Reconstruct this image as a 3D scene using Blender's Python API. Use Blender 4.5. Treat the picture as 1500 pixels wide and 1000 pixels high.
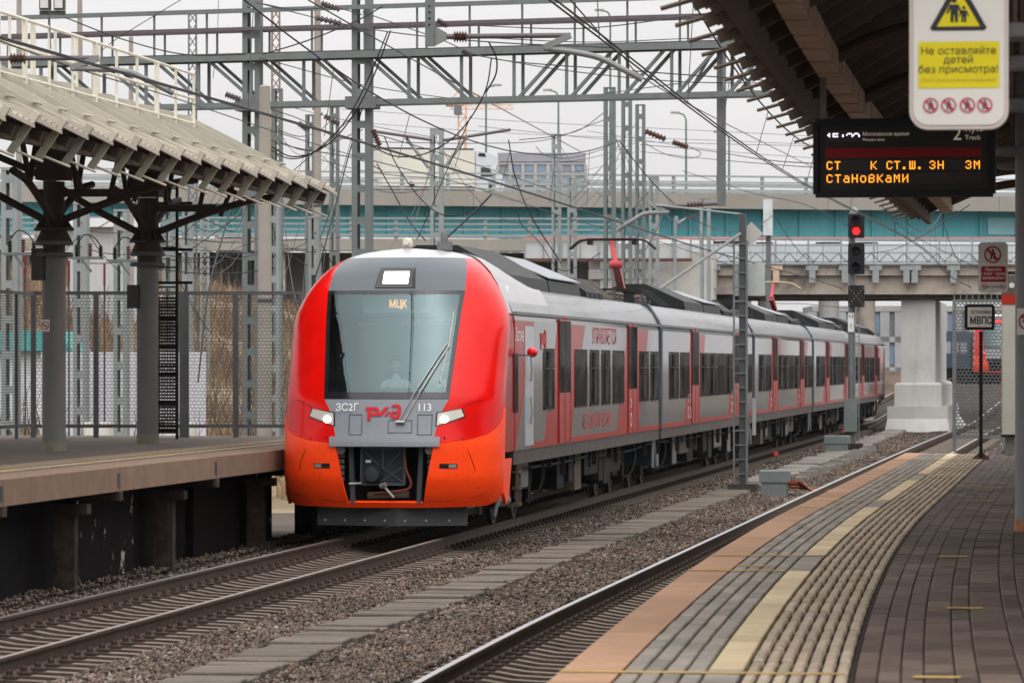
import bpy, math, random
import numpy as np
from mathutils import Vector, Matrix

S = bpy.context.scene
for o in list(bpy.data.objects):
    bpy.data.objects.remove(o)
COL = S.collection
R = math.radians
rnd = random.Random(7)

# ------------------------------------------------------------------ camera
# world: X right, Y along the rails away from the viewer, Z up, 0 = rail head
F = 6300.0                       # focal length in pixels of a 1500 px wide frame
YAW = math.atan((1595 - 750) / F)
CT, ST = math.cos(YAW), math.sin(YAW)
EYE = 2.75
cd = bpy.data.cameras.new('camera')
cam = bpy.data.objects.new('camera', cd)
COL.objects.link(cam)
cam.location = (0, 0, EYE)
cam.rotation_euler = (R(90), 0, YAW)
cd.sensor_width = 36.0
cd.lens = F / 1500 * 36
cd.shift_y = 32 / 1500
cd.clip_start = 0.5
cd.clip_end = 6000
cd.dof.use_dof = True
cd.dof.focus_distance = 68
cd.dof.aperture_fstop = 7.1
S.camera = cam

# ------------------------------------------------------------------ sky, sun, exposure
W = bpy.data.worlds.new('World')
S.world = W
W.use_nodes = True
nt = W.node_tree
nt.nodes.clear()
SUN_EL, SUN_AZ = R(58), R(165)    # azimuth measured clockwise from +Y
sk = nt.nodes.new('ShaderNodeTexSky')
sk.sky_type = 'NISHITA'
sk.sun_disc = False
sk.sun_elevation = SUN_EL
sk.sun_rotation = SUN_AZ
sk.dust_density = 6.0
sk.air_density = 1.0
sk.ozone_density = 1.0
hs = nt.nodes.new('ShaderNodeHueSaturation')
hs.inputs['Saturation'].default_value = 0.10
mx = nt.nodes.new('ShaderNodeMix')
mx.data_type = 'RGBA'
mx.inputs[0].default_value = 0.72
mx.inputs[7].default_value = (9.75, 9.55, 9.6, 1)     # even grey cloud layer
bg = nt.nodes.new('ShaderNodeBackground')
bg.inputs['Strength'].default_value = 0.115
ow = nt.nodes.new('ShaderNodeOutputWorld')
nt.links.new(sk.outputs[0], hs.inputs['Color'])
nt.links.new(hs.outputs[0], mx.inputs[6])
# overcast sky: brighter overhead than at the horizon, with faint cloud tone
tc = nt.nodes.new('ShaderNodeTexCoord')
sx = nt.nodes.new('ShaderNodeSeparateXYZ')
ml = nt.nodes.new('ShaderNodeMapRange')
ml.inputs[1].default_value = 0.0
ml.inputs[2].default_value = 1.0
ml.inputs[3].default_value = 0.88
ml.inputs[4].default_value = 2.9
cn = nt.nodes.new('ShaderNodeTexNoise')
cn.inputs['Scale'].default_value = 5.0
cn.inputs['Detail'].default_value = 5
cmap = nt.nodes.new('ShaderNodeMapping')
cmap.inputs['Scale'].default_value = (1, 1, 3)
cr_ = nt.nodes.new('ShaderNodeMapRange')
cr_.inputs[1].default_value = 0.3
cr_.inputs[2].default_value = 0.7
cr_.inputs[3].default_value = 0.93
cr_.inputs[4].default_value = 1.05
m1 = nt.nodes.new('ShaderNodeMath')
m1.operation = 'MULTIPLY'
vm = nt.nodes.new('ShaderNodeVectorMath')
vm.operation = 'SCALE'
nt.links.new(tc.outputs['Generated'], sx.inputs[0])
nt.links.new(sx.outputs['Z'], ml.inputs[0])
nt.links.new(tc.outputs['Generated'], cmap.inputs['Vector'])
nt.links.new(cmap.outputs[0], cn.inputs['Vector'])
nt.links.new(cn.outputs[0], cr_.inputs[0])
nt.links.new(ml.outputs[0], m1.inputs[0])
nt.links.new(cr_.outputs[0], m1.inputs[1])
nt.links.new(mx.outputs[2], vm.inputs[0])
nt.links.new(m1.outputs[0], vm.inputs['Scale'])
nt.links.new(vm.outputs[0], bg.inputs['Color'])
nt.links.new(bg.outputs[0], ow.inputs['Surface'])

sl = bpy.data.lights.new('sun', 'SUN')
sl.energy = 0.6
sl.angle = R(90)
sl.color = (1, 0.96, 0.90)
so = bpy.data.objects.new('sun', sl)
COL.objects.link(so)
sdir = Vector((math.sin(SUN_AZ) * math.cos(SUN_EL), math.cos(SUN_AZ) * math.cos(SUN_EL), math.sin(SUN_EL)))
so.rotation_euler = sdir.to_track_quat('Z', 'Y').to_euler()
so.location = (0, 0, 60)

vs = S.view_settings
vs.view_transform = 'Standard'
vs.look = 'None'
vs.exposure = 0.0
vs.gamma = 1.0
vs.use_curve_mapping = False
S.render.engine = 'CYCLES'
S.cycles.use_denoising = True
S.cycles.max_bounces = 6
S.cycles.transparent_max_bounces = 12

HAZE = .00003

# ------------------------------------------------------------------ helpers
def at(px, py, Z):
    """a point of the place seen at photo position px, py at depth Z"""
    lat = (px - 750) / F * Z
    return Vector((lat * CT - Z * ST, lat * ST + Z * CT, EYE + (532 - py) / F * Z))

def yx(px, X):
    """distance along the rails of something seen at px on the line x = X"""
    p = (px - 1595) * CT / X
    return (F / p + X * ST) / CT

def zx(px, py, X):
    p = (px - 1595) * CT / X
    return EYE + (532 - py) / p

MATS = {}

def mat(name, col, rough=.6, metal=0., var=.12, scale=2., col2=None, bump=0., bscale=30., spec=.14, coat=0.,
        emis=None, estr=0., stretch=(1, 1, 1), stain=None, stain_amt=.5, stain_scale=1., coords='pos'):
    if name in MATS:
        return MATS[name]
    m = bpy.data.materials.new(name)
    m.use_nodes = True
    t = m.node_tree
    N, L = t.nodes, t.links
    b = N['Principled BSDF']
    b.inputs['Roughness'].default_value = rough
    b.inputs['Metallic'].default_value = metal
    b.inputs['Specular IOR Level'].default_value = spec
    b.inputs['Coat Weight'].default_value = coat
    b.inputs['Coat Roughness'].default_value = .05
    g = N.new('ShaderNodeNewGeometry')
    mp = N.new('ShaderNodeMapping')
    mp.inputs['Scale'].default_value = stretch
    L.new(g.outputs['Position'], mp.inputs['Vector'])
    n = N.new('ShaderNodeTexNoise')
    n.inputs['Scale'].default_value = scale
    n.inputs['Detail'].default_value = 6
    n.inputs['Roughness'].default_value = .62
    L.new(mp.outputs[0], n.inputs['Vector'])
    r = N.new('ShaderNodeMapRange')
    r.inputs[1].default_value = .3
    r.inputs[2].default_value = .7
    L.new(n.outputs[0], r.inputs[0])
    mix = N.new('ShaderNodeMix')
    mix.data_type = 'RGBA'
    a = [max(0, c * (1 - var)) for c in col]
    z = col2 if col2 else [min(1, c * (1 + var)) for c in col]
    mix.inputs[6].default_value = (*a, 1)
    mix.inputs[7].default_value = (*z, 1)
    L.new(r.outputs[0], mix.inputs[0])
    out = mix.outputs[2]
    if stain:
        n2 = N.new('ShaderNodeTexNoise')
        n2.inputs['Scale'].default_value = stain_scale
        n2.inputs['Detail'].default_value = 8
        n2.inputs['Roughness'].default_value = .7
        L.new(mp.outputs[0], n2.inputs['Vector'])
        r2 = N.new('ShaderNodeMapRange')
        r2.inputs[1].default_value = .5
        r2.inputs[2].default_value = .68
        r2.inputs[4].default_value = stain_amt
        L.new(n2.outputs[0], r2.inputs[0])
        m2 = N.new('ShaderNodeMix')
        m2.data_type = 'RGBA'
        m2.inputs[7].default_value = (*stain, 1)
        L.new(r2.outputs[0], m2.inputs[0])
        L.new(out, m2.inputs[6])
        out = m2.outputs[2]
    L.new(out, b.inputs['Base Color'])
    if bump:
        nb = N.new('ShaderNodeTexNoise')
        nb.inputs['Scale'].default_value = bscale
        nb.inputs['Detail'].default_value = 4
        L.new(g.outputs['Position'], nb.inputs['Vector'])
        bp = N.new('ShaderNodeBump')
        bp.inputs['Strength'].default_value = bump
        bp.inputs['Distance'].default_value = .02
        L.new(nb.outputs[0], bp.inputs['Height'])
        L.new(bp.outputs[0], b.inputs['Normal'])
    if emis:
        b.inputs['Emission Color'].default_value = (*emis, 1)
        b.inputs['Emission Strength'].default_value = estr
    MATS[name] = m
    return m

def island_mat(name, cols, rough=.85, bump=0.):
    """each loose piece takes one of several colours"""
    m = bpy.data.materials.new(name)
    m.use_nodes = True
    N, L = m.node_tree.nodes, m.node_tree.links
    b = N['Principled BSDF']
    b.inputs['Roughness'].default_value = rough
    b.inputs['Specular IOR Level'].default_value = .08
    g = N.new('ShaderNodeNewGeometry')
    cr = N.new('ShaderNodeValToRGB')
    cr.color_ramp.interpolation = 'LINEAR'
    e = cr.color_ramp.elements
    while len(e) < len(cols):
        e.new(.5)
    for i, c in enumerate(cols):
        e[i].position = i / (len(cols) - 1)
        e[i].color = (*c, 1)
    L.new(g.outputs['Random Per Island'], cr.inputs[0])
    n = N.new('ShaderNodeTexNoise')
    n.inputs['Scale'].default_value = .35
    n.inputs['Detail'].default_value = 5
    L.new(g.outputs['Position'], n.inputs['Vector'])
    mr = N.new('ShaderNodeMapRange')
    mr.inputs[1].default_value = .3
    mr.inputs[2].default_value = .7
    mr.inputs[3].default_value = .62
    mr.inputs[4].default_value = 1.25
    L.new(n.outputs[0], mr.inputs[0])
    mu = N.new('ShaderNodeMix')
    mu.data_type = 'RGBA'
    mu.blend_type = 'MULTIPLY'
    mu.inputs[0].default_value = 1
    L.new(cr.outputs[0], mu.inputs[6])
    L.new(mr.outputs[0], mu.inputs[7])
    L.new(mu.outputs[2], b.inputs['Base Color'])
    MATS[name] = m
    return m

def obj_mat(name, cols, rough=.8, var=.25, scale=6., bump=.2, spec=.1):
    """colour picked per object, with grain"""
    m = mat(name, cols[0], rough, 0, var, scale, bump=bump, spec=spec)
    t = m.node_tree
    N, L = t.nodes, t.links
    oi = N.new('ShaderNodeObjectInfo')
    cr = N.new('ShaderNodeValToRGB')
    e = cr.color_ramp.elements
    while len(e) < len(cols):
        e.new(.5)
    for i, c in enumerate(cols):
        e[i].position = i / (len(cols) - 1)
        e[i].color = (*c, 1)
    L.new(oi.outputs['Random'], cr.inputs[0])
    b = N['Principled BSDF']
    src = b.inputs['Base Color'].links[0].from_socket
    mixn = src.node
    mixn.inputs[6].default_value = (1 - var, 1 - var, 1 - var, 1)
    mixn.inputs[7].default_value = (1 + var, 1 + var, 1 + var, 1)
    mu = N.new('ShaderNodeMix')
    mu.data_type = 'RGBA'
    mu.blend_type = 'MULTIPLY'
    mu.inputs[0].default_value = 1
    L.new(cr.outputs[0], mu.inputs[6])
    L.new(src, mu.inputs[7])
    L.new(mu.outputs[2], b.inputs['Base Color'])
    return m

def tint(m, lo=.82, hi=1.15):
    """let every object that shares a material differ a little in tone"""
    N, L = m.node_tree.nodes, m.node_tree.links
    b = N['Principled BSDF']
    src = b.inputs['Base Color'].links[0].from_socket
    oi = N.new('ShaderNodeObjectInfo')
    mr = N.new('ShaderNodeMapRange')
    mr.inputs[3].default_value = lo
    mr.inputs[4].default_value = hi
    L.new(oi.outputs['Random'], mr.inputs[0])
    mu = N.new('ShaderNodeMix')
    mu.data_type = 'RGBA'
    mu.blend_type = 'MULTIPLY'
    mu.inputs[0].default_value = 1
    L.new(src, mu.inputs[6])
    L.new(mr.outputs[0], mu.inputs[7])
    L.new(mu.outputs[2], b.inputs['Base Color'])
    return m

LOC = {}                        # world position of every parent

def meta(o, label=None, cat=None, group=None, kind=None):
    if label:
        o['label'] = label
    if cat:
        o['category'] = cat
    if group:
        o['group'] = group
    if kind:
        o['kind'] = kind
    return o

def thing(name, label, cat, loc=(0, 0, 0), group=None, rotz=0., kind=None):
    o = bpy.data.objects.new(name, None)
    o.empty_display_size = .2
    o.location = loc
    o.rotation_euler = (0, 0, rotz)
    COL.objects.link(o)
    LOC[o] = Vector(loc)
    return meta(o, label, cat, group, kind)

def link(name, me, parent=None, loc=(0, 0, 0), rot=(0, 0, 0), scale=(1, 1, 1)):
    o = bpy.data.objects.new(name, me)
    o.location = loc
    o.rotation_euler = rot
    o.scale = scale
    COL.objects.link(o)
    o.parent = parent
    return o

class MB:
    def __init__(s):
        s.v = []
        s.f = []

    def add(s, vs_, fs_):
        n = len(s.v)
        s.v += [tuple(p) for p in vs_]
        s.f += [tuple(i + n for i in f) for f in fs_]
        return s

    def box(s, x0, x1, y0, y1, z0, z1):
        return s.add([(x0, y0, z0), (x1, y0, z0), (x1, y1, z0), (x0, y1, z0), (x0, y0, z1), (x1, y0, z1), (x1, y1, z1), (x0, y1, z1)],
                     [(0, 3, 2, 1), (4, 5, 6, 7), (0, 1, 5, 4), (1, 2, 6, 5), (2, 3, 7, 6), (3, 0, 4, 7)])

    def cbox(s, x0, x1, y0, y1, z0, z1, b):
        """box with chamfered upper edges"""
        v = []
        for z, k in ((z0, 0), (z1 - b, 0), (z1, b)):
            v += [(x0 + k, y0 + k, z), (x1 - k, y0 + k, z), (x1 - k, y1 - k, z), (x0 + k, y1 - k, z)]
        f = [(0, 3, 2, 1), (8, 9, 10, 11)]
        for q in (0, 4):
            for i in range(4):
                j = (i + 1) % 4
                f.append((q + i, q + j, q + 4 + j, q + 4 + i))
        return s.add(v, f)

    def bar(s, a, b, w, h=None, up=(0, 0, 1)):
        """square bar from a to b"""
        a, b = Vector(a), Vector(b)
        h = h or w
        d = (b - a).normalized()
        u = Vector(up)
        if abs(d.dot(u)) > .98:
            u = Vector((0, 1, 0))
        x = d.cross(u).normalized()
        y = x.cross(d).normalized()
        v = []
        for p in (a, b):
            for i, j in ((-1, -1), (1, -1), (1, 1), (-1, 1)):
                v.append(p + x * (i * w / 2) + y * (j * h / 2))
        return s.add(v, [(0, 3, 2, 1), (4, 5, 6, 7), (0, 1, 5, 4), (1, 2, 6, 5), (2, 3, 7, 6), (3, 0, 4, 7)])

    def tube(s, pts, r, n=8, caps=True):
        pts = [Vector(p) for p in pts]
        rs = r if isinstance(r, (list, tuple)) else [r] * len(pts)
        n0 = len(s.v)
        prev = None
        for i, p in enumerate(pts):
            d = (pts[min(i + 1, len(pts) - 1)] - pts[max(i - 1, 0)]).normalized()
            u = prev if prev is not None else (Vector((0, 0, 1)) if abs(d.z) < .9 else Vector((0, 1, 0)))
            x = d.cross(u)
            if x.length < 1e-6:
                x = d.cross(Vector((1, 0, .1)))
            x.normalize()
            y = x.cross(d).normalized()
            prev = y
            for k in range(n):
                a = 2 * math.pi * k / n
                s.v.append(tuple(p + (x * math.cos(a) + y * math.sin(a)) * rs[i]))
        for i in range(len(pts) - 1):
            for k in range(n):
                k2 = (k + 1) % n
                s.f.append((n0 + i * n + k, n0 + i * n + k2, n0 + (i + 1) * n + k2, n0 + (i + 1) * n + k))
        if caps:
            s.f.append(tuple(n0 + k for k in range(n))[::-1])
            e = n0 + (len(pts) - 1) * n
            s.f.append(tuple(e + k for k in range(n)))
        return s

    def lathe(s, prof, c=(0, 0, 0), n=16, axis='z'):
        """prof: (radius, height) pairs"""
        n0 = len(s.v)
        for r, h in prof:
            for k in range(n):
                a = 2 * math.pi * k / n
                q = (r * math.cos(a), r * math.sin(a), h)
                if axis == 'y':
                    q = (q[0], h, q[1])
                elif axis == 'x':
                    q = (h, q[0], q[1])
                s.v.append((c[0] + q[0], c[1] + q[1], c[2] + q[2]))
        for i in range(len(prof) - 1):
            for k in range(n):
                k2 = (k + 1) % n
                s.f.append((n0 + i * n + k, n0 + i * n + k2, n0 + (i + 1) * n + k2, n0 + (i + 1) * n + k))
        s.f.append(tuple(n0 + k for k in range(n))[::-1])
        e = n0 + (len(prof) - 1) * n
        s.f.append(tuple(e + k for k in range(n)))
        return s

    def prism(s, poly, o, ex, ey, ez, depth):
        """2D polygon in the plane o + ex, ey pushed along ez"""
        o, ex, ey, ez = Vector(o), Vector(ex), Vector(ey), Vector(ez)
        n = len(poly)
        v = [o + ex * a + ey * b for a, b in poly] + [o + ex * a + ey * b + ez * depth for a, b in poly]
        f = [tuple(range(n))[::-1], tuple(range(n, 2 * n))]
        f += [(i, (i + 1) % n, n + (i + 1) % n, n + i) for i in range(n)]
        return s.add(v, f)

    def grid(s, rows):
        n0 = len(s.v)
        m = len(rows[0])
        for r in rows:
            s.v += [tuple(p) for p in r]
        for i in range(len(rows) - 1):
            for j in range(m - 1):
                s.f.append((n0 + i * m + j, n0 + i * m + j + 1, n0 + (i + 1) * m + j + 1, n0 + (i + 1) * m + j))
        return s

    def mesh(s, name, m, smooth=False, off=(0, 0, 0)):
        me = bpy.data.meshes.new(name)
        ox, oy, oz = off
        me.from_pydata([(x - ox, y - oy, z - oz) for x, y, z in s.v], [], s.f)
        if m:
            me.materials.append(m)
        if smooth:
            me.polygons.foreach_set('use_smooth', [True] * len(me.polygons))
            try:
                me.set_sharp_from_angle(angle=R(38))
            except Exception:
                pass
        me.update()
        return me

    def build(s, name, m, parent=None, smooth=False, local=False):
        off = (0, 0, 0)
        if parent is not None and not local:
            off = LOC.get(parent, Vector((0, 0, 0)))
        o = link(name, s.mesh(name, m, smooth, off), parent)
        LOC[o] = Vector(off)
        return o

def curve_pts(pts, n=8):
    """Catmull-Rom through the points"""
    pts = [Vector(p) for p in pts]
    if len(pts) == 2:
        return pts
    q = [pts[0] * 2 - pts[1]] + pts + [pts[-1] * 2 - pts[-2]]
    out = []
    for i in range(1, len(q) - 2):
        a, b, c, d = q[i - 1:i + 3]
        for k in range(n):
            t = k / n
            out.append(.5 * ((2 * b) + (c - a) * t + (2 * a - 5 * b + 4 * c - d) * t * t + (3 * b - a - 3 * c + d) * t ** 3))
    out.append(pts[-1])
    return out

def sag_pts(a, b, sag, n=14):
    a, b = Vector(a), Vector(b)
    return [a.lerp(b, i / n) - Vector((0, 0, sag * 4 * (i / n) * (1 - i / n))) for i in range(n + 1)]

def text(body, size, m, parent, o, ex, ey, name='lettering', align='CENTER', sx=1., off=0., spacing=1., ey_shift=0.):
    """flat lettering laid at o with directions ex, ey"""
    c = bpy.data.curves.new('txt', 'FONT')
    c.body = body
    c.size = size
    c.align_x = align
    c.align_y = 'CENTER'
    c.offset = off
    c.space_character = spacing
    c.resolution_u = 3
    ob = bpy.data.objects.new('txt', c)
    COL.objects.link(ob)
    bpy.context.view_layer.update()
    me0 = ob.evaluated_get(bpy.context.evaluated_depsgraph_get()).to_mesh()
    vv = [v.co.copy() for v in me0.vertices]
    ff = [tuple(p.vertices) for p in me0.polygons]
    bpy.data.objects.remove(ob)
    bpy.data.curves.remove(c)
    o, ex, ey = Vector(o), Vector(ex), Vector(ey)
    b = MB()
    b.add([o + ex * (v.x * sx) + ey * v.y for v in vv], ff)
    return b.build(name, m, parent)

def copy_tree(o, parent=None):
    c = o.copy()
    COL.objects.link(c)
    c.parent = parent
    for ch in list(o.children):
        copy_tree(ch, c)
    return c
# ------------------------------------------------------------------ materials
M_earth = mat('earth', (0.08976, 0.07392, 0.06072), .95, var=.35, scale=.6, bump=.6, bscale=9, stain=(0.05808, 0.0528, 0.04224), stain_scale=.25)
M_ballast_bed = mat('ballast_bed', (0.0396, 0.03168, 0.0264), .95, var=.4, scale=9, bump=.9, bscale=14)
M_stone = island_mat('ballast_stone', [(0.05824, 0.04592, 0.03808), (0.168, 0.121, 0.09408), (0.03808, 0.0336, 0.03024), (0.1344, 0.1131, 0.0952), (0.196, 0.1266, 0.09296), (0.084, 0.07056, 0.05936), (0.2352, 0.196, 0.1658), (0.06496, 0.04816, 0.03808)])
M_sleeper = mat('sleeper_concrete', (0.1426, 0.1135, 0.08976), .9, var=.22, scale=5, col2=(0.1954, 0.1637, 0.132), bump=.3, bscale=40, stain=(0.08448, 0.06336, 0.04752), stain_amt=.6, stain_scale=2.5)
M_rail = mat('rail_rust', (0.072, 0.048, 0.0336), .65, metal=.35, var=.25, scale=6, stain=(0.12, 0.078, 0.054), stain_scale=3)
M_railtop = mat('rail_polished', (.40, .385, .39), .36, metal=1., var=.08, scale=3)
M_railtop_dull = mat('rail_dull_top', (.26, .22, .19), .5, metal=.5, var=.12, scale=3)
M_clip = mat('clip_rust', (0.045, 0.0312, 0.0252), .75, metal=.2, var=.3, scale=20)
M_wood = mat('old_boards', (0.1267, 0.1077, 0.0887), .9, var=.3, scale=3, stretch=(1, 6, 1), bump=.4, bscale=25, stain=(0.09504, 0.08237, 0.07286), stain_scale=1.4)
M_slab = mat('pale_slab', (0.1837, 0.1679, 0.1489), .9, var=.18, scale=3, bump=.3, bscale=30, stain=(0.152, 0.1394, 0.1267), stain_scale=1)
M_conc = mat('concrete', (0.416, 0.4, 0.376), .9, var=.12, scale=1.2, bump=.15, bscale=12, stain=(0.272, 0.248, 0.224), stain_scale=.5)
M_conc_white = mat('whitewashed_concrete', (0.4264, 0.4182, 0.4018), .9, var=.06, scale=1.5, bump=.1, stain=(0.2952, 0.2788, 0.2542), stain_scale=.7, stain_amt=.75, stretch=(1, 1, .35))
M_conc_old = mat('weathered_concrete', (0.368, 0.32, 0.272), .92, var=.2, scale=.8, bump=.3, stain=(0.096, 0.08, 0.072), stain_scale=.55, stain_amt=.85)
M_edge = mat('edge_slab', (0.3036, 0.1783, 0.1089), .85, var=.12, scale=2.2, bump=.2, stain=(0.2244, 0.1452, 0.099), stain_scale=2)
M_edge_left = mat('edge_slab_left', (0.2006, 0.1346, 0.09504), .85, var=.14, scale=2.2, bump=.2, stain=(0.1584, 0.1109, 0.08448), stain_scale=1.2)
M_joint = mat('dark_joint', (0.0228, 0.0144, 0.012), .95, var=.3, scale=8)
M_sett = obj_mat('grey_sett', [(0.1822, 0.1639, 0.1384), (0.2186, 0.1968, 0.1675), (0.1604, 0.1457, 0.1239), (0.204, 0.1786, 0.1493), (0.2404, 0.2077, 0.1713)], .8)
M_sett_far = island_mat('grey_sett_far', [(0.1822, 0.1639, 0.1384), (0.2186, 0.1968, 0.1675), (0.1604, 0.1457, 0.1239), (0.2404, 0.2077, 0.1713)])
M_ypaint = mat('yellow_tile', (.46, .36, .215), .8, var=.12, scale=3, col2=(.50, .405, .26), stain=(.30, .245, .17), stain_scale=3, stain_amt=.65)
M_tact = obj_mat('tactile_tile', [(0.2768, 0.2186, 0.1566), (0.3206, 0.2586, 0.1895), (0.2477, 0.1968, 0.1457), (0.3061, 0.255, 0.1968)], .8)
M_tact_far = island_mat('tactile_tile_far', [(0.2768, 0.2186, 0.1566), (0.3206, 0.2586, 0.1895), (0.2477, 0.1968, 0.1457), (0.3061, 0.255, 0.1968)])
M_paver = obj_mat('brown_paver', [(0.0756, 0.0504, 0.04032), (0.1008, 0.07056, 0.05544), (0.06048, 0.04133, 0.03427), (0.09274, 0.06854, 0.05443), (0.121, 0.09072, 0.07258)], .7, spec=.12)
M_paver_far = island_mat('brown_paver_far', [(0.0756, 0.0504, 0.04032), (0.1008, 0.07056, 0.05544), (0.06048, 0.04133, 0.03427), (0.121, 0.09072, 0.07258)], .62)
M_paver_sheet = mat('paving', (0.131, 0.1008, 0.08568), .75, var=.3, scale=4, bump=.3, bscale=8)
M_paver_left = mat('paving_left', (0.1056, 0.08448, 0.06864), .8, var=.25, scale=2, bump=.3, bscale=10, stain=(0.08976, 0.07392, 0.06336), stain_scale=.8)
M_yline = mat('yellow_line', (0.372, 0.252, 0.084), .8, var=.2, scale=8, stain=(0.15, 0.102, 0.06), stain_scale=5, stain_amt=.8)
M_black = mat('black_bitumen', (.006, .0055, .0055), .85, var=.5, scale=3, bump=.4, spec=.08)
M_black_peel = mat('peeling_bitumen', (.007, .0065, .0065), .85, spec=.08, var=.4, scale=4, bump=.4, stain=(.45, .42, .38), stain_scale=2.6, stain_amt=.9)
t_ = M_black_peel.node_tree
for n_ in t_.nodes:
    if n_.type == 'MAP_RANGE' and abs(n_.inputs[2].default_value - .68) < .001:
        n_.inputs[1].default_value = .60
        n_.inputs[2].default_value = .63
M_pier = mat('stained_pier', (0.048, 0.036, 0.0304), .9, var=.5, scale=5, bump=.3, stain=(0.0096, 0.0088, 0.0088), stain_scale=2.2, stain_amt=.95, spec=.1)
M_steel_gal = mat('galvanised_green_grey', (0.148, 0.168, 0.164), .6, metal=.1, var=.14, scale=3, stain=(0.104, 0.12, 0.116), stain_scale=1.5)
M_steel_pale = mat('pale_galvanised', (0.248, 0.276, 0.272), .6, metal=.1, var=.12, scale=3, stain=(0.176, 0.196, 0.192), stain_scale=1.5)
M_steel_dark = mat('dark_grey_steel', (0.072, 0.076, 0.076), .55, metal=.4, var=.15, scale=4)
M_steel_mid = mat('mid_grey_steel', (0.136, 0.144, 0.144), .6, metal=.15, var=.15, scale=4)
M_paintgrey = mat('grey_paint', (0.104, 0.104, 0.104), .5, var=.1, scale=2)
M_colgrey = mat('column_grey', (0.148, 0.148, 0.148), .5, var=.08, scale=1.5, stain=(0.152, 0.148, 0.14), stain_scale=1.)
M_colbrown = mat('column_brown', (0.052, 0.0384, 0.0304), .6, var=.12, scale=2)
M_brownsteel = mat('brown_steel', (0.092, 0.064, 0.048), .6, var=.15, scale=2)
M_roofbeige = mat('beige_sheet', (0.4241, 0.3852, 0.3216), .6, var=.08, scale=1.2, stain=(0.3181, 0.2969, 0.2544), stain_scale=.9, stain_amt=.5)
M_roofbeige2 = mat('beige_fin', (0.3534, 0.3357, 0.2757), .6, var=.1, scale=2)
M_underside = mat('deck_underside', (0.16, 0.116, 0.084), .65, var=.2, scale=1.5)
M_wire = mat('wire', (.045, .045, .048), .55, metal=.5, var=.2, scale=5)
M_wire_thin = mat('thin_wire', (.10, .10, .11), .55, metal=.5, var=.2, scale=5)
M_cable = mat('black_cable', (.015, .015, .017), .5, var=.2, scale=5)
M_insul = mat('brown_insulator', (.10, .055, .045), .25, var=.2, scale=5)
M_tubegal = mat('cantilever_tube', (.20, .205, .205), .55, metal=.2, var=.12, scale=4)
M_tubedark = mat('dark_tube', (.12, .10, .11), .55, metal=.2, var=.12, scale=4)

for m_ in (M_edge, M_edge_left, M_ypaint, M_wood, M_slab, M_sleeper, M_roofbeige, M_roofbeige2):
    tint(m_, .84, 1.14)

# ------------------------------------------------------------------ ground
XT1, XT2 = -10.88, -5.08
g = MB()
rows = []
for i in range(0, 61):
    Y = -30 + i * 6 if i < 50 else 270 + (i - 50) ** 2 * 28
    r = []
    for j in range(0, 61):
        X = -240 + j * 8
        z = -.45
        if Y > 200 and X > -60:
            z += min(1.6, (Y - 200) * .017)         # the line climbs beyond the bridge
        r.append((X, Y, z))
    rows.append(r)
g.grid(rows)
meta(g.build('ground', M_earth), 'brown earth and gravel under the railway yard', 'ground', kind='structure')

def c2(Y):
    return .00073 * (50 - Y) ** 2 if Y < 50 else (.00004 * (Y - 80) ** 2 if Y > 80 else 0.)

def rise(Y):
    return 0. if Y < 205 else min(1.65, (Y - 205) * .018)

nr = np.random.default_rng(3)
b = MB()
rows = []
for Y in np.concatenate([np.arange(15, 125, .6), np.arange(125, 300, 5)]):
    r = []
    for X in np.arange(-13.7, -2.6, .3):
        near = min(abs(X - XT1), abs(X - XT2 - c2(Y)))
        z = -.275 + (.045 if 1.4 < near < 2.2 else 0) + nr.normal(0, .012) + rise(Y)
        if X < -13.2:
            z += .04
        r.append((X, Y, z))
    rows.append(r)
b.grid(rows)
meta(b.build('ballast_bed', M_ballast_bed, smooth=True), 'crushed stone bed carrying both railway tracks', 'track bed', kind='structure')

def stones(n, xr, yr, zf, size, seed, skip=None):
    q = np.random.default_rng(seed)
    u = q.random(n)
    y0, y1 = yr
    Y = 1 / (1 / y0 + u * (1 / y1 - 1 / y0))          # thicker near the viewer
    X = xr[0] + q.random(n) * (xr[1] - xr[0])
    if skip is not None:
        k = skip(X, Y)
        X, Y = X[k], Y[k]
        n = len(X)
    s = size * (.55 + .9 * q.random(n) ** 1.5)
    base = np.array([(1, 0, 0), (-1, 0, 0), (0, 1, 0), (0, -1, 0), (0, 0, 1), (0, 0, -1)], float)
    v = base[None] * s[:, None, None] * (.55 + .7 * q.random((n, 6, 1)))
    v += q.normal(0, .22, (n, 6, 3)) * s[:, None, None]
    a = q.random(n) * 6.283
    t = q.normal(0, .7, n)
    ca, sa, ctt, stt = np.cos(a), np.sin(a), np.cos(t), np.sin(t)
    x, y, z = v[..., 0], v[..., 1], v[..., 2] * .8
    y, z = y * ctt[:, None] - z * stt[:, None], y * stt[:, None] + z * ctt[:, None]
    x, y = x * ca[:, None] - y * sa[:, None], x * sa[:, None] + y * ca[:, None]
    Z = zf(X, Y) + q.normal(0, .012, n)
    return np.stack([x + X[:, None], y + Y[:, None], z + Z[:, None]], -1)

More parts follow.
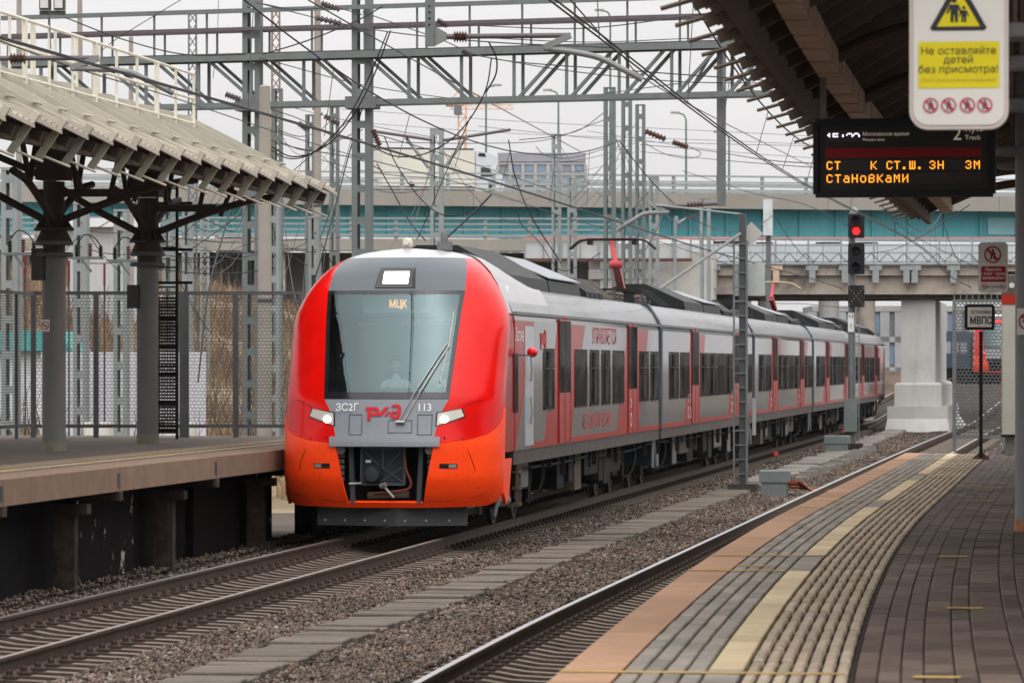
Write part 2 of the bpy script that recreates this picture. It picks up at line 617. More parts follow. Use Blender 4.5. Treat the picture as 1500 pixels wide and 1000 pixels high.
def stone_mesh(name, chunks, m):
    v = np.concatenate(chunks).astype(np.float32)
    n = len(v)
    fb = np.array([(0, 2, 4), (2, 1, 4), (1, 3, 4), (3, 0, 4), (2, 0, 5), (1, 2, 5), (3, 1, 5), (0, 3, 5)])
    f = (fb[None] + (np.arange(n) * 6)[:, None, None]).reshape(-1)
    me = bpy.data.meshes.new(name)
    me.vertices.add(n * 6)
    me.vertices.foreach_set('co', v.reshape(-1))
    me.loops.add(len(f))
    me.loops.foreach_set('vertex_index', f.astype(np.int32))
    me.polygons.add(len(f) // 3)
    me.polygons.foreach_set('loop_start', np.arange(0, len(f), 3, dtype=np.int32))
    me.polygons.foreach_set('loop_total', np.full(len(f) // 3, 3, np.int32))
    me.update(calc_edges=True)
    me.materials.append(m)
    return link(name, me)

SP = .543
def crib(X, Y):
    """between sleepers only"""
    return np.abs((Y / SP) % 1 - .5) < .24
fl = lambda z: (lambda X, Y: np.full(len(X), z))
ch = [
    stones(24000, (-13.6, -12.2), (26, 150), lambda X, Y: -.235 + np.where(X < -13.0, .05, 0), .030, 1),
    stones(32000, (-9.56, -8.42), (26, 170), fl(-.22), .029, 2),
    stones(38000, (-7.72, -6.40), (26, 170), fl(-.22), .029, 3),
    stones(9000, (-12.2, -9.56), (26, 68), fl(-.305), .030, 4, crib),
    stones(8000, (-6.42, -3.6), (28, 75), fl(-.305), .030, 5, crib),
    stones(6000, (-9.4, -6.4), (92, 185), fl(-.225), .05, 6),
    stones(5000, (-6.4, -2.0), (82, 200), fl(-.24), .05, 7),
]
meta(stone_mesh('gravel', ch, M_stone), 'grey and pinkish crushed stone ballast around the tracks', 'gravel', kind='stuff')

# ------------------------------------------------------------------ tracks
RAILP = [(-.075, -.18), (-.075, -.168), (-.012, -.145), (-.009, -.045), (-.036, -.034), (-.037, -.008), (-.028, 0), (.028, 0),
         (.037, -.008), (.036, -.034), (.009, -.045), (.012, -.145), (.075, -.168), (.075, -.18)]

def rail(parent, xf, ys, top):
    b = MB()
    n = len(RAILP)
    for Y in ys:
        b.v += [(xf(Y) + a, Y, h + rise(Y)) for a, h in RAILP]
    for i in range(len(ys) - 1):
        for k in range(n):
            k2 = (k + 1) % n
            b.f.append((i * n + k, i * n + k2, (i + 1) * n + k2, (i + 1) * n + k))
    b.f.append(tuple(range(n))[::-1])
    o = b.build('rail', M_rail, parent)
    t = MB()
    t.grid([[(xf(Y) + a, Y, .0025 + rise(Y)) for a in (-.034, .034)] for Y in ys])
    t.build('running_surface', top, o)
    return o

sb = MB()
prof = [(-1.35, -.235, .09), (-1.28, -.205, .10), (-1.0, -.192, .105), (-.6, -.188, .105), (-.38, -.225, .095), (-.12, -.24, .09), (.12, -.24, .09), (.38, -.225, .095),
        (.6, -.188, .105), (1.0, -.192, .105), (1.28, -.205, .10), (1.35, -.235, .09)]
for u, zt, w in prof:
    sb.v += [(u, -w - .045, -.40), (u, -w, zt), (u, w, zt), (u, w + .045, -.40)]
for i in range(len(prof) - 1):
    for k in range(3):
        sb.f.append((i * 4 + k, i * 4 + k + 1, i * 4 + 5 + k, i * 4 + 4 + k))
sb.f += [(0, 1, 2, 3), (44, 47, 46, 45)]
ME_SLEEPER = sb.mesh('sleeper', M_sleeper)
ME_SLEEPER.materials.append(mat('sleeper_side_shade', (.055, .040, .031), .95, var=.4, scale=6))  # darker colour on the steep faces paints in the shade between sleepers
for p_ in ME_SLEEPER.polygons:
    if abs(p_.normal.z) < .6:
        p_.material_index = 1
cb = MB()
for s_ in (-1, 1):
    cb.cbox(min(s_ * .05, s_ * .19), max(s_ * .05, s_ * .19), -.075, .075, -.19, -.15, .012)
    cb.lathe([(.034, -.15), (.034, -.118), (.024, -.10), (.0, -.098)], (s_ * .115, 0, 0), 7)
ME_CLIP = cb.mesh('rail_fastener', M_clip)

def track(label, xc, xf, ys, tops, y0, n_obj, y_far):
    t = thing('railway_track', label, 'railway track', (0, 0, 0), kind='structure')
    rail(t, lambda Y: xc - .797 + xf(Y), ys, tops[0])
    rail(t, lambda Y: xc + .797 + xf(Y), ys, tops[1])
    far_s, far_c = MB(), MB()
    i0 = int(y0 / SP)
    for i in range(i0, int(y_far / SP)):
        Y = i * SP
        x = xc + xf(Y) + rnd.uniform(-.012, .012)
        if i - i0 < n_obj:
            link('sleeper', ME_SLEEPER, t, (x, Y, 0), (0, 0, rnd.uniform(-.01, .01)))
            for s_ in (-1, 1):
                if i - i0 < 100:
                    link('rail_fastener', ME_CLIP, t, (xc + s_ * .797 + xf(Y), Y, 0))
        else:
            far_s.box(x - 1.35, x + 1.35, Y - .12, Y + .12, -.38, -.195 + 0 * Y)
        if i - i0 >= 100:
            for s_ in (-1, 1):
                far_c.box(xc + s_ * .797 + xf(Y) - .18, xc + s_ * .797 + xf(Y) + .18, Y - .06, Y + .06, -.2, -.12)
    meta(far_s.build('far_sleepers', M_sleeper, t), kind='stuff')
    meta(far_c.build('far_fasteners', M_clip, t), kind='stuff')
    return t

track('railway track under the red train, beside the left platform', XT1, lambda Y: 0., [15, 120, 205, 260, 320], (M_railtop, M_railtop_dull), 30, 110, 196)
ys2 = [15 + 2.5 * i for i in range(15)] + [55, 80] + [90 + 10 * i for i in range(12)] + [240, 320]
track('railway track with a polished rail along the tiled platform edge', XT2, c2, ys2, (M_railtop, M_railtop), 33, 90, 200)
# a third line that curves away behind the bridge
t3 = thing('railway_track', 'distant railway track curving away beneath the bridge behind the mesh fence', 'railway track', kind='structure')
def xf3(Y):
    return 1.2 - .004 * (Y - 150) + .00022 * max(0, Y - 205) ** 2 * 0
for s_ in (-.797, .797):
    rail(t3, lambda Y, s_=s_: -1.0 + s_ + .0001 * (Y - 90) ** 2 * .3, [92 + 8 * i for i in range(30)], M_railtop_dull)

# ------------------------------------------------------------------ plank walkway between the tracks
wk = thing('walkway', 'long walkway of weathered cross planks laid on the ballast between the tracks', 'walkway', (-8.07, 30, -.2))
y = 30.2
pm = []
for w_ in (.34, .5, .66):
    q = MB()
    q.cbox(-.38, .38, 0, w_, -.12, .035, .012)
    pm.append((w_, q.mesh('plank', M_wood)))
i = 0
while y < 98.5:
    w_, me = rnd.choice(pm)
    link('plank', me, wk, (rnd.uniform(-.035, .035), y - 30, rnd.uniform(-.012, .03)), (rnd.uniform(-.012, .012), rnd.uniform(-.012, .012), rnd.uniform(-.02, .02)))
    y += w_ + rnd.choice((.012, .012, .03))
wk2 = thing('walkway', 'pale concrete slab path between the tracks, running from the mast towards the signal', 'walkway', (-8.1, 104, -.2))
y = 104
q = MB()
q.cbox(-.42, .42, 0, 1.15, -.1, .05, .02)
me = q.mesh('paving_slab', M_slab)
while y < 186:
    if not 143 < y < 147:
        link('paving_slab', me, wk2, (rnd.uniform(-.05, .05) - .012 * (y - 104) * .2, y - 104, rnd.uniform(-.02, .03)), (rnd.uniform(-.02, .02), rnd.uniform(-.02, .02), rnd.uniform(-.03, .03)))
    y += 1.2
# pale rubble lumps beside the slab path
rb = thing('rubble_row', 'row of broken pale concrete lumps along the slab path', 'rubble', (-7.5, 108, -.2), kind='stuff')
q = MB()
for i in range(70):
    yy = 108 + i * .55
    q.box(-7.35 - .003 * (yy - 108) + rnd.uniform(-.1, .1), -7.1 + rnd.uniform(-.1, .08), yy, yy + rnd.uniform(.2, .4), -.25, -.2 + rnd.uniform(.05, .2))
q.build('lumps', M_slab, rb)

# ------------------------------------------------------------------ right platform
ZP = 1.10
def xe(Y):
    return -3.33 + c2(Y)
Y0P, Y1P = 14., 79.6
plat = thing('platform', 'brick paved right platform with orange edge slabs, yellow strip and tactile tiles', 'platform', (0, 0, 0), kind='structure')
ysp = [Y0P + i * 2.05 for i in range(33)]
ysp[-1] = Y1P
def strip(d0, d1, z0, z1, m, name, parent, ys=ysp):
    q = MB()
    q.grid([[(xe(Y) + d0, Y, z0), (xe(Y) + d0, Y, z1), (xe(Y) + d1, Y, z1), (xe(Y) + d1, Y, z0)] for Y in ys])
    n = len(ys) * 4
    q.f += [(0, 1, 2, 3), (n - 1, n - 2, n - 3, n - 4)]
    return q.build(name, m, parent)
strip(.02, 9.0, .72, 1.062, M_joint, 'deck', plat)
strip(.45, 8.9, -.4, .72, M_conc_old, 'platform_wall', plat)
for Y in range(18, 78, 4):
    q = MB()
    q.box(xe(Y) + .2, xe(Y) + .46, Y - .2, Y + .2, -.4, .74)
    q.build('support_pier', M_conc_old, plat)
for i in range(len(ysp) - 1):
    a, c = ysp[i], ysp[i + 1] - .012
    q = MB()
    xa, xc = xe(a), xe(c)
    v = [(xa - .03, a, .80), (xc - .03, c, .80), (xc + .305, c, .80), (xa + .305, a, .80)]
    v += [(p[0], p[1], ZP - .012) for p in v] + [(xa - .018, a, ZP), (xc - .018, c, ZP), (xc + .305, c, ZP), (xa + .305, a, ZP)]
    q.add(v, [(0, 1, 2, 3), (8, 11, 10, 9)] + [(k + j, k + (j + 1) % 4, k + 4 + (j + 1) % 4, k + 4 + j)[::-1] for k in (0, 4) for j in range(4)])
    q.build('edge_slab', M_edge, plat)

def tile_rows(name, rows_, lng, gap, m, mfar, top, n_obj, y0=Y0P + 5, y1=Y1P - .1, stagger=True, bev=.008):
    """rows_: (d, width). nearest pieces become objects, the rest one mesh"""
    cells = []
    for ri, (d, w_) in enumerate(rows_):
        Y = y0 + (lng / 2 if stagger and ri % 2 else 0)
        while Y + lng < y1:
            cells.append((Y, d, w_))
            Y += lng + gap
    cells.sort()
    far = MB()
    meshes = {}
    k = 0
    for Y, d, w_ in cells:
        if k < n_obj and Y > 20.5:
            k += 1
            if w_ not in meshes:
                q = MB()
                q.cbox(0, w_, 0, lng, -.05, 0, bev)
                meshes[w_] = q.mesh(name, m)
            sl_ = math.atan((c2(Y + .3) - c2(Y)) / .3)
            link(name, meshes[w_], plat, (xe(Y) + d, Y, top + rnd.uniform(-.003, .003)), (rnd.uniform(-.004, .004), rnd.uniform(-.006, .006), -sl_))
        else:
            e0, e1 = xe(Y), xe(Y + lng)
            zt = top + rnd.uniform(-.003, .003)
            far.add([(e0 + d, Y, zt - .04), (e0 + d + w_, Y, zt - .04), (e1 + d + w_, Y + lng, zt - .04), (e1 + d, Y + lng, zt - .04),
                     (e0 + d, Y, zt), (e0 + d + w_, Y, zt), (e1 + d + w_, Y + lng, zt), (e1 + d, Y + lng, zt)],
                    [(4, 5, 6, 7), (0, 1, 5, 4), (1, 2, 6, 5), (2, 3, 7, 6), (3, 0, 4, 7)])
    if far.v:
        meta(far.build('far_' + name + 's', mfar, plat), kind='stuff')

tile_rows('sett', [(.318 + .112 * i, .098) for i in range(4)], .62, .03, M_sett, M_sett_far, ZP, 290)
# painted yellow strip, worn away over some stretches
q = MB()
q.cbox(0, .185, 0, .58, -.05, 0, .006)
me_y = q.mesh('yellow_tile', M_ypaint)
q = MB()
q.cbox(0, .185, 0, .58, -.05, 0, .006)
me_g = q.mesh('sett', M_sett)
Y = 20.2
while Y < 79:
    p = F / (Y * CT + 3 * ST)
    py = 532 + 1.65 * p
    bare = 812 < py < 838 or 733 < py < 744 or 694 < py < 704 or 978 < py < 1010
    link('sett' if bare else 'yellow_tile', me_g if bare else me_y, plat, (xe(Y) + .77, Y, ZP + rnd.uniform(-.002, .002)), (0, 0, -math.atan((c2(Y + .5) - c2(Y)) / .5)))
    Y += .585
tile_rows('tactile_tile', [(.98 + .0805 * i, .061) for i in range(7)], .78, .20, M_tact, M_tact_far, ZP + .006, 297, stagger=False, bev=.012)
wd = [.115, .115, .115, .16, .115, .22, .115, .115, .115, .16, .115, .115, .115, .22]
rows_ = []
d = 1.565
for w_ in wd:
    rows_.append((d, w_))
    d += w_ + .007
tile_rows('paver', rows_, .60, .035, M_paver, M_paver_far, ZP - .002, 300)
strip(d, 8.99, 1.07, ZP - .004, M_paver_sheet, 'paving', plat)
strip(1.535, 1.558, 1.06, ZP - .014, M_joint, 'drain_line', plat)
for py, d0, d1 in ((984, .0, 1.5), (836, 0, .76), (814, .02, .95), (743, 0, .8), (733, .02, .95), (703, .35, 1.5), (694, 0, .9), (674, 0, 1.0), (829, .34, .6)):
    Z = 1.65 * F / (py - 532)
    Y = (Z - 3 * ST) / CT
    q = MB()
    q.box(xe(Y) + d0 - .015, xe(Y) + d1, Y, Y + .09, ZP + .004, ZP + .008)
    q.build('painted_line', M_yline, plat)
for px, py, w_ in ((1412, 892, .24), (1396, 816, .24), (1436, 734, .3), (1448, 715, .3), (1372, 994, .25), (1420, 712, .3)):
    Z = 1.652 * F / (py - 532)
    pt = at(px, py, Z)
    q = MB()
    q.box(pt.x - w_ / 2, pt.x + w_ / 2, pt.y, pt.y + .12, ZP + .004, ZP + .0075)
    q.build('painted_mark', M_yline, plat)

# ------------------------------------------------------------------ left platform
ZL = 1.37
XL = -12.75
pl = thing('platform', 'left platform with brown concrete edge above a black tarred wall', 'platform', (0, 0, 0), kind='structure')
q = MB()
q.box(-26, XL - .02, 18, 80.5, 1.10, ZL - .02)
q.build('deck', M_conc_old, pl)
q = MB()
q.box(-26, XL - .72, 18, 80.5, ZL - .02, ZL)
q.build('paving', M_paver_left, pl)
jy = [43.4, 49.7, 55.9, 62.3, 68.6, 74.9, 80.4]
jy = [30.8, 37.1] + jy
for i in range(len(jy) - 1):
    q = MB()
    a, c = jy[i] + .012, jy[i + 1] - .012
    q.box(XL - .7, XL, a, c, 1.055, ZL + .003)
    q.build('edge_slab', M_edge_left, pl)
    q = MB()
    q.box(XL + .001, XL + .012, a - .16, a - .03, 1.12, 1.30)
    q.build('joint_plate', M_steel_dark, pl)
    q = MB()
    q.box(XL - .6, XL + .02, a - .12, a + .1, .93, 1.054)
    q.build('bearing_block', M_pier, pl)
Y = 31.
q = MB()
q.cbox(0, .5, 0, .98, -.01, .012, .004)
me_t = q.mesh('tactile_tile', mat('left_tactile', (0.216, 0.162, 0.108), .85, var=.3, scale=6, bump=.5, bscale=30))
q = MB()
q.cbox(0, .2, 0, .98, -.01, .010, .004)
me_y2 = q.mesh('yellow_tile', mat('left_yellow', (0.3, 0.228, 0.132), .85, var=.25, scale=3, stain=(0.18, 0.15, 0.12), stain_scale=1))
while Y < 80:
    link('tactile_tile', me_t, pl, (XL - 1.75, Y, ZL))
    link('yellow_tile', me_y2, pl, (XL - 1.1, Y, ZL))
    Y += 1.0
# black wall set back beneath the deck, stained piers in front
def wallpiece(a, c, m, x=-13.45, z1=1.098, parent=pl):
    q = MB()
    q.box(x - .3, x, a, c, -.5, z1)
    q.build('tarred_wall', m, parent)
yy = [30.5, 37, 43, 48, 52.5, 55.8, 59.3, 63.4, 66.8, 70.3]
for i in range(len(yy) - 1):
    wallpiece(yy[i], yy[i + 1] - .03, M_black_peel if i in (5, 8) else M_black, x=-13.45 + (i % 2) * .12)
wallpiece(72.6, 80.4, M_black, x=-13.2)
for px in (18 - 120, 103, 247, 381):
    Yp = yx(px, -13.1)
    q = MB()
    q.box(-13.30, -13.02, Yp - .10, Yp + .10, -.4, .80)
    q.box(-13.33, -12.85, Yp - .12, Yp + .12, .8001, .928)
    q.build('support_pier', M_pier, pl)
q = MB()
q.box(-14.6, -14.3, 70.35, 72.5, -.5, .35)
q.build('pale_block', M_conc, pl)
# ------------------------------------------------------------------ the red train
M_red = mat('train_red', (.62, .003, .0015), .2, spec=.2, var=.10, scale=2.5, coat=.07, stain=(.45, .006, .004), stain_amt=.3, stain_scale=6)
M_red_side = mat('train_red_side', (.31, .007, .005), .2, spec=.06, var=.12, scale=1.5, stain=(.25, .010, .008), stain_scale=1.2)
M_orange = mat('train_orange', (1.0, .060, .004), .4, var=.06, scale=2.5, coat=.08, spec=.2, stain=(.72, .040, .006), stain_amt=.4, stain_scale=7)
M_hood = mat('train_hood_grey', (0.2125, 0.2295, 0.255), .42, var=.06, scale=1, spec=.3)
M_upper = mat('train_upper_grey', (0.06375, 0.08075, 0.0935), .35, var=.08, scale=1, spec=.35)
M_silver = mat('train_silver', (.105, .106, .109), .10, spec=.32, var=.16, scale=1.2, stretch=(1, 1, .35), stain=(.095, .095, .098), stain_scale=.9)
M_roofw = mat('train_roof_silver', (0.216, 0.2203, 0.229), .3, metal=.2, var=.10, scale=1.2, coat=.2, stretch=(1, .4, 1), stain=(0.1296, 0.1296, 0.1339), stain_scale=1.1, stain_amt=.6)
M_domew = mat('train_dome', (0.3672, 0.3672, 0.3723), .3, var=.05, scale=1.2, coat=.3)
M_blackgloss = mat('black_gloss', (.012, .012, .014), .15, var=.2, scale=2, coat=.5)
M_dark = mat('underframe_dark', (.012, .0115, .011), .8, spec=.15, var=.5, scale=3, stain=(.03, .026, .023), stain_scale=1.5)
M_under_lt = mat('underframe_box_grey', (0.136, 0.1318, 0.1232), .6, var=.15, scale=2, stain=(0.1275, 0.119, 0.1105), stain_scale=1)
M_under_br = mat('underframe_brown', (.085, .062, .045), .7, var=.2, scale=2)
M_solebar = mat('solebar', (0.06375, 0.0527, 0.0442), .5, metal=.1, var=.3, scale=1.5, stretch=(1, 2.5, 1))
M_roofbox = mat('roof_box', (0.0156, 0.018, 0.0174), .5, var=.15, scale=1.5)
M_rooflid = mat('roof_lid', (0.252, 0.264, 0.282), .45, var=.1, scale=1.5)
M_roofbrown = mat('roof_resistor', (0.114, 0.105, 0.084), .6, var=.15, scale=2)
M_gang = mat('gangway_blue', (.035, .05, .065), .5, var=.2, scale=3)
M_white = mat('white_letter', (.80, .80, .80), .5, var=.03, scale=2)
M_redletter = mat('red_letter', (.50, .02, .03), .4, var=.05, scale=2)
M_lamp = mat('lit_lamp', (.9, .9, .9), .3, emis=(1, .99, .98), estr=9)
M_head = mat('lit_headlight', (.9, .9, .85), .3, emis=(1, .95, .85), estr=7)
M_led = mat('amber_led', (.9, .4, .05), .4, emis=(1, .33, .02), estr=2.2)
M_led_soft = mat('amber_led_soft', (.9, .5, .2), .4, emis=(1, .45, .12), estr=1.6)
M_redlamp = mat('red_lamp', (.8, .02, .03), .3, emis=(1, .012, .012), estr=3)
M_chrome = mat('wiper_chrome', (.30, .29, .27), .4, metal=.4, var=.1, scale=6)
M_cabin = mat('cab_interior', (.74, .80, .80), .7, var=.1, scale=1.5)
M_cabdark = mat('cab_dark', (.03, .035, .04), .7, var=.2, scale=1.5)

def glass(name, tint, refl, rough=.02, gloss=(1, 1, 1)):
    m = bpy.data.materials.new(name)
    m.use_nodes = True
    N, L = m.node_tree.nodes, m.node_tree.links
    N.clear()
    o = N.new('ShaderNodeOutputMaterial')
    t = N.new('ShaderNodeBsdfTransparent')
    t.inputs[0].default_value = (*tint, 1)
    gl = N.new('ShaderNodeBsdfGlossy')
    gl.inputs['Roughness'].default_value = rough
    gl.inputs['Color'].default_value = (*gloss, 1)
    mx_ = N.new('ShaderNodeMixShader')
    lw = N.new('ShaderNodeLayerWeight')
    lw.inputs[0].default_value = .28
    mr = N.new('ShaderNodeMapRange')
    mr.inputs[3].default_value = refl
    mr.inputs[4].default_value = 1.
    L.new(lw.outputs['Fresnel'], mr.inputs[0])
    L.new(mr.outputs[0], mx_.inputs[0])
    L.new(t.outputs[0], mx_.inputs[1])
    L.new(gl.outputs[0], mx_.inputs[2])
    L.new(mx_.outputs[0], o.inputs[0])
    MATS[name] = m
    return m
M_glass = glass('windscreen_glass', (.50, .60, .61), .05, gloss=(.72, .95, 1))
M_lampglass = glass('lamp_glass', (.82, .83, .82), .10)
def dark_glass(name, col, refl, rough):
    m = bpy.data.materials.new(name)
    m.use_nodes = True
    N, L = m.node_tree.nodes, m.node_tree.links
    N.clear()
    o = N.new('ShaderNodeOutputMaterial')
    d = N.new('ShaderNodeBsdfDiffuse')
    g_ = N.new('ShaderNodeNewGeometry')
    n = N.new('ShaderNodeTexNoise')
    n.inputs['Scale'].default_value = 1.3
    L.new(g_.outputs['Position'], n.inputs['Vector'])
    cr = N.new('ShaderNodeValToRGB')
    cr.color_ramp.elements[0].position = .35
    cr.color_ramp.elements[0].color = (*[c * .4 for c in col], 1)
    cr.color_ramp.elements[1].position = .68
    cr.color_ramp.elements[1].color = (*[c * 3.2 for c in col], 1)
    L.new(n.outputs[0], cr.inputs[0])
    L.new(cr.outputs[0], d.inputs[0])
    gl = N.new('ShaderNodeBsdfGlossy')
    gl.inputs['Roughness'].default_value = rough
    mx_ = N.new('ShaderNodeMixShader')
    mx_.inputs[0].default_value = refl
    L.new(d.outputs[0], mx_.inputs[1])
    L.new(gl.outputs[0], mx_.inputs[2])
    L.new(mx_.outputs[0], o.inputs[0])
    MATS[name] = m
    return m
M_sideglass = dark_glass('side_window_glass', (.012, .0115, .011), .10, .05)

WZ = [(.4, 1.62), (.5, 1.66), (.75, 1.72), (1.0, 1.74), (3.3, 1.74), (3.5, 1.715), (3.65, 1.665), (3.8, 1.60), (4.0, 1.49), (4.2, 1.34), (4.35, 1.18), (4.45, 1.02), (4.53, .80), (4.58, .52), (4.6, .2)]
SZ = [(.4, .30), (.5, .22), (.7, .09), (.95, 0), (1.5, 0.), (1.7, .05), (2.2, .15), (2.5, .29), (3.0, .54), (3.5, .80), (3.9, 1.03), (4.2, 1.32), (4.35, 1.55), (4.45, 1.8), (4.53, 2.05), (4.58, 2.25), (4.6, 2.4)]
def fw(z): return float(np.interp(z, [a for a, b in WZ], [b for a, b in WZ]))
def fs(z): return float(np.interp(z, [a for a, b in SZ], [b for a, b in SZ]))
NE, ND = 2.5, 1.12
def cw(z): return float(np.interp(z, [.5, 1.5, 1.62, 2.0, 2.2, 3.9, 4.2, 4.4, 4.5], [.6, .78, .78, .88, .99, 1.10, 1.07, 1.0, .84]))
def phi_u(u, z):
    return math.asin(min(1, (abs(u) / fw(z)) ** (NE / 2)))
def NSF(phi, z):
    """point of the nose skin: (u, s, z)"""
    sg = 1 if phi >= 0 else -1
    a = abs(phi)
    ext = 0.
    if a > math.pi / 2:
        ext = (a - math.pi / 2) * 1.0
        a = math.pi / 2
    w = fw(z)
    return Vector((sg * w * math.sin(a) ** (2 / NE), fs(z) + ND * (1 - max(0, math.cos(a)) ** (2 / NE)) + ext, z))
def NN(phi, z):
    e = .01
    p = NSF(phi, z)
    q = NSF(phi + e, z) - p
    r = NSF(phi, z + e) - p
    n = q.cross(r)
    if n.length < 1e-9:
        return Vector((0, -1, 0))
    n.normalize()
    if n.y > .2 or (abs(n.y) <= .2 and n.x * (1 if phi >= 0 else -1) < 0):
        n = -n
    return n
HP = math.pi / 2

def nose_patch(org, name, m, fn, na, nb, parent, off=0., smooth=True, fz=1, thick=0.):
    q = MB()
    rows = []
    for i in range(nb + 1):
        r = []
        for j in range(na + 1):
            ph, z = fn(j / na, i / nb)
            p = NSF(ph, z)
            if off:
                p = p + NN(ph, z) * off
            r.append((org[0] + fz * p.x, org[1] + fz * p.y, org[2] + p.z))
        rows.append(r)
    q.grid(rows)
    if thick:
        back = []
        for i in range(nb + 1):
            r = []
            for j in range(na + 1):
                ph, z = fn(j / na, i / nb)
                p = NSF(ph, z) + NN(ph, z) * (off - thick)
                r.append((org[0] + fz * p.x, org[1] + fz * p.y, org[2] + p.z))
            back.append(r)
        n0 = len(q.v)
        q.grid(back)
        w = na + 1
        rim = [j for j in range(w)] + [i * w + na for i in range(1, nb + 1)] + [nb * w + j for j in range(na - 1, -1, -1)] + [i * w for i in range(nb - 1, 0, -1)]
        for k in range(len(rim)):
            a, c = rim[k], rim[(k + 1) % len(rim)]
            q.f.append((a, c, n0 + c, n0 + a))
    return q.build(name, m, parent, smooth=smooth)

def build_nose(org, car, fz=1, detail=True, lit=True):
    lp = lambda a, b, t: a + (b - a) * t
    ztop = lambda a: float(np.interp(a, [0, .3, .6, .85, 1], [1.5, 1.555, 1.66, 1.82, 2.06]))
    zbot = lambda a: float(np.interp(a, [0, .6, .85, 1], [.505, .525, .60, .72]))
    P = lambda *a, **k: nose_patch(org, *a, fz=fz, **k)
    for s in (1, -1):
        # orange mask
        P('bumper_mask', M_orange, lambda a, b, s=s: ((lambda z: (s * lp(phi_u(np.interp(z, [.5, 1.5], [.585, .78]), z), HP, a), z))(lp(zbot(a), ztop(a), b))), 16, 14, car, off=.012, thick=.05)
        # red cheek
        P('side_cheek', M_red, lambda a, b, s=s: ((lambda z: (s * lp(phi_u(cw(z), z), HP, a), z))(lp(ztop(a) + .008, 4.44 - .0 * a, b))), 18, 40, car)
        # straight red side behind the cheek
        P('cheek_return', M_red_side, lambda a, b, s=s: ((lambda z: (s * (HP + a * max(.02, (2.42 - fs(z) - ND))), z))(lp(1.345, 3.62, b))), 3, 24, car, off=-.004)
        # lower orange flap reaching back along the side
        q = MB()
        pts = [(1.05, 1.24), (1.95, 1.24), (1.62, .62), (1.3, .52), (1.05, .70)]
        q.prism(pts, (org[0] + fz * s * 1.70, org[1], org[2]), (0, fz, 0), (0, 0, 1), (fz * s, 0, 0), .05)
        q.build('mask_flap', M_orange, car)
    P('hood_panel', M_hood, lambda a, b: ((lambda z: (lp(-phi_u(cw(z), z), phi_u(cw(z), z), a), z))(lp(1.60, 2.19, b))), 18, 8, car)
    P('upper_panel', M_upper, lambda a, b: ((lambda z: (lp(-phi_u(cw(z), z), phi_u(cw(z), z), a), z))(lp(3.9, 4.44, b))), 18, 10, car)
    P('brow', M_domew, lambda a, b: ((lambda z: (lp(-HP, HP, a), z))(lp(4.44, 4.6, b))), 24, 6, car)
    # bumper lip
    P('bumper_lip', M_hood, lambda a, b: ((lambda z: (lp(-phi_u(.86, z), phi_u(.86, z), a), z))(lp(1.455, 1.598, b))), 16, 4, car, off=.05, thick=.12)
    # windscreen and its frame
    g0, g1 = 2.30, 3.84
    gw = lambda z: cw(z) - .065
    P('windscreen', M_glass, lambda a, b: ((lambda z: (lp(-phi_u(gw(z), z), phi_u(gw(z), z), a), z))(lp(g0, g1, b))), 20, 16, car, off=.002)
    P('windscreen_frame', M_blackgloss, lambda a, b: ((lambda z: (lp(-phi_u(cw(z), z), phi_u(cw(z), z), a), z))(lp(2.195, g0, b))), 18, 2, car, off=.004)
    P('windscreen_frame', M_blackgloss, lambda a, b: ((lambda z: (lp(-phi_u(cw(z), z), phi_u(cw(z), z), a), z))(lp(g1, 3.9, b))), 18, 2, car, off=.004)
    for s in (1, -1):
        P('windscreen_frame', M_blackgloss, lambda a, b, s=s: ((lambda z: (s * lp(phi_u(gw(z), z), phi_u(cw(z), z), a), z))(lp(g0, g1, b))), 2, 14, car, off=.004)
    # high lamp
    q = P('lamp_housing', M_blackgloss, lambda a, b: ((lambda z: (lp(-phi_u(np.interp(z, [3.95, 4.25], [.33, .28]), z), phi_u(np.interp(z, [3.95, 4.25], [.33, .28]), z), a), z))(lp(3.94, 4.26, b))), 6, 4, car, off=.012)
    P('high_lamp', M_lamp if lit else M_redlamp, lambda a, b: ((lambda z: (lp(-phi_u(.2, z), phi_u(.2, z), a), z))(lp(4.0, 4.19, b))), 6, 4, car, off=.02)
    # headlamps
    for s in (1, -1):
        def quad(a, b, k=0.):
            u0, z0 = .79 + k, 1.765 + k * .8
            corners = [(.79 + k, 1.765 + k * .7), (1.24 - k, 1.91 + k * .6), (1.19 - k, 2.05 - k * .6), (.80 + k, 1.985 - k * .7)]
            (ua, za), (ub, zb), (uc, zc), (ud, zd) = corners
            u = lp(lp(ua, ub, a), lp(ud, uc, a), b)
            z = lp(lp(za, zb, a), lp(zd, zc, a), b)
            return s * phi_u(u, z), z
        P('headlamp_bezel', M_blackgloss, lambda a, b: quad(a, b), 6, 4, car, off=.010)
        P('headlamp_reflector', mat('reflector', (.52, .50, .45), .35, metal=.1), lambda a, b: quad(a, b, .022), 6, 4, car, off=.014)
        P('headlamp_bulb', M_head if lit else M_redlamp, lambda a, b: ((lambda u, z: (s * phi_u(u, z), z))(.92 + .062 * math.cos(a * 6.2832) * b, 1.875 + .056 * math.sin(a * 6.2832) * b)), 16, 3, car, off=.022)
    # orange bottom bar, coupler bay
    P('bottom_bar', M_orange, lambda a, b: ((lambda z: (lp(-phi_u(.585, z), phi_u(.585, z), a), z))(lp(.505, .585, b))), 10, 2, car, off=.012, thick=.05)
    if not detail:
        return
    ox, oy, oz = org
    q = MB()
    q.box(ox - .95, ox + .95, oy + .85, oy + .9, oz + .45, oz + 1.6)
    q.box(ox - .6, ox + .6, oy + .3, oy + .849, oz + .52, oz + .55)
    q.box(ox - 1.0, ox - .951, oy + .3, oy + .9, oz + .6, oz + 1.6)
    q.box(ox + .951, ox + 1.0, oy + .3, oy + .9, oz + .6, oz + 1.6)
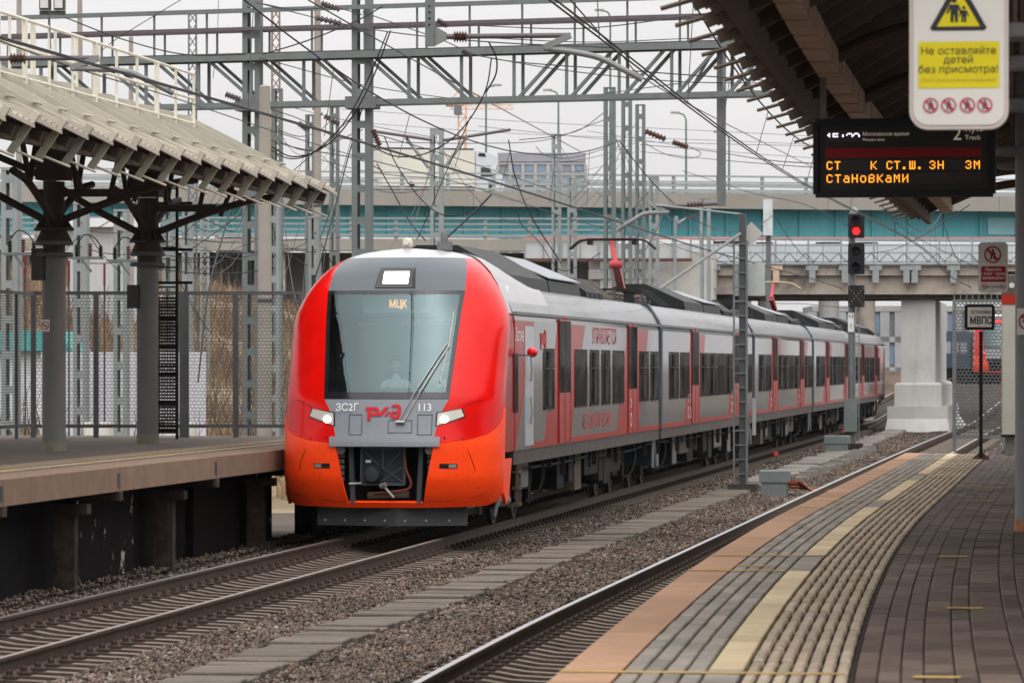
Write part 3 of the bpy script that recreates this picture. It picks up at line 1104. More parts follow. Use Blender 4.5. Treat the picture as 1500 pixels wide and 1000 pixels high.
    q.box(ox - .95, ox + .95, oy + .12, oy + .849, oz + 1.56, oz + 1.6)
    q.build('coupler_bay', M_dark, car)
    M_hatch = mat('hatch_blue_black', (.028, .034, .042), .45, var=.2, scale=3)
    q = MB()
    q.box(ox - .40, ox + .28, oy + .30, oy + .36, oz + .86, oz + 1.42)
    h = q.build('coupler_hatch', M_hatch, car)
    q = MB()
    yf = oy + .285
    fr = [(-.40, .86), (.28, .86), (.28, 1.42), (-.40, 1.42)]
    for i in range(4):
        a, c = fr[i], fr[(i + 1) % 4]
        q.bar((ox + a[0], yf, oz + a[1]), (ox + c[0], yf, oz + c[1]), .035)
    for a, c in (((-.36, 1.38), (-.12, 1.15)), ((.24, 1.38), (.02, 1.15)), ((-.36, .92), (-.15, 1.05)), ((.25, .9), (-.1, 1.14)), ((-.1, .9), (.24, 1.12)), ((-.06, 1.12), (-.06, 1.4))):
        q.bar((ox + a[0], yf + .004, oz + a[1]), (ox + c[0], yf + .004, oz + c[1]), .028, .02)
    q.build('hatch_frame', mat('hatch_rib', (.07, .08, .09), .4, var=.1), car)
    q = MB()
    q.lathe([(.0, -.16), (.11, -.15), (.14, -.05), (.14, .12)], (ox - .2, oy + .2, oz + 1.02), 14, 'y')
    q.build('coupler_head', M_hatch, car, smooth=True)
    q = MB()
    q.box(ox - .33, ox - .25, oy + .262, oy + .285, oz + 1.20, oz + 1.24)
    q.build('data_plate', M_white, car)
    for s in (-1, 1):
        q = MB()
        q.bar((ox + s * .52, oy + .24, oz + .56), (ox + s * .56, oy + .26, oz + 1.5), .07, .12)
        q.build('bay_post', mat('bay_post', (.045, .05, .053), .5, var=.15), car)
        q = MB()
        for k in range(5):
            q.box(ox + s * .72 - .06, ox + s * .72 + .06, oy + .2, oy + .24, oz + .92 + k * .09, oz + .98 + k * .09)
        meta(q.build('louvres', mat('louvre', (.10, .105, .105), .6), car), kind='stuff')
        q = MB()
        q.lathe([(.07, -.02), (.075, .03), (.03, .06)], (ox + s * .70, oy + .12, oz + 1.40), 10, 'y')
        q.build('socket', M_under_lt, car)
    M_hose = mat('brown_hose', (.16, .045, .03), .6, var=.2)
    q = MB()
    q.tube(curve_pts([(ox + .29, oy + .26, oz + 1.36), (ox + .32, oy + .2, oz + 1.1), (ox + .40, oy + .18, oz + .9), (ox + .36, oy + .2, oz + .8), (ox + .2, oy + .22, oz + .76), (ox - .2, oy + .22, oz + .72)]), .018, 6)
    q.build('air_hose', M_hose, car, smooth=True)
    q = MB()
    q.tube([(ox - .05, oy + .2, oz + .85), (ox + .14, oy + .12, oz + .66)], .02, 6)
    q.tube([(ox - .08, oy + .2, oz + .83), (ox + .0, oy + .16, oz + .86)], .045, 6)
    q.tube([(ox - .58, oy + .16, oz + .87), (ox - .4, oy + .24, oz + .875)], .02, 6)
    q.build('coupler_lever', M_chrome, car)
    q = MB()
    q.tube([(ox - .3, oy + .3, oz + .68), (ox + .35, oy + .3, oz + .7)], .06, 8)
    q.build('coupler_bar', M_under_br, car)
    # snow deflector
    q = MB()
    for xa, ya, xb, yb in ((-1.16, .62, .15, .30), (.15, .30, 1.22, .62)):
        q.add([(ox + xa, oy + ya, oz + .21), (ox + xb, oy + yb, oz + .21), (ox + xb, oy + yb + .02, oz + .52), (ox + xa, oy + ya + .02, oz + .52),
               (ox + xa, oy + ya + .05, oz + .21), (ox + xb, oy + yb + .05, oz + .21), (ox + xb, oy + yb + .06, oz + .52), (ox + xa, oy + ya + .06, oz + .52)],
              [(0, 1, 2, 3), (4, 7, 6, 5), (0, 4, 5, 1), (3, 2, 6, 7), (0, 3, 7, 4), (1, 5, 6, 2)])
    q.build('snow_deflector', mat('deflector', (.055, .058, .062), .5, var=.15), car)
    for u, yy_ in ((-1.03, .585), (-.7, .505), (-.37, .425), (-.04, .34), (.28, .335), (.60, .43), (.95, .535)):
        q = MB()
        q.lathe([(.02, .03), (.02, -.012), (.0, -.016)], (ox + u, oy + yy_ - .003, oz + .29), 8, 'y')
        q.build('bolt', M_chrome, car)
    # side indicator slots
    for s in (1, -1):
        def slot(a, b, s=s):
            u, z = lp(.86, 1.13, a), lp(1.115, 1.19, b)
            return s * phi_u(u, z), z
        P('indicator_slot', M_blackgloss, slot, 5, 2, car, off=.016)
        def slot2(a, b, s=s):
            u, z = lp(1.0, 1.115, a), lp(1.125, 1.18, b)
            return s * phi_u(u, z), z
        P('indicator_lens', mat('lens_grey', (.2, .2, .19), .2, var=.1), slot2, 4, 2, car, off=.02)
    # hood hatches and wiper base (thin outlines)
    def outline(u0, u1, z0, z1, m=M_steel_dark):
        q = MB()
        c = [(u0, z0), (u1, z0), (u1, z1), (u0, z1)]
        for i in range(4):
            (ua, za), (ub, zb) = c[i], c[(i + 1) % 4]
            pa = NSF(math.copysign(phi_u(ua, za), ua), za)
            pb = NSF(math.copysign(phi_u(ub, zb), ub), zb)
            q.bar((ox + pa.x, oy + pa.y - .003, oz + pa.z), (ox + pb.x, oy + pb.y - .003, oz + pb.z), .009)
        q.build('hatch_seam', m, car)
    outline(-.56, -.36, 1.64, 1.95)
    outline(.52, .74, 1.64, 1.95)
    outline(.06, .43, 1.67, 1.86)
    # panel seams and small fasteners on the shell
    def seam(pts, r=.0045):
        q = MB()
        v = []
        for u, z, o_ in pts:
            ph = math.copysign(phi_u(u, z), u)
            p = NSF(ph, z) + NN(ph, z) * o_
            v.append((ox + p.x, oy + p.y, oz + p.z))
        q.tube(curve_pts(v, 6), r, 5)
        q.build('panel_seam', M_seal_, car)
    M_seal_ = mat('seam_dark', (.05, .006, .004), .7)
    for s in (1, -1):
        seam([(s * 1.18, 1.60, .013), (s * 1.30, 1.35, .013), (s * 1.38, 1.1, .013), (s * 1.42, .8, .013)])
        seam([(s * 1.20, 2.06, .001), (s * 1.36, 2.14, .001), (s * 1.48, 2.17, .001)])
        seam([(s * .62, .60, .013), (s * 1.0, .62, .013), (s * 1.4, .68, .013), (s * 1.6, .80, .013)], .003)
        for u in (1.02, 1.12):
            for z in (1.03, 1.26):
                ph = s * phi_u(u, z)
                p = NSF(ph, z) + NN(ph, z) * .013
                q = MB()
                q.lathe([(.008, .003), (.008, -.004)], (ox + p.x, oy + p.y, oz + p.z), 6, 'y')
                q.build('rivet', M_seal_, car)
    # cab interior
    q = MB()
    q.box(ox - 1.55, ox + 1.55, oy + 3.0, oy + 3.05, oz + 1.4, oz + 4.0)
    q.box(ox - 1.55, ox + 1.55, oy + 1.15, oy + 2.999, oz + 1.38, oz + 1.42)
    q.build('cab_wall', M_cabin, car)
    q = MB()
    q.add([(ox - 1.2, oy + .55, oz + 2.28), (ox + 1.2, oy + .55, oz + 2.28), (ox + 1.3, oy + 1.35, oz + 2.36), (ox - 1.3, oy + 1.35, oz + 2.36),
           (ox - 1.2, oy + .55, oz + 1.6), (ox + 1.2, oy + .55, oz + 1.6), (ox + 1.3, oy + 1.35, oz + 1.6), (ox - 1.3, oy + 1.35, oz + 1.6)],
          [(0, 1, 2, 3), (0, 4, 5, 1), (3, 2, 6, 7), (0, 3, 7, 4), (1, 5, 6, 2)])
    q.build('dashboard', M_cabdark, car)
    q = MB()
    q.box(ox - .95, ox + .95, oy + 1.22, oy + 1.27, oz + 3.46, oz + 3.50)
    q.build('sun_blind_bar', M_cabdark, car)
    q = MB()
    q.box(ox - .8, ox + .9, oy + 2.2, oy + 2.24, oz + 3.36, oz + 3.40)
    q.build('ceiling_rail', M_white, car)
    q = MB()
    q.box(ox - .55, ox + .55, oy + 1.28, oy + 1.4, oz + 3.55, oz + 3.82)
    q.build('destination_box', mat('destination_box', (.30, .35, .37), .6, var=.1), car)
    text('МЦК', .17, M_led_soft, car, (ox + .02, oy + 1.27, oz + 3.685), (1, 0, 0), (0, 0, 1), 'destination_text', sx=.75, off=.004)
    # lettering and emblem on the hood
    zt = 1.965
    yy_ = oy + fs(2.06) + .0
    hd = Vector((0, (fs(2.15) - fs(1.8)) / .35, 1)).normalized()
    text('ЗС2Г', .165, M_white, car, (ox - .60, oy + fs(2.06) - .006, oz + 2.06), (1, -.085, 0), hd, 'number', sx=.95)
    text('113', .165, M_white, car, (ox + .62, oy + fs(2.06) + .002, oz + 2.06), (1, .10, 0), hd, 'number', sx=.95)
    logo(car, (ox - .02, oy + fs(1.97) - .012, oz + 1.97), (1, 0, 0), hd, .56, (0, -1, 0))
    # wipers
    def gp(u, z, o_=.05):
        p = NSF(math.copysign(phi_u(u, z), u), z) + NN(math.copysign(phi_u(u, z), u), z) * o_
        return (ox + p.x, oy + p.y, oz + p.z)
    q = MB()
    q.tube([gp(.22, 1.84, .03), gp(.5, 2.35), gp(.90, 3.05)], .010, 6)
    q.tube([gp(.30, 1.83, .03), gp(.58, 2.35), gp(.94, 3.02)], .010, 6)
    q.tube([gp(.18, 1.83, .03), gp(.32, 1.83, .03)], .03, 6)
    w = q.build('wiper_arm', M_chrome, car)
    q = MB()
    q.tube([gp(.96, 3.55, .02), gp(.92, 3.04, .04), gp(.83, 2.45, .02)], .012, 5)
    q.build('wiper_blade', M_chrome, w)

def logo(parent, o, ex, ey, width, nrm, m=None):
    """slanted three letter emblem drawn as flat shapes"""
    k = width / 5.2
    o, ex, ey, nrm = Vector(o), Vector(ex), Vector(ey), Vector(nrm)
    def pg(pts):
        return [(x * k, y * k) for x, y in pts]
    shapes = [
        [(-2.6, .95), (-.95, .95), (-.62, .55), (-.62, .1), (-1.0, -.35), (-1.85, -.35), (-1.85, .1), (-1.25, .1), (-1.15, .2), (-1.15, .42), (-1.25, .5), (-2.6, .5)],
        [(-2.35, .5), (-1.85, .5), (-1.85, -1.0), (-2.35, -1.0)],
        [(-.95, -.35), (-.3, -.35), (.85, .95), (.2, .95)],
        [(.1, -.35), (.55, -.35), (1.1, .3), (.65, .3)],
        [(1.0, .0), (1.25, .35), (2.05, .35), (2.05, -.02), (1.5, -.02), (1.42, -.1), (1.42, -.25), (1.5, -.35), (2.05, -.35), (2.05, .8), (1.95, .95), (1.1, .95), (1.35, 1.35), (2.25, 1.35), (2.55, .95), (2.55, -.75), (1.3, -.75), (1.0, -.45)],
    ]
    q = MB()
    for s in shapes:
        q.prism(pg(s), o, ex, ey, nrm, .006)
    return q.build('emblem', m or M_redletter, parent)

TY = 66.1
CARS = [(TY + 2.4, 92.0), (92.45, 117.9), (118.35, 143.6), (144.05, 169.3), (169.75, 195.0)]
train = thing('electric_train', 'red, orange and silver electric multiple unit with lit headlights standing on the left track', 'train', (XT1, TY, 0))
SEC = [(1.74, 1.34), (1.74, 3.45), (1.715, 3.55), (1.66, 3.68), (1.58, 3.82), (1.46, 3.95), (1.30, 4.02)]

def car_shell(y0, y1):
    q = MB()
    n = 4
    sec = SEC[:3]
    for s in (1, -1):
        q.grid([[(XT1 + s * u, y, z) for u, z in sec] for y in np.linspace(y0, y1, n)])
    q.add([(XT1 - 1.74, y0, 1.34), (XT1 + 1.74, y0, 1.34), (XT1 + 1.74, y1, 1.34), (XT1 - 1.74, y1, 1.34)], [(0, 1, 2, 3)])
    e = [(s * u, z) for s, l in ((1, SEC), (-1, SEC[::-1])) for u, z in l]
    for y in (y0, y1):
        q.add([(XT1 + u, y, z) for u, z in e], [tuple(range(len(e)))])
    c = q.build('car', M_silver, train)
    q = MB()
    sec = [(u, z) for u, z in SEC[2:]] + [(-u, z) for u, z in SEC[:1:-1]]
    q.grid([[(XT1 + u, y, z) for u, z in sec] for y in np.linspace(y0, y1, 12)])
    q.build('roof', M_roofw, c, smooth=True)
    q = MB()
    q.bar((XT1 + 1.735, y0, 3.56), (XT1 + 1.735, y1, 3.56), .03, .05)
    q.build('rain_gutter', mat('gutter', (.16, .17, .18), .4, metal=.3), c)
    q = MB()
    q.box(XT1 - 1.72, XT1 + 1.72, y0, y1, 1.12, 1.335)
    q.build('solebar', M_solebar, c)
    return c

XS = XT1 + 1.74
def red_zone(c, b0, b1, t0, t1, zb=1.35, zt=3.44, name='livery_band'):
    q = MB()
    q.prism([(b0, zb), (b1, zb), (t1, zt), (t0, zt)], (XS - .01, 0, 0), (0, 1, 0), (0, 0, 1), (1, 0, 0), .014)
    q.build(name, M_red_side, c)

M_doorlow = mat('door_red', (.35, .008, .006), .2, spec=.06, var=.1, scale=1.5)
M_seal = mat('door_seal', (.02, .018, .018), .6)
def door(c, a, b_, cab=False):
    q = MB()
    q.box(XS, XS + .018, a, b_, 1.36, 3.52)
    d = q.build('door', M_doorlow, c)
    m = (a + b_) / 2
    for y0, y1 in ((a + .07, m - .04), (m + .04, b_ - .07)):
        q = MB()
        q.cbox(0, y1 - y0, 0, 1.25, 0, .008, .003)
        v = [(XS + .0185 + z, y0 + x, 2.24 + y) for x, y, z in q.v]
        q.v = v
        q.build('door_glass', M_sideglass, c)
    q = MB()
    q.box(XS + .0182, XS + .022, m - .015, m + .015, 1.37, 3.5)
    for yy_ in (a, b_):
        q.box(XS + .0182, XS + .022, yy_ - .012, yy_ + .012, 1.37, 3.5)
    q.build('door_seal', M_seal, c)
    q = MB()
    q.lathe([(.03, 0), (.03, .015), (.01, .025)], (XS + .012, m, 3.535), 8, 'x')
    q.build('door_lamp', M_redletter, c)

M_winlight = mat('window_seat_glimpse', (.085, .085, .083), .4, var=.3, scale=2)
def window(c, a, b_, split=False):
    q = MB()
    r = .06
    w, h = b_ - a, 1.02
    pts = []
    for cx, cz, a0 in ((w - r, r, -90), (w - r, h - r, 0), (r, h - r, 90), (r, r, 180)):
        for k in range(4):
            an = R(a0 + k * 30)
            pts.append((a + cx + r * math.cos(an), 1.97 + cz + r * math.sin(an)))
    q.prism(pts, (XS + .001, 0, 0), (0, 1, 0), (0, 0, 1), (1, 0, 0), .016)
    wdw = q.build('window', M_sideglass, c)
    q = MB()
    for s0, s1 in (((a, 1.97), (b_, 1.97)), ((a, 2.99), (b_, 2.99))):
        q.bar((XS + .012, s0[0] + r, s0[1]), (XS + .012, s1[0] - r, s1[1]), .022)
    q.build('window_frame', M_seal, c)
    if split:
        q = MB()
        q.bar((XS + .016, a + .05, 2.66), (XS + .016, b_ - .05, 2.66), .045, .012)
        q.bar((XS + .016, a + (b_ - a) * .42, 2.02), (XS + .016, a + (b_ - a) * .42, 2.95), .10, .008)
        q.build('window_bar', M_winlight, c)

def bogie(c, yc):
    q = MB()
    for s in (-1, 1):
        x0 = XT1 + s * 1.0
        q.box(x0 - .09, x0 + .09, yc - 1.9, yc + 1.9, .62, .84)
        q.box(x0 - .1, x0 + .1, yc - .5, yc + .5, .42, .615)
        for dy in (-1.3, 1.3):
            q.box(x0 - .13, x0 + .13, yc + dy - .2, yc + dy + .2, .30, .615)
            q.lathe([(.10, .845), (.10, 1.12)], (x0, yc + dy, 0), 8)
    q.build('bogie_frame', M_dark, c)
    for dy in (-1.3, 1.3):
        for s in (-1, 1):
            q = MB()
            q.lathe([(.46, -.01), (.47, .0), (.44, .03), (.43, .12), (.36, .125), (.34, .09), (.18, .09), (.16, .14), (.0, .14)] if s > 0 else
                    [(.0, -.14), (.16, -.14), (.18, -.09), (.34, -.09), (.36, -.125), (.43, -.12), (.44, -.03), (.47, 0), (.46, .01)], (XT1 + s * .735, yc + dy, .455), 24, 'x')
            q.build('wheel', mat('wheel_steel', (.06, .052, .048), .5, metal=.5, var=.3), c, smooth=True)
    q = MB()
    q.tube(curve_pts([(XT1 + 1.45, yc + .3, 1.1), (XT1 + 1.5, yc + .1, .75), (XT1 + 1.42, yc - .15, .45), (XT1 + 1.3, yc - .5, .4)]), .03, 6)
    q.tube(curve_pts([(XT1 + 1.4, yc + .9, 1.1), (XT1 + 1.45, yc + .8, .8), (XT1 + 1.35, yc + 1.2, .5)]), .022, 6)
    meta(q.build('bogie_pipes', M_dark, c, smooth=True), kind='stuff')

def under(c, y0, y1, seed, first=False):
    q_ = random.Random(seed)
    bogie(c, y0 + (5.2 if first else 3.0) + (9.0 if first else 0) * 0)
    bogie(c, y1 - 3.0)
    y = y0 + (8.0 if first else 5.4)
    spans = []
    while y < y1 - 6.2:
        w = q_.choice((.7, 1.0, 1.5, 2.2))
        spans.append((y, min(y + w, y1 - 5.4)))
        y += w + q_.choice((.12, .2, .45))
    if first:
        spans = [(y0 + .5 + 1.0, y0 + 3.0)] + spans
    for i, (a, b_) in enumerate(spans):
        z0 = q_.choice((.42, .5, .6, .66))
        m = q_.choice((M_dark, M_dark, M_dark, M_under_lt, M_under_br))
        dpt = 1.55 - q_.choice((0, .05, .12))
        q = MB()
        q.box(XT1 - 1.5, XT1 + dpt, a, b_, z0, 1.118)
        o = q.build('equipment_box', M_dark if m is M_under_lt else m, c)
        if m is M_under_lt:
            q = MB()
            q.cbox(0, b_ - a - .1, 0, .95 - z0 * .7, 0, .02, .008)
            q.v = [(XT1 + dpt + .001 + z, a + .05 + x, z0 + .03 + y) for x, y, z in q.v]
            q.build('box_cover', M_under_lt, c)
    q = MB()
    for i in range(int((y1 - y0) / 1.7)):
        yy_ = y0 + .4 + i * 1.7 + q_.uniform(-.6, .6)
        zz = q_.uniform(.75, 1.0)
        q.bar((XT1 + 1.66, yy_, zz), (XT1 + 1.66, yy_, 1.12), q_.choice((.03, .05, .09)), .03)
    meta(q.build('hangers', M_dark, c), kind='stuff')
    q = MB()
    q.tube(sag_pts((XT1 + 1.62, y0 + .3, 1.05), (XT1 + 1.62, (y0 + y1) / 2, 1.04), .05), .025, 6)
    q.tube(sag_pts((XT1 + 1.6, (y0 + y1) / 2, 1.0), (XT1 + 1.6, y1 - .3, 1.05), .06), .02, 6)
    meta(q.build('brake_pipes', M_dark, c), kind='stuff')

def roof_box(c, a, b_, top=4.62, base=4.0, flat=.25, edge=1.28, lid=True):
    q = MB()
    sec = [(-edge, base), (-edge + .1, base + .2), (-flat, top), (flat, top), (edge - .05, base + .24), (edge, base)]
    k = len(sec)
    q.v = [(XT1 + u, a, z) for u, z in sec] + [(XT1 + u, b_, z) for u, z in sec]
    q.f = [tuple(range(k)), tuple(range(2 * k - 1, k - 1, -1))] + [(i, i + 1, k + i + 1, k + i) for i in range(k - 1)]
    o = q.build('roof_housing', M_roofbox, c)
    if lid:
        q = MB()
        q.add([(XT1 + flat - .02, a - .08, top + .015), (XT1 + edge - .02, a - .02, base + .27), (XT1 + edge - .02, b_ + .02, base + .27), (XT1 + flat - .02, b_ + .08, top + .015),
               (XT1 + flat - .02, a - .08, top + .035), (XT1 + edge - .02, a - .02, base + .29), (XT1 + edge - .02, b_ + .02, base + .29), (XT1 + flat - .02, b_ + .08, top + .035)],
              [(4, 5, 6, 7), (0, 3, 2, 1), (0, 1, 5, 4), (1, 2, 6, 5), (2, 3, 7, 6), (3, 0, 4, 7)])
        q.build('housing_lid', M_rooflid, c)

def roof_gear(c, y0, y1, seed, first=False):
    q_ = random.Random(seed)
    if first:
        roof_box(c, 71.6, 76.6, top=4.74, flat=.35, lid=False)
        roof_box(c, 76.75, 81.5, top=4.70, flat=.2)
        y = 82.0
    else:
        roof_box(c, y0 + 10.5, y0 + 15.5, top=4.66, flat=.3, lid=False)
        roof_box(c, y0 + 15.7, y0 + 20.5, top=4.62, flat=.15)
        y = y0 + 21.0
    for i in range(4):
        q = MB()
        sec = [(.55, 4.02), (1.32, 4.02), (1.32, 4.12), (.9, 4.42), (.55, 4.42)]
        q.prism([(u, z) for u, z in sec], (XT1, y + i * .75, 0), (1, 0, 0), (0, 0, 1), (0, 1, 0), .6)
        q.build('roof_unit', M_roofbox, c)
    yb = y + 3.1 if first else y0 + 4.5
    for i in range(5):
        q = MB()
        yy_ = yb + i * .55
        q.bar((XT1 + 1.25, yy_, 4.05), (XT1 + .75, yy_, 4.42), .06)
        q.bar((XT1 + .75, yy_, 4.42), (XT1 - .6, yy_, 4.42), .06)
        q.box(XT1 - .5, XT1 + .7, yy_ + .05, yy_ + .45, 4.03, 4.36)
        q.build('resistor_rack', M_roofbrown if first else M_roofbox, c)
    for i in range(3):
        q = MB()
        yy_ = (y0 + 1.5 if not first else 88.2) + i * 1.1
        q.box(XT1 - .9, XT1 + 1.0, yy_, yy_ + .8, 4.02, 4.2 + .1 * (i % 2))
        q.build('roof_unit', M_roofbox, c)
        q = MB()
        q.lathe([(.05, 0), (.09, .04), (.05, .08), (.09, .12), (.05, .16), (.09, .2), (.04, .25)], (XT1 + .95, yy_ + .95, 4.02), 10)
        q.build('roof_insulator', M_insul, c)

for ci, (y0, y1) in enumerate(CARS):
    c = car_shell(y0, y1)
    first = ci == 0
    if first:
        car0 = c
        red_zone(c, y0 - .02, 68.55, y0 - .02, 70.95)
        zones = [(72.2, 75.9, 74.15, 78.2), (83.5, 87.5, 85.6, 89.6)]
        drs = [(74.2, 75.85), (85.55, 87.2)]
        wins = [(72.15, 73.55), (76.55, 78.45), (79.0, 80.4), (80.9, 82.3), (82.85, 84.8), (87.75, 89.6), (90.1, 91.6)]
    elif ci == 4:
        drs = [(y0 + 5.2, y0 + 6.9), (y0 + 16.2, y0 + 17.9)]
        zones = [(d0 - 1.7, d1 + .1, d0 - .1, d1 + 1.9) for d0, d1 in drs] + [(y1 - 2.6, y1 - .05, y1 - 1.2, y1 - .05)]
        wins = [(y0 + .6, y0 + 2.4), (y0 + 2.8, y0 + 4.7), (y0 + 7.5, y0 + 9.4), (y0 + 9.8, y0 + 11.6), (y0 + 12.0, y0 + 13.8), (y0 + 14.2, y0 + 15.8), (y0 + 18.6, y0 + 20.2)]
    else:
        drs = [(y0 + 7.0, y0 + 8.75), (y0 + 19.0, y0 + 20.75)]
        zones = [(d0 - 1.7, d1 + .1, d0 - .1, d1 + 1.9) for d0, d1 in drs]
        wins = [(y0 + 1.7, y0 + 3.8), (y0 + 4.3, y0 + 6.4)] + [(y0 + 9.3 + k * 2.42, y0 + 11.35 + k * 2.42) for k in range(4)] + [(y0 + 21.3, y0 + 23.0), (y0 + 23.4, y0 + 25.0)]
    for z in zones:
        red_zone(c, *z)
    for a, b_ in drs:
        door(c, a, b_)
    for k, (a, b_) in enumerate(wins):
        window(c, a, b_, split=k % 3 != 1)
    q = MB()
    q.box(XS, XS + .0035, y0 + (2.0 if first else .05), y1 - .05, 1.345, 1.44)
    q.build('base_stripe', M_red_side, c)
    under(c, y0, y1, 20 + ci, first)
    roof_gear(c, y0, y1, 40 + ci, first)
    if ci < 4:
        q = MB()
        sec = [(1.66, .55), (1.62, 1.1), (1.765, 1.36), (1.765, 3.5), (1.70, 3.68), (1.47, 4.03)]
        sec = sec + [(-u, z) for u, z in sec[::-1]]
        q.prism(sec, (XT1, y1 + .01, 0), (1, 0, 0), (0, 0, 1), (0, 1, 0), CARS[ci + 1][0] - y1 - .02)
        q.build('gangway', M_gang, c)
        for s, yy_ in ((-1, y1 - .42), (1, y1 + .5)):
            q = MB()
            q.prism([(0, 1.12), (.4, 1.12), (.28, .52), (0, .52)] if s < 0 else [(0, 1.12), (.4, 1.12), (.4, .52), (.12, .52)], (XT1 + 1.6, yy_, 0), (0, 1, 0), (0, 0, 1), (1, 0, 0), .03)
            q.build('end_skirt', M_under_lt, c)

# last cab, turned away
q = MB()
q.add([(XT1 + s * fw(z), 195.0, z) for s in (1, -1) for z in (1.0, 2.2, 3.45)] + [(XT1 + s * .95 * fw(z), 196.6, z) for s in (1, -1) for z in (1.0, 2.2, 3.45)],
      [(0, 6, 7, 1), (1, 7, 8, 2), (3, 4, 10, 9), (4, 5, 11, 10)])
q.build('rear_cab', M_red_side, c)

build_nose((XT1, TY, 0), car0)
# roof dome behind the windscreen
q = MB()
rows = []
zs = [3.55, 3.65, 3.8, 3.92, 4.02, 4.1, 4.2, 4.3, 4.38, 4.45, 4.5, 4.54, 4.57, 4.59, 4.6]
prof = [(fw(z), z) for z in zs] + [(-fw(z), z) for z in zs[::-1]]
for k in range(15):
    r = []
    for u, z in prof:
        sa = fs(z) + ND
        sa = min(sa, 2.42) if z < 3.7 else sa
        s = sa + (7.6 - sa) * k / 14
        gk = 1 - min(1, max(0, (s - 3.4) / 4.2)) ** 1.6
        zz = z if z < 4.02 else 4.0 + (z - 4.0) * gk + (0.012 if z < 4.2 else .02)
        r.append((XT1 + u, TY + s, zz))
    rows.append(r)
q.grid(rows)
q.build('cab_dome', M_domew, car0, smooth=True)
# roof fairing seam, antenna, camera pod on the brow
q = MB()
q.lathe([(.075, 0), (.085, .07), (.06, .13), (.0, .15)], (XT1 - .02, TY + 2.5, 4.63), 10)
q.lathe([(.05, -.12), (.06, -.1), (.06, .02)], (XT1 - .02, TY + 2.46, 4.71), 10, 'y')
q.build('roof_camera', mat('camera_cream', (.62, .58, .50), .5), car0, smooth=True)
q = MB()
q.box(XT1 + .42, XT1 + .62, TY + 2.75, TY + 3.1, 4.58, 4.72)
q.lathe([(.06, 0), (.06, .14), (.03, .18)], (XT1 + .52, TY + 2.9, 4.72), 10)
q.build('antenna', M_steel_mid, car0, smooth=True)
# cab side details
window_y = (68.25, 68.85)
q = MB()
q.cbox(0, .42, 0, .95, 0, .014, .004)
q.v = [(XS + .006 + z, 68.35 + x, 1.96 + y) for x, y, z in q.v]
q.build('cab_side_window', M_sideglass, car0)
q = MB()
q.box(XS + .001, XS + .012, 69.7, 70.75, 1.40, 3.36)
q.build('cab_door', mat('cab_door_grey', (.36, .38, .41), .3, var=.08, coat=.3), car0)
for zz in (1.75, 2.45):
    q = MB()
    q.tube([(XS + .05, 70.1, zz), (XS + .07, 70.1, zz + .2), (XS + .05, 70.1, zz + .45)], .018, 6)
    q.build('grab_rail', M_chrome, car0)
q = MB()
q.bar((XS, 68.3, 2.88), (XS + .2, 69.0, 2.88), .025)
q.build('mirror_arm', M_steel_dark, car0)
q = MB()
q.lathe([(.0, -.12), (.05, -.10), (.08, -.03), (.085, .06), (.06, .12), (0, .13)], (XS + .20, 69.1, 2.93), 14, 'y')
q.build('mirror_camera', M_red, car0, smooth=True)
ex, ey = (0, 1, 0), (0, 0, 1)
text('Ласточка', .30, M_white, car0, (XS + .012, 69.0, 3.2), ex, ey, 'lettering', sx=.75)
logo(car0, (XS + .006, 72.1, 3.12), ex, ey, .75, (1, 0, 0))
text('УПРАВЛЯЕТСЯ', .42, M_redletter, car0, (XS + .006, 81.4, 3.24), ex, ey, 'lettering', sx=1.35)
text('АВТОМАТИЧЕСКИ', .38, M_redletter, car0, (XS + .022, 80.2, 1.66), ex, ey, 'lettering', sx=1.35)
def ring(parent, y, z, r, m=M_white):
    q = MB()
    n = 14
    q.v = [(XS + .026, y + rr * math.cos(k * 6.2832 / n) * 1.0, z + rr * math.sin(k * 6.2832 / n)) for rr in (r, r * .78) for k in range(n)]
    q.f = [(k, (k + 1) % n, n + (k + 1) % n, n + k) for k in range(n)]
    q.build('bicycle_mark', m, parent)
cars_ = [o for o in train.children if o.name.startswith('car')]
for c, ys_ in ((cars_[1], (98.4, 99.0, 110.6, 111.2)), (cars_[0], (86.0,)), (cars_[2], (124.6, 136.9))):
    for yy_ in ys_:
        ring(c, yy_, 1.62, .14)
        ring(c, yy_, 1.95, .09)

# pantograph on the second car
q = MB()
py0 = 98.9
c = cars_[1]
q.box(XT1 - .55, XT1 + .55, py0 - .7, py0 + .9, 4.22, 4.30)
for sx_ in (-.5, .5):
    for sy_ in (-.6, .8):
        q.lathe([(.05, 4.02), (.09, 4.06), (.05, 4.1), (.09, 4.14), (.05, 4.2)], (XT1 + sx_, py0 + sy_, 0), 8)
q.build('pantograph_base', M_roofbox, c)
M_pant = mat('pantograph_red', (.36, .05, .06), .45, var=.15)
q = MB()
q.bar((XT1 + .12, py0 + .7, 4.35), (XT1 + .10, py0 - .55, 5.02), .17, .12)
q.build('pantograph_lower_arm', mat('pantograph_pink', (.55, .20, .20), .45, var=.12), c)
q = MB()
q.bar((XT1 + .10, py0 - .55, 5.02), (XT1 - .10, py0 + .35, 5.56), .10, .07)
q.lathe([(.09, -.14), (.09, .14)], (XT1 + .1, py0 - .55, 5.02), 10, 'x')
q.build('pantograph_upper_arm', M_pant, c)
q = MB()
for dy in (.2, .55):
    q.bar((XT1 - .66, py0 + dy, 5.62), (XT1 + .50, py0 + dy, 5.62), .05)
    q.tube(curve_pts([(XT1 - .66, py0 + dy, 5.62), (XT1 - .85, py0 + dy, 5.58), (XT1 - 1.07, py0 + dy, 5.40)]), .022, 6)
    q.tube(curve_pts([(XT1 + .50, py0 + dy, 5.62), (XT1 + .70, py0 + dy, 5.58), (XT1 + .92, py0 + dy, 5.40)]), .022, 6)
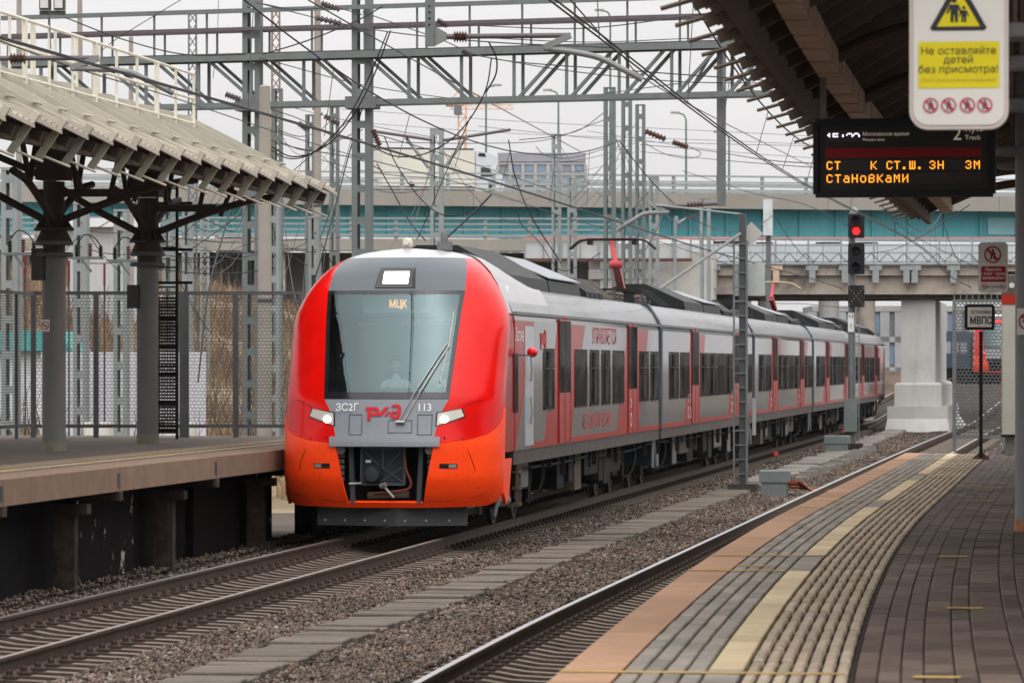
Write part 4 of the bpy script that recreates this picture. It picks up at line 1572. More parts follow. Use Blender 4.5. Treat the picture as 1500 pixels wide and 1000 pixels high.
for sx_ in (-.6, .44):
    q.box(XT1 + sx_ - .05, XT1 + sx_ + .05, py0 + .15, py0 + .6, 5.5, 5.6)
q.build('pantograph_head', M_cable, c)
# second collector on a car far down the train
q = MB()
c = cars_[3]
q.bar((XT1 + .1, 150, 4.3), (XT1, 148.6, 5.0), .15)
q.bar((XT1, 148.6, 5.0), (XT1, 149.5, 5.5), .1)
q.build('pantograph_arm', M_pant, c)
q = MB()
q.tube(curve_pts([(XT1 - 1.05, 149.5, 5.35), (XT1 - .6, 149.5, 5.55), (XT1 + .5, 149.5, 5.55), (XT1 + .95, 149.5, 5.35)]), .035, 6)
q.build('pantograph_head', mat('head_yellow', (.4, .33, .22), .5), c)

# under-nose ladder and pipes on the visible side
q = MB()
for yy_ in (69.05, 69.35):
    q.bar((XT1 + 1.70, yy_, .42), (XT1 + 1.70, yy_, 1.12), .05, .06)
for k in range(3):
    q.box(XT1 + 1.62, XT1 + 1.74, 69.0, 69.4, .45 + k * .26, .49 + k * .26)
q.build('step_ladder', M_under_br, car0)
q = MB()
q.tube(curve_pts([(XT1 + 1.5, 68.2, 1.0), (XT1 + 1.55, 68.3, .7), (XT1 + 1.5, 68.0, .45), (XT1 + 1.5, 67.7, .3)]), .04, 8)
q.tube([(XT1 + 1.3, 67.5, .35), (XT1 + 1.3, 67.5, .9)], .05, 8)
q.lathe([(.10, -.2), (.10, .2)], (XT1 + 1.55, 68.5, .55), 10, 'y')
q.build('air_pipe', M_steel_mid, car0, smooth=True)
# ------------------------------------------------------------------ platform canopies
def prof(d):
    return 5.35 + .72 * d - .07 * d * d
BAY = 1.5
def prof_left(d):
    return 5.82 + .445 * d - .035 * d * d
def canopy(name, label, xf, sgn, y0, y1, under, prof):
    e0 = prof(0)
    t = thing(name, label, 'canopy', (xf(y0), y0, 5.35))
    nb = int((y1 - y0) / BAY)
    ds = [.02, .35, .9, 1.6, 2.4, 3.2, 4.1, 5.14, 6.2, 7.4, 8.6, 9.9]
    ds = ds if not under else ds
    for i in range(nb):
        a = y0 + i * BAY
        b_ = a + BAY
        q = MB()
        up = .10                                     # each sheet laps over the next
        top = [[(xf(a) + sgn * d, a + .03, prof(max(0, d)) + (d if d < 0 else 0) * .6 + up), (xf(b_) + sgn * d, b_ + .05, prof(max(0, d)) + (d if d < 0 else 0) * .6)] for d in ds]
        q.grid(top)
        n0 = len(q.v)
        q.grid([[(x, y, z - .05) for x, y, z in r] for r in top])
        k = len(ds)
        q.f += [(0, 1, n0 + 1, n0)]
        for j in range(k - 1):
            q.f.append((2 * j, n0 + 2 * j, n0 + 2 * j + 2, 2 * j + 2))
            q.f.append((2 * j + 1, 2 * j + 3, n0 + 2 * j + 3, n0 + 2 * j + 1))
        q.build('roof_sheet', M_roofbeige if not under else M_underside, t)
        # corrugations on the sheet end
        q = MB()
        for r in range(1, 5):
            f = r / 5
            for j in range(0, 7):
                p0 = Vector(top[j][0]).lerp(Vector(top[j][1]), f)
                p1 = Vector(top[j + 1][0]).lerp(Vector(top[j + 1][1]), f)
                dz = Vector((0, 0, .02 if not under else -.075))
                q.bar(p0 + dz, p1 + dz, .07, .03 if not under else .06)
        meta(q.build('corrugations', M_roofbeige if not under else M_underside, t), kind='stuff')
        # fin over each lap, ending in a bracket beyond the eave
        q = MB()
        if not under:
            zz = [(2.9, .40), (2.45, .46), (1.3, .24), (.3, .08)]
            pts = [(d, prof(d) + h) for d, h in zz] + [(d, prof(d) - .02) for d, h in zz[::-1]]
            q.prism(pts, (xf(a), a - .035, 0), (sgn, 0, 0), (0, 0, 1), (0, 1, 0), .05)
        if not under:
            q.bar((xf(a) - sgn * .02, a, e0 + .16), (xf(a) + sgn * .34, a, e0 - .36), .06, .10)
        else:
            q.bar((xf(a) + sgn * .55, a, 5.42), (xf(a) + sgn * .02, a, 5.22), .06, .10)
        q.build('roof_fin', M_roofbeige2 if not under else M_brownsteel, t)
        q = MB()
        for k_ in range(1):
            a_ = a + k_ * BAY / 2
            q.tube([(xf(a_) + sgn * .34, a_, e0 - .30), (xf(a_) - sgn * .02, a_ + .3, e0 - .46)] if not under else [(xf(a_) + .5, a_, 5.38), (xf(a_) - .2, a_, 5.19)], .018, 6)
            q.build('eave_rod', M_roofbeige if not under else M_brownsteel, t)
            q = MB()
        q = MB()
        for d in (.75, 1.5):
            q.tube([(xf(a) + sgn * d, a - .18, prof(d) + .16), (xf(a) + sgn * d, a + .32, prof(d) + .16)], .025, 6)
        q.build('snow_guard', M_roofbeige2, t)
    # eave girder
    q = MB()
    for i in range(nb):
        a = y0 + i * BAY
        q.bar((xf(a) + sgn * .30, a, e0 - .10), (xf(a + BAY) + sgn * .30, a + BAY, e0 - .10), .08, .20)
    q.build('eave_beam', mat('eave_brown', (.10, .075, .055), .7, var=.12, scale=3), t)
    return t

YLC0, YLC1 = 39.1, 76.6
XEL = -13.45
can_l = canopy('platform_canopy', 'beige ribbed sheet canopy over the left platform', lambda Y: XEL, -1, YLC0, YLC1 + .1, False, prof_left)
YRC0, YRC1 = 22.0, 74.6
xer = lambda Y: xe(Y) + .30
can_r = canopy('platform_canopy', 'dark brown canopy seen from below over the right platform', xer, 1, YRC0, YRC1, True, prof)

# girders, arched ribs and purlins beneath the right canopy
nbr = int((YRC1 - YRC0) / BAY)
for i in range(nbr):
    a = YRC0 + i * BAY + .75
    q = MB()
    pts = [(xer(a) + d, a, prof(d) - .16) for d in (.1, .6, 1.2, 1.9, 2.6, 3.4, 4.2, 5.1, 6.1, 7.2, 8.4, 9.6)]
    for p0, p1 in zip(pts, pts[1:]):
        q.bar(p0, p1, .09, .15)
    q.build('arched_rib', M_brownsteel, can_r)
    # segment of the box girder running along the eave
    q = MB()
    a0, a1 = YRC0 + i * BAY + .10, YRC0 + (i + 1) * BAY - .10
    q.bar((xer(a0) + .62, a0, 5.44), (xer(a1) + .62, a1, 5.44), .20, .20)
    q.build('box_girder_segment', mat('girder_brown', (.42, .30, .22), .6, var=.14, scale=2, stain=(.2, .14, .11), stain_scale=1.5), can_r)
for d in (.55, .95, 2.1, 2.7, 3.3, 3.9, 4.6, 5.3, 6.2, 7.2):
    q = MB()
    for i in range(nbr):
        a = YRC0 + i * BAY
        q.bar((xer(a) + d, a, prof(d) - .1), (xer(a + BAY) + d, a + BAY, prof(d) - .1), .07, .06)
    q.build('purlin', M_brownsteel, can_r)
for k, Y in enumerate((26.5, 32.5, 38.5, 44.5, 50.5, 56.5, 62.5, 68.5, 73.5)):
    q = MB()
    q.tube(curve_pts([(xer(Y) + .7, Y, 5.50), (xer(Y) + 1.3, Y, 5.72), (xer(Y) + 2.2, Y, 5.80), (xer(Y) + 3.6, Y, 5.55)]), .07, 8)
    q.build('curved_arm', M_brownsteel, can_r, smooth=True)

def station_column(name, label, x, y, zb, group=None, sign=None, braces=True):
    t = thing(name, label, 'column', (x, y, zb), group)
    r = .185
    q = MB()
    q.lathe([(r, zb + .16), (r, 4.42)], (x, y, 0), 24)
    q.build('shaft', M_colgrey, t, smooth=True)
    q = MB()
    q.lathe([(r + .005, zb), (r + .005, zb + .16)], (x, y, 0), 24)
    q.build('base_collar', mat('column_base', (.20, .19, .15), .8, var=.2, scale=5), t, smooth=True)
    q = MB()
    for z in (4.42, 4.60):
        q.lathe([(r + .11, z), (r + .12, z + .02), (r + .12, z + .05), (r + .10, z + .07)], (x, y, 0), 20)
    q.build('flange', M_paintgrey, t, smooth=True)
    q = MB()
    q.lathe([(r - .01, 4.49), (r - .01, 4.60)], (x, y, 0), 20)
    q.lathe([(r + .10, 4.67), (r + .02, 4.83)], (x, y, 0), 20)
    q.build('neck', M_colbrown, t, smooth=True)
    q = MB()
    q.lathe([(r + .13, 4.83), (r + .13, 4.87)], (x, y, 0), 20)
    q.build('cap_flange', M_colbrown, t, smooth=True)
    for k in range(8):
        a = k * math.pi / 4
        q = MB()
        c_, s_ = math.cos(a), math.sin(a)
        q.prism([(r - .02, 4.871), (r + .12, 4.871), (r - .02, 5.08)], (x - s_ * -.008, y - c_ * .008, 0), (c_, s_, 0), (0, 0, 1), (-s_, c_, 0), .016)
        q.build('gusset', M_colbrown, t)
    q = MB()
    q.lathe([(r - .015, 4.87), (r - .015, 5.6)], (x, y, 0), 20)
    q.box(x - .24, x + .24, y - .24, y + .24, 5.62, 6.45)
    q.build('head', M_colbrown, t)
    return t

def brace_set(t, x, y, sgn, spanY):
    """curved struts from a column head to the roof beams"""
    def arm(pts, r=.06):
        q = MB()
        q.tube(curve_pts(pts), r, 8)
        q.build('bracing_arm', M_colbrown, t, smooth=True)
    for dy in (-1, 1):
        arm([(x, y + dy * .15, 5.02), (x, y + dy * spanY * .18, 5.30), (x, y + dy * spanY * .34, 5.55), (x, y + dy * spanY * .5, 5.66)])
        arm([(x, y + dy * .25, 6.35), (x, y + dy * spanY * .2, 6.0), (x, y + dy * spanY * .34, 5.58)])
        for f0, f1 in ((.30, .18), (.30, .44)):
            q = MB()
            q.bar((x, y + dy * spanY * f0, 5.52), (x, y + dy * spanY * f1, 6.5), .07)
            q.build('bracing_strut', M_colbrown, t)
    arm([(x + sgn * .15, y, 5.0), (x + sgn * .9, y, 5.28), (x + sgn * 1.7, y, 5.52), (x + sgn * 2.3, y, 5.62)])
    arm([(x + sgn * .25, y, 6.3), (x + sgn * 1.0, y, 5.95), (x + sgn * 1.75, y, 5.55)])
    arm([(x - sgn * .15, y, 5.0), (x - sgn * 1.0, y, 5.45), (x - sgn * 1.9, y, 6.0), (x - sgn * 2.8, y, 6.4)])
    for dx, z1 in ((1.1, 6.25), (1.6, 6.05)):
        q = MB()
        q.bar((x + sgn * dx * .8, y, 5.28), (x + sgn * dx, y, z1), .07)
        q.build('bracing_strut', M_colbrown, t)
    q = MB()
    q.bar((x - .3, y + .0, 5.42), (x + sgn * 1.2, y, 5.42), .08, .12)
    q.build('bracing_strut', M_colbrown, t)

XCL = -16.1
lab = {0: 'grey canopy column with a no smoking sticker, at the left end of the mesh fence',
       1: 'grey canopy column beside the dark ladder and fence gate'}
for i, px in enumerate((79, 216)):
    Y = yx(px, XCL)
    t = station_column('canopy_column', lab[i], XCL, Y, ZL, 'columns of the left canopy')
    brace_set(t, XCL, Y, 1, 5.2)
    q = MB()
    q.box(XCL - .1, XCL + .1, Y - .28, Y - .2, 4.05 if i == 0 else 3.7, 4.55 if i == 0 else 4.1)
    q.v = [(x - .22, y + .1, z) for x, y, z in q.v]
    q.build('cable_box', M_steel_dark, t)
Y1c = yx(79, XCL)
q = MB()
q.bar((XCL, YLC0, 6.55), (XCL, YLC1, 6.55), .12, .2)
q.build('ridge_beam', M_colbrown, can_l)
q = MB()
q.bar((XCL + 2.2, YLC0, 5.72), (XCL + 2.2, YLC1, 5.72), .1, .14)
q.build('ridge_beam', M_colbrown, can_l)
for i in range(25):
    a = YLC0 + i * BAY + .75
    q = MB()
    pts = [(XEL - d, a, prof_left(d) - .16) for d in (.1, .6, 1.2, 1.9, 2.6, 3.4, 4.2, 5.1, 6.1, 7.2, 8.4, 9.6)]
    for p0, p1 in zip(pts, pts[1:]):
        q.bar(p0, p1, .09, .15)
    q.build('arched_rib', M_colbrown, can_l)
# sticker on the first column
def no_sign(parent, o, ex, ey, nrm, w, h, r, body=None):
    o, ex, ey, nrm = Vector(o), Vector(ex), Vector(ey), Vector(nrm)
    q = MB()
    q.prism([(-w / 2, -h / 2), (w / 2, -h / 2), (w / 2, h / 2), (-w / 2, h / 2)], o, ex, ey, nrm, .004)
    q.build('sign_plate', mat('sticker_white', (.62, .60, .55), .5, var=.04), parent)
    disc_ban(parent, o + nrm * .006, ex, ey, r)

M_banred = mat('ban_red', (.42, .02, .05), .5, var=.03)
M_ink = mat('ink', (.03, .03, .035), .6, var=.03)
def disc_ban(parent, o, ex, ey, r, flip=1, icon='cig'):
    nrm = Vector(ex).cross(Vector(ey)) * .002
    q = MB()
    n = 24
    q.v = [tuple(o + nrm + ex * (rr * math.cos(k * 6.2832 / n)) + ey * (rr * math.sin(k * 6.2832 / n))) for rr in (r, r * .82) for k in range(n)]
    q.f = [(k, (k + 1) % n, n + (k + 1) % n, n + k) for k in range(n)]
    q.build('ban_ring', M_banred, parent)
    q = MB()
    if icon == 'cig':
        q.prism([(-r * .6, -.09 * r), (r * .5, -.09 * r), (r * .5, .09 * r), (-r * .6, .09 * r)], o - nrm * .6, ex, ey, nrm, .5)
    else:
        q.prism([(-.1 * r, .35 * r), (.12 * r, .35 * r), (.14 * r, .58 * r), (0, .68 * r), (-.13 * r, .58 * r)], o - nrm * .6, ex, ey, nrm, .5)
        q.prism([(-.22 * r, .3 * r), (.24 * r, .3 * r), (.42 * r, -.05 * r), (.18 * r, .0), (.32 * r, -.6 * r), (.12 * r, -.6 * r), (0, -.15 * r), (-.2 * r, -.62 * r), (-.38 * r, -.6 * r), (-.15 * r, 0), (-.4 * r, -.08 * r)], o - nrm * .6, ex, ey, nrm, .5)
    q.build('pictogram', M_ink, parent)
    q = MB()
    d = .68 * r
    w = .09 * r
    q.prism([(-d - w, d - w), (-d + w, d + w), (d + w, -d + w), (d - w, -d - w)], o + nrm * .5, ex, ey, nrm, .5)
    q.build('ban_bar', M_banred, parent)

sgn_t = thing('no_smoking_sticker', 'small no smoking sticker on the left canopy column', 'sticker', (XCL, Y1c - .2, 3.3))
no_sign(sgn_t, (XCL - .09, Y1c - .215, zx(79, 477, XCL)), Vector((1, 0, 0)), Vector((0, 0, 1)), Vector((0, -1, 0)), .15, .19, .065)

# right hand columns at the picture edge and further on
for k, (px, Z, lb) in enumerate(((1508, 42.3, 'grey round canopy column cut by the frame at the right platform'),)):
    p = at(px, 780, Z)
    t = thing('canopy_column', lb, 'column', (p.x, p.y, ZP))
    q = MB()
    q.lathe([(.14, ZP + .12), (.14, 5.6)], (p.x, p.y, 0), 24)
    q.build('shaft', M_colgrey, t, smooth=True)
    q = MB()
    q.lathe([(.15, ZP), (.15, ZP + .12)], (p.x, p.y, 0), 24)
    q.build('base_collar', mat('rusty_base', (.25, .12, .06), .8, var=.3, scale=9), t, smooth=True)
    s2 = thing('no_smoking_sticker', 'no smoking sticker on the grey column at the right edge', 'sticker', (p.x, p.y - .15, 3.2))
    no_sign(s2, (p.x - .02, p.y - .15, 2.75 + (532 - 471) / F * Z), Vector((1, 0, 0)), Vector((0, 0, 1)), Vector((0, -1, 0)), .2, .26, .085)

# roof railing on the left canopy
RLZ = .25
rl = thing('roof_railing', 'beige tube railing along the top of the left canopy', 'railing', (-15.5, 52, 6.6))
M_railbeige = mat('railing_beige', (.58, .55, .47), .55, var=.1, scale=3)
for X, zb, yr in ((-15.45, 6.5, (48, 73.5)), (-16.35, 6.8, (48, 70))):
    for h in (.42, .85, 1.28):
        q = MB()
        q.tube([(X, yr[0], zb + h), (X, yr[1], zb + h)], .025, 6)
        q.build('rail_tube', M_railbeige, rl)
    n = int((yr[1] - yr[0]) / 1.45)
    for i in range(n + 1):
        Y = yr[0] + (yr[1] - yr[0]) * i / n
        q = MB()
        q.tube([(X, Y, zb - .15), (X, Y, zb + 1.28)], .025 if i % 3 else .045, 6)
        q.build('rail_post', M_railbeige, rl)

# ladder by the second left column
ld = at(246, 640, 78.5)
t = thing('ladder', 'dark steel ladder rising beside the second left column', 'ladder', (ld.x, ld.y, ZL))
for dx in (-.2, .17):
    q = MB()
    q.bar((ld.x + dx, ld.y, ZL), (ld.x + dx, ld.y, 6.0), .05, .04)
    q.build('stile', M_cable, t)
for i in range(13):
    q = MB()
    q.bar((ld.x - .2, ld.y, ZL + .25 + i * .36), (ld.x + .17, ld.y, ZL + .25 + i * .36), .03)
    q.build('rung', M_cable, t)
q = MB()
q.box(ld.x - .23, ld.x + .17, ld.y + .05, ld.y + .09, ZL + .1, ZL + 2.6)
mesh_later = (t, ld)
for i, z in enumerate((ZL + 2.85, ZL + 3.45, ZL + 4.3)):
    q = MB()
    q.bar((ld.x - .22, ld.y + .02, z), (ld.x + .45, ld.y + .02, z), .05)
    q.build('cage_hoop', M_cable, t)

# ------------------------------------------------------------------ expanded metal fences
M_mesh = mat('fence_mesh', (.11, .113, .113), .55, metal=.2, var=.15, scale=5)
M_fence = mat('fence_frame', (.11, .113, .118), .55, var=.12, scale=4)
def mesh_fence(t, A, B, z0, z1, foot, posts=(), cell=(.075, .062), strand=.0165, frame=M_fence):
    """panel of expanded mesh from A to B"""
    A, B = Vector(A), Vector(B)
    L_ = (B - A).length
    ex = (B - A) / L_
    nrm = Vector((ex.y, -ex.x, 0))
    q = MB()
    q.bar(A + Vector((0, 0, z1)), B + Vector((0, 0, z1)), .06, .06)
    q.bar(A + Vector((0, 0, z0)), B + Vector((0, 0, z0)), .06, .06)
    q.build('fence_rail', frame, t)
    q = MB()
    cx, cz = cell
    nx, nz = int(L_ / cx), int((z1 - z0) / cz)
    for r in range(nz):
        z = z0 + (r + .5) * cz
        n0 = len(q.v)
        for k in range(2 * nx + 1):
            x = k * cx / 2
            dz = (cz * .5 if (k + r) % 2 else 0) - cz * .25
            p = A + ex * x
            q.v += [(p.x, p.y, z + dz - strand / 2), (p.x, p.y, z + dz + strand / 2)]
        for k in range(2 * nx):
            a = n0 + 2 * k
            q.f.append((a, a + 2, a + 3, a + 1))
    meta(q.build('expanded_mesh', M_mesh, t), kind='stuff')
    for f, w in posts:
        p = A + ex * (L_ * f)
        q = MB()
        q.bar((p.x, p.y, foot), (p.x, p.y, z1 + .03), w, .07)
        q.build('fence_post', frame, t)

M_mesh_b = mat('black_mesh', (.02, .02, .018), .7, var=.3, scale=12)
q = MB()
for r in range(44):
    z = ZL + .1 + r * .057
    q.box(ld.x - .23, ld.x + .17, ld.y + .05, ld.y + .06, z, z + (.036 if r % 9 else .075))
for k in range(9):
    q.box(ld.x - .23 + k * .05, ld.x - .215 + k * .05, ld.y + .065, ld.y + .07, ZL + .1, ZL + 2.6)
meta(q.build('ladder_guard', M_mesh_b, mesh_later[0]), kind='stuff')
ft = thing('mesh_fence', 'grey expanded mesh fence with gate across the end of the left platform', 'fence', (at(50, 640, 80).x, at(50, 640, 80).y, ZL))
ZF = 80.2
def fp(px, Z=ZF):
    p = at(px, 600, Z)
    return (p.x, p.y, 0)
zft, zfb = EYE + (532 - 429) * ZF / F, EYE + (532 - 624) * ZF / F
mesh_fence(ft, fp(49), fp(268), zfb, zft, ZL, ((0, .09), (.419, .09), (1, .12)))
mesh_fence(ft, fp(273), fp(441), zfb, zft, ZL, ((0, .09), (.43, .10), (1, .05)))
fb = thing('mesh_fence', 'grey mesh fence panel angled towards the viewer at the left frame edge', 'fence', (at(0, 640, 78).x, at(0, 640, 78).y, ZL))
mesh_fence(fb, fp(-120, 72), fp(47, 80), zfb + .02, zft - .02, ZL, ((.4, .04), (.85, .05),), cell=(.06, .05))
# fence at the end of the right platform
fr_ = thing('mesh_fence', 'light grey expanded mesh barrier at the end of the right platform', 'fence', (at(1397, 660, 80).x, at(1397, 660, 80).y, ZP))
def fq(px):
    p = at(px, 600, 80.6)
    return (p.x, p.y, 0)
mesh_fence(fr_, fq(1398), fq(1492), EYE + (532 - 640) * 80.6 / F, EYE + (532 - 441) * 80.6 / F, ZP, ((0, .07),), cell=(.075, .06), strand=.028, frame=M_steel_mid)
for i in range(11):
    p = Vector(fq(1398 + i * 9))
    q = MB()
    q.bar((p.x, p.y, 3.92), (p.x, p.y, 4.06), .02)
    q.build('spike', M_steel_mid, fr_)

# ------------------------------------------------------------------ boards and signs of the right platform
M_board = mat('display_black', (.012, .011, .014), .35, var=.2, scale=4)
M_face = mat('display_face', (.020, .016, .014), .25, var=.1, scale=4)
M_lcd = mat('display_row', (.035, .03, .028), .35, var=.1, scale=8)
M_lcdred = mat('display_red_band', (.20, .008, .008), .45, var=.05)
M_cream = mat('display_cream', (.62, .55, .45), .5, var=.03, emis=(.75, .66, .52), estr=.25)
M_clock = mat('clock_led', (.7, .7, .8), .4, emis=(.9, .85, 1), estr=2.0)
DZ = 39.0
DO = at(1195, 285, DZ)
dw, dh = 1.60, .655
db = thing('departure_board', 'hanging black departure board with amber text and a red band', 'display', tuple(DO))
EX, EZ, NY = Vector((1, 0, 0)), Vector((0, 0, 1)), Vector((0, -1, 0))
q = MB()
q.box(DO.x, DO.x + dw, DO.y, DO.y + .16, DO.z, DO.z + dh)
q.build('housing', M_board, db)
q = MB()
for a, c_ in (((0, 0), (dw, 0)), ((dw, 0), (dw, dh)), ((dw, dh), (0, dh)), ((0, dh), (0, 0))):
    q.bar((DO.x + a[0], DO.y - .01, DO.z + a[1]), (DO.x + c_[0], DO.y - .01, DO.z + c_[1]), .045, .06)
q.build('bezel', M_board, db)
def D(u, v, k=.003):
    """board coordinates in photo pixels from its left lower corner"""
    return Vector((DO.x + u / 257 * dw, DO.y - k, DO.z + v / 105 * dh))
def panel(u0, u1, v0, v1, m, name, k=.003):
    q = MB()
    a, c_ = D(u0, v0, k), D(u1, v1, k)
    q.box(a.x, c_.x, a.y, a.y + .002, a.z, c_.z)
    q.build(name, m, db)
panel(8, 249, 6, 99, M_face, 'face', .002)
panel(14, 240, 53, 67, M_lcdred, 'red_band', .005)
panel(14, 240, 34, 50, M_lcd, 'text_row', .005)
panel(14, 240, 15, 31, M_lcd, 'text_row', .005)
panel(14, 64, 76, 92, M_lcd, 'clock_panel', .005)
FONT5 = {
    'с': '01110,10001,10000,10000,10000,10001,01110', 'т': '11111,00100,00100,00100,00100,00100,00100', 'к': '10001,10010,10100,11000,10100,10010,10001',
    'ш': '10101,10101,10101,10101,10101,10101,11111', '.': '00000,00000,00000,00000,00000,01100,01100', 'З': '01110,10001,00001,00110,00001,10001,01110',
    'н': '10001,10001,10001,11111,10001,10001,10001', 'м': '10001,11011,10101,10101,10001,10001,10001', 'а': '00000,01110,00001,01111,10001,10001,01111',
    'о': '00000,01110,10001,10001,10001,10001,01110', 'в': '01110,10001,10001,11110,10001,10001,11110', 'и': '10001,10001,10011,10101,11001,10001,10001',
    '1': '00100,01100,00100,00000,00000,00000,00000', '5': '11110,10000,11110,00000,00000,00000,00000', '2': '01110,10001,00001,00000,00000,00000,00000', ':': '00000,00100,00100,00000,00000,00000,00000', ' ': '00000,00000,00000,00000,00000,00000,00000'}
def led(s, u, v, h, adv, m, name):
    q = MB()
    c_ = h / 7
    for ch_ in s:
        if ch_ in FONT5:
            for r, row in enumerate(FONT5[ch_].split(',')):
                for k, bit in enumerate(row):
                    if bit == '1':
                        a, e = D(u + k * c_, v + (6 - r) * c_, .009), D(u + (k + .86) * c_, v + (6 - r + .86) * c_, .009)
                        q.add([(a.x, a.y, a.z), (e.x, a.y, a.z), (e.x, a.y, e.z), (a.x, a.y, e.z)], [(0, 1, 2, 3)])
        u += adv
    meta(q.build(name, m, db), kind='stuff')
led('ст', 16, 36, 12, 11.5, M_led, 'amber_text')
led('к', 80, 36, 12, 11.5, M_led, 'amber_text')
led('ст.ш.', 103, 36, 12, 11, M_led, 'amber_text')
led('Зн', 165, 36, 12, 12, M_led, 'amber_text')
led('Зм', 217, 36, 12, 12.2, M_led, 'amber_text')
led('становками', 16, 17, 12, 12.2, M_led, 'amber_text')
led('15:22', 15, 75, 14, 9.8, M_clock, 'clock_text')
text('Московское время', .045, M_cream, db, D(68, 87, .009), EX, EZ, 'caption', 'LEFT')
text('Moscow time', .036, M_cream, db, D(68, 79, .009), EX, EZ, 'caption', 'LEFT')
text('2', .17, M_cream, db, D(205, 86, .009), EX, EZ, 'track_number')
text('Путь', .075, M_cream, db, D(216, 93, .009), EX, EZ, 'caption', 'LEFT')
text('Track', .06, M_cream, db, D(216, 81, .009), EX, EZ, 'caption', 'LEFT')
q = MB()
for u in (10, 246):
    a = D(u, 106, -.08)
    q.bar((a.x, a.y, a.z), (a.x, a.y, a.z + 2.1), .055)
q.build('hanger', M_colgrey, db)

# warning sign with the triangle, nearest of all
SZ_ = 23.0
SO = at(1332, 190, SZ_)
sw, sh = 143 / F * SZ_ / CT, 262 / F * SZ_
ws = thing('warning_sign', 'white rounded hanging sign with yellow warning triangle about children', 'sign', tuple(SO))
def rrect(w, h, r, n=7):
    pts = []
    for cx, cy, a0 in ((w - r, r, -90), (w - r, h - r, 0), (r, h - r, 90), (r, r, 180)):
        for k in range(n):
            an = R(a0 + 90 * k / (n - 1))
            pts.append((cx + r * math.cos(an), cy + r * math.sin(an)))
    return pts
M_signwhite = mat('sign_white', (.58, .56, .52), .35, var=.04, scale=3)
M_signrim = mat('sign_rim', (.46, .41, .37), .4, var=.05, scale=3)
M_signyel = mat('sign_yellow', (.58, .49, .015), .35, var=.05, scale=3)
q = MB()
q.prism(rrect(sw, sh, .10), SO, EX, EZ, (0, 1, 0), .09)
q.build('sign_body', M_signrim, ws)
q = MB()
q.prism(rrect(sw - .045, sh - .045, .08), SO + EX * .0225 + EZ * .0225 + NY * .006, EX, EZ, (0, 1, 0), .005)
q.build('sign_face', M_signwhite, ws)
def SG(px, py, k=.008):
    return Vector((SO.x + (px - 1332) / 143 * sw, SO.y - k, SO.z + (190 - py) / F * SZ_))
def poly_on(pts, m, name, parent, k, fn):
    q = MB()
    v = [fn(x, y, k) for x, y in pts]
    q.add(v, [tuple(range(len(v)))])
    return q.build(name, m, parent)
poly_on([(1345, 130), (1462, 130), (1462, 62), (1345, 62)], M_signyel, 'yellow_panel', ws, .009, SG)
poly_on([(1362, 42), (1365, 46), (1440, 46), (1444, 42), (1407, -24), (1399, -24)], M_ink, 'triangle_border', ws, .009, SG)
poly_on([(1372, 40), (1434, 40), (1403, -14)], M_signyel, 'triangle', ws, .011, SG)
def figure(cx, by, h, parent, fn, k):
    s = h / 40
    q = MB()
    n0 = 0
    head = [fn(cx + 4.2 * s * math.cos(a), by - 35.5 * s + 4.2 * s * math.sin(a), k) for a in np.linspace(0, 6.28, 12)[:-1]]
    q.add(head, [tuple(range(len(head)))])
    body = [(-7, -29), (7, -29), (13, -15), (10.5, -13.5), (6, -22), (6, 0), (1.2, 0), (.6, -12), (-.6, -12), (-1.2, 0), (-6, 0), (-6, -22), (-10.5, -13.5), (-13, -15)]
    q.add([fn(cx + x * s, by + y * s, k) for x, y in body], [tuple(range(len(body)))])
    q.build('pictogram', M_ink, parent)
figure(1397, 34, 36, ws, SG, .013)
figure(1411, 34, 24, ws, SG, .013)
for ln, py in (('Не оставляйте', 76), ('детей', 89), ('без присмотра!', 103)):
    text(ln, 15.6 / F * SZ_, M_ink, ws, SG(1403, py, .012), EX, EZ, 'lettering')
text("Don't leave children unattended", 8.2 / F * SZ_, mat('faint_gold', (.42, .34, .05), .5), ws, SG(1403, 118, .012), EX, EZ, 'lettering')
for px in (1363, 1389, 1416, 1441):
    disc_ban(ws, SG(px, 155, .010), EX, EZ, 11 / F * SZ_, icon='man')
q = MB()
for u in (.1, sw - .1):
    q.bar((SO.x + u, SO.y + .04, SO.z + sh), (SO.x + u, SO.y + .04, SO.z + sh + 1.1), .03)
q.build('hanger', M_colgrey, ws)

# stop post
PZ = 74.0
po = at(1437, 672, PZ)
sp = thing('stop_sign', 'black post with white stop marker plate on the right platform', 'sign', (po.x, po.y, ZP))
q = MB()
q.bar((po.x, po.y, ZP + .015), (po.x, po.y, 3.3), .06)
q.build('post', M_cable, sp)
q = MB()
q.box(po.x - .14, po.x + .14, po.y - .08, po.y + .08, ZP + .001, ZP + .02)
for s in (-1, 1):
    q.prism([(0, 0), (.12, 0), (0, .1)], (po.x + s * .03, po.y - .01, ZP + .02), (s, 0, 0), (0, 0, 1), (0, 1, 0), .02)
q.build('foot_plate', mat('rust_plate', (.12, .06, .04), .8, var=.3), sp)
mppx = PZ / F
q = MB()
v0 = at(1413, 483, PZ)
q.prism(rrect(44 * mppx, 37 * mppx, .04), (v0.x, po.y - .075, v0.z), EX, EZ, (0, 1, 0), .045)
q.build('plate_frame', M_cable, sp)
q = MB()
q.prism([(0, 0), (35 * mppx, 0), (35 * mppx, 29 * mppx), (0, 29 * mppx)], (v0.x + 4.5 * mppx, po.y - .082, v0.z + 4 * mppx), EX, EZ, (0, 1, 0), .006)
q.build('plate', mat('plate_white', (.66, .64, .58), .5, var=.05), sp)
text('ОСТАНОВКА', .078, M_ink, sp, (po.x, po.y - .086, v0.z + 25.5 * mppx), EX, EZ, 'lettering', sx=.72, off=.0016)
text('МВПС', .17, M_ink, sp, (po.x, po.y - .086, v0.z + 13 * mppx), EX, EZ, 'lettering', sx=.75, off=.005)

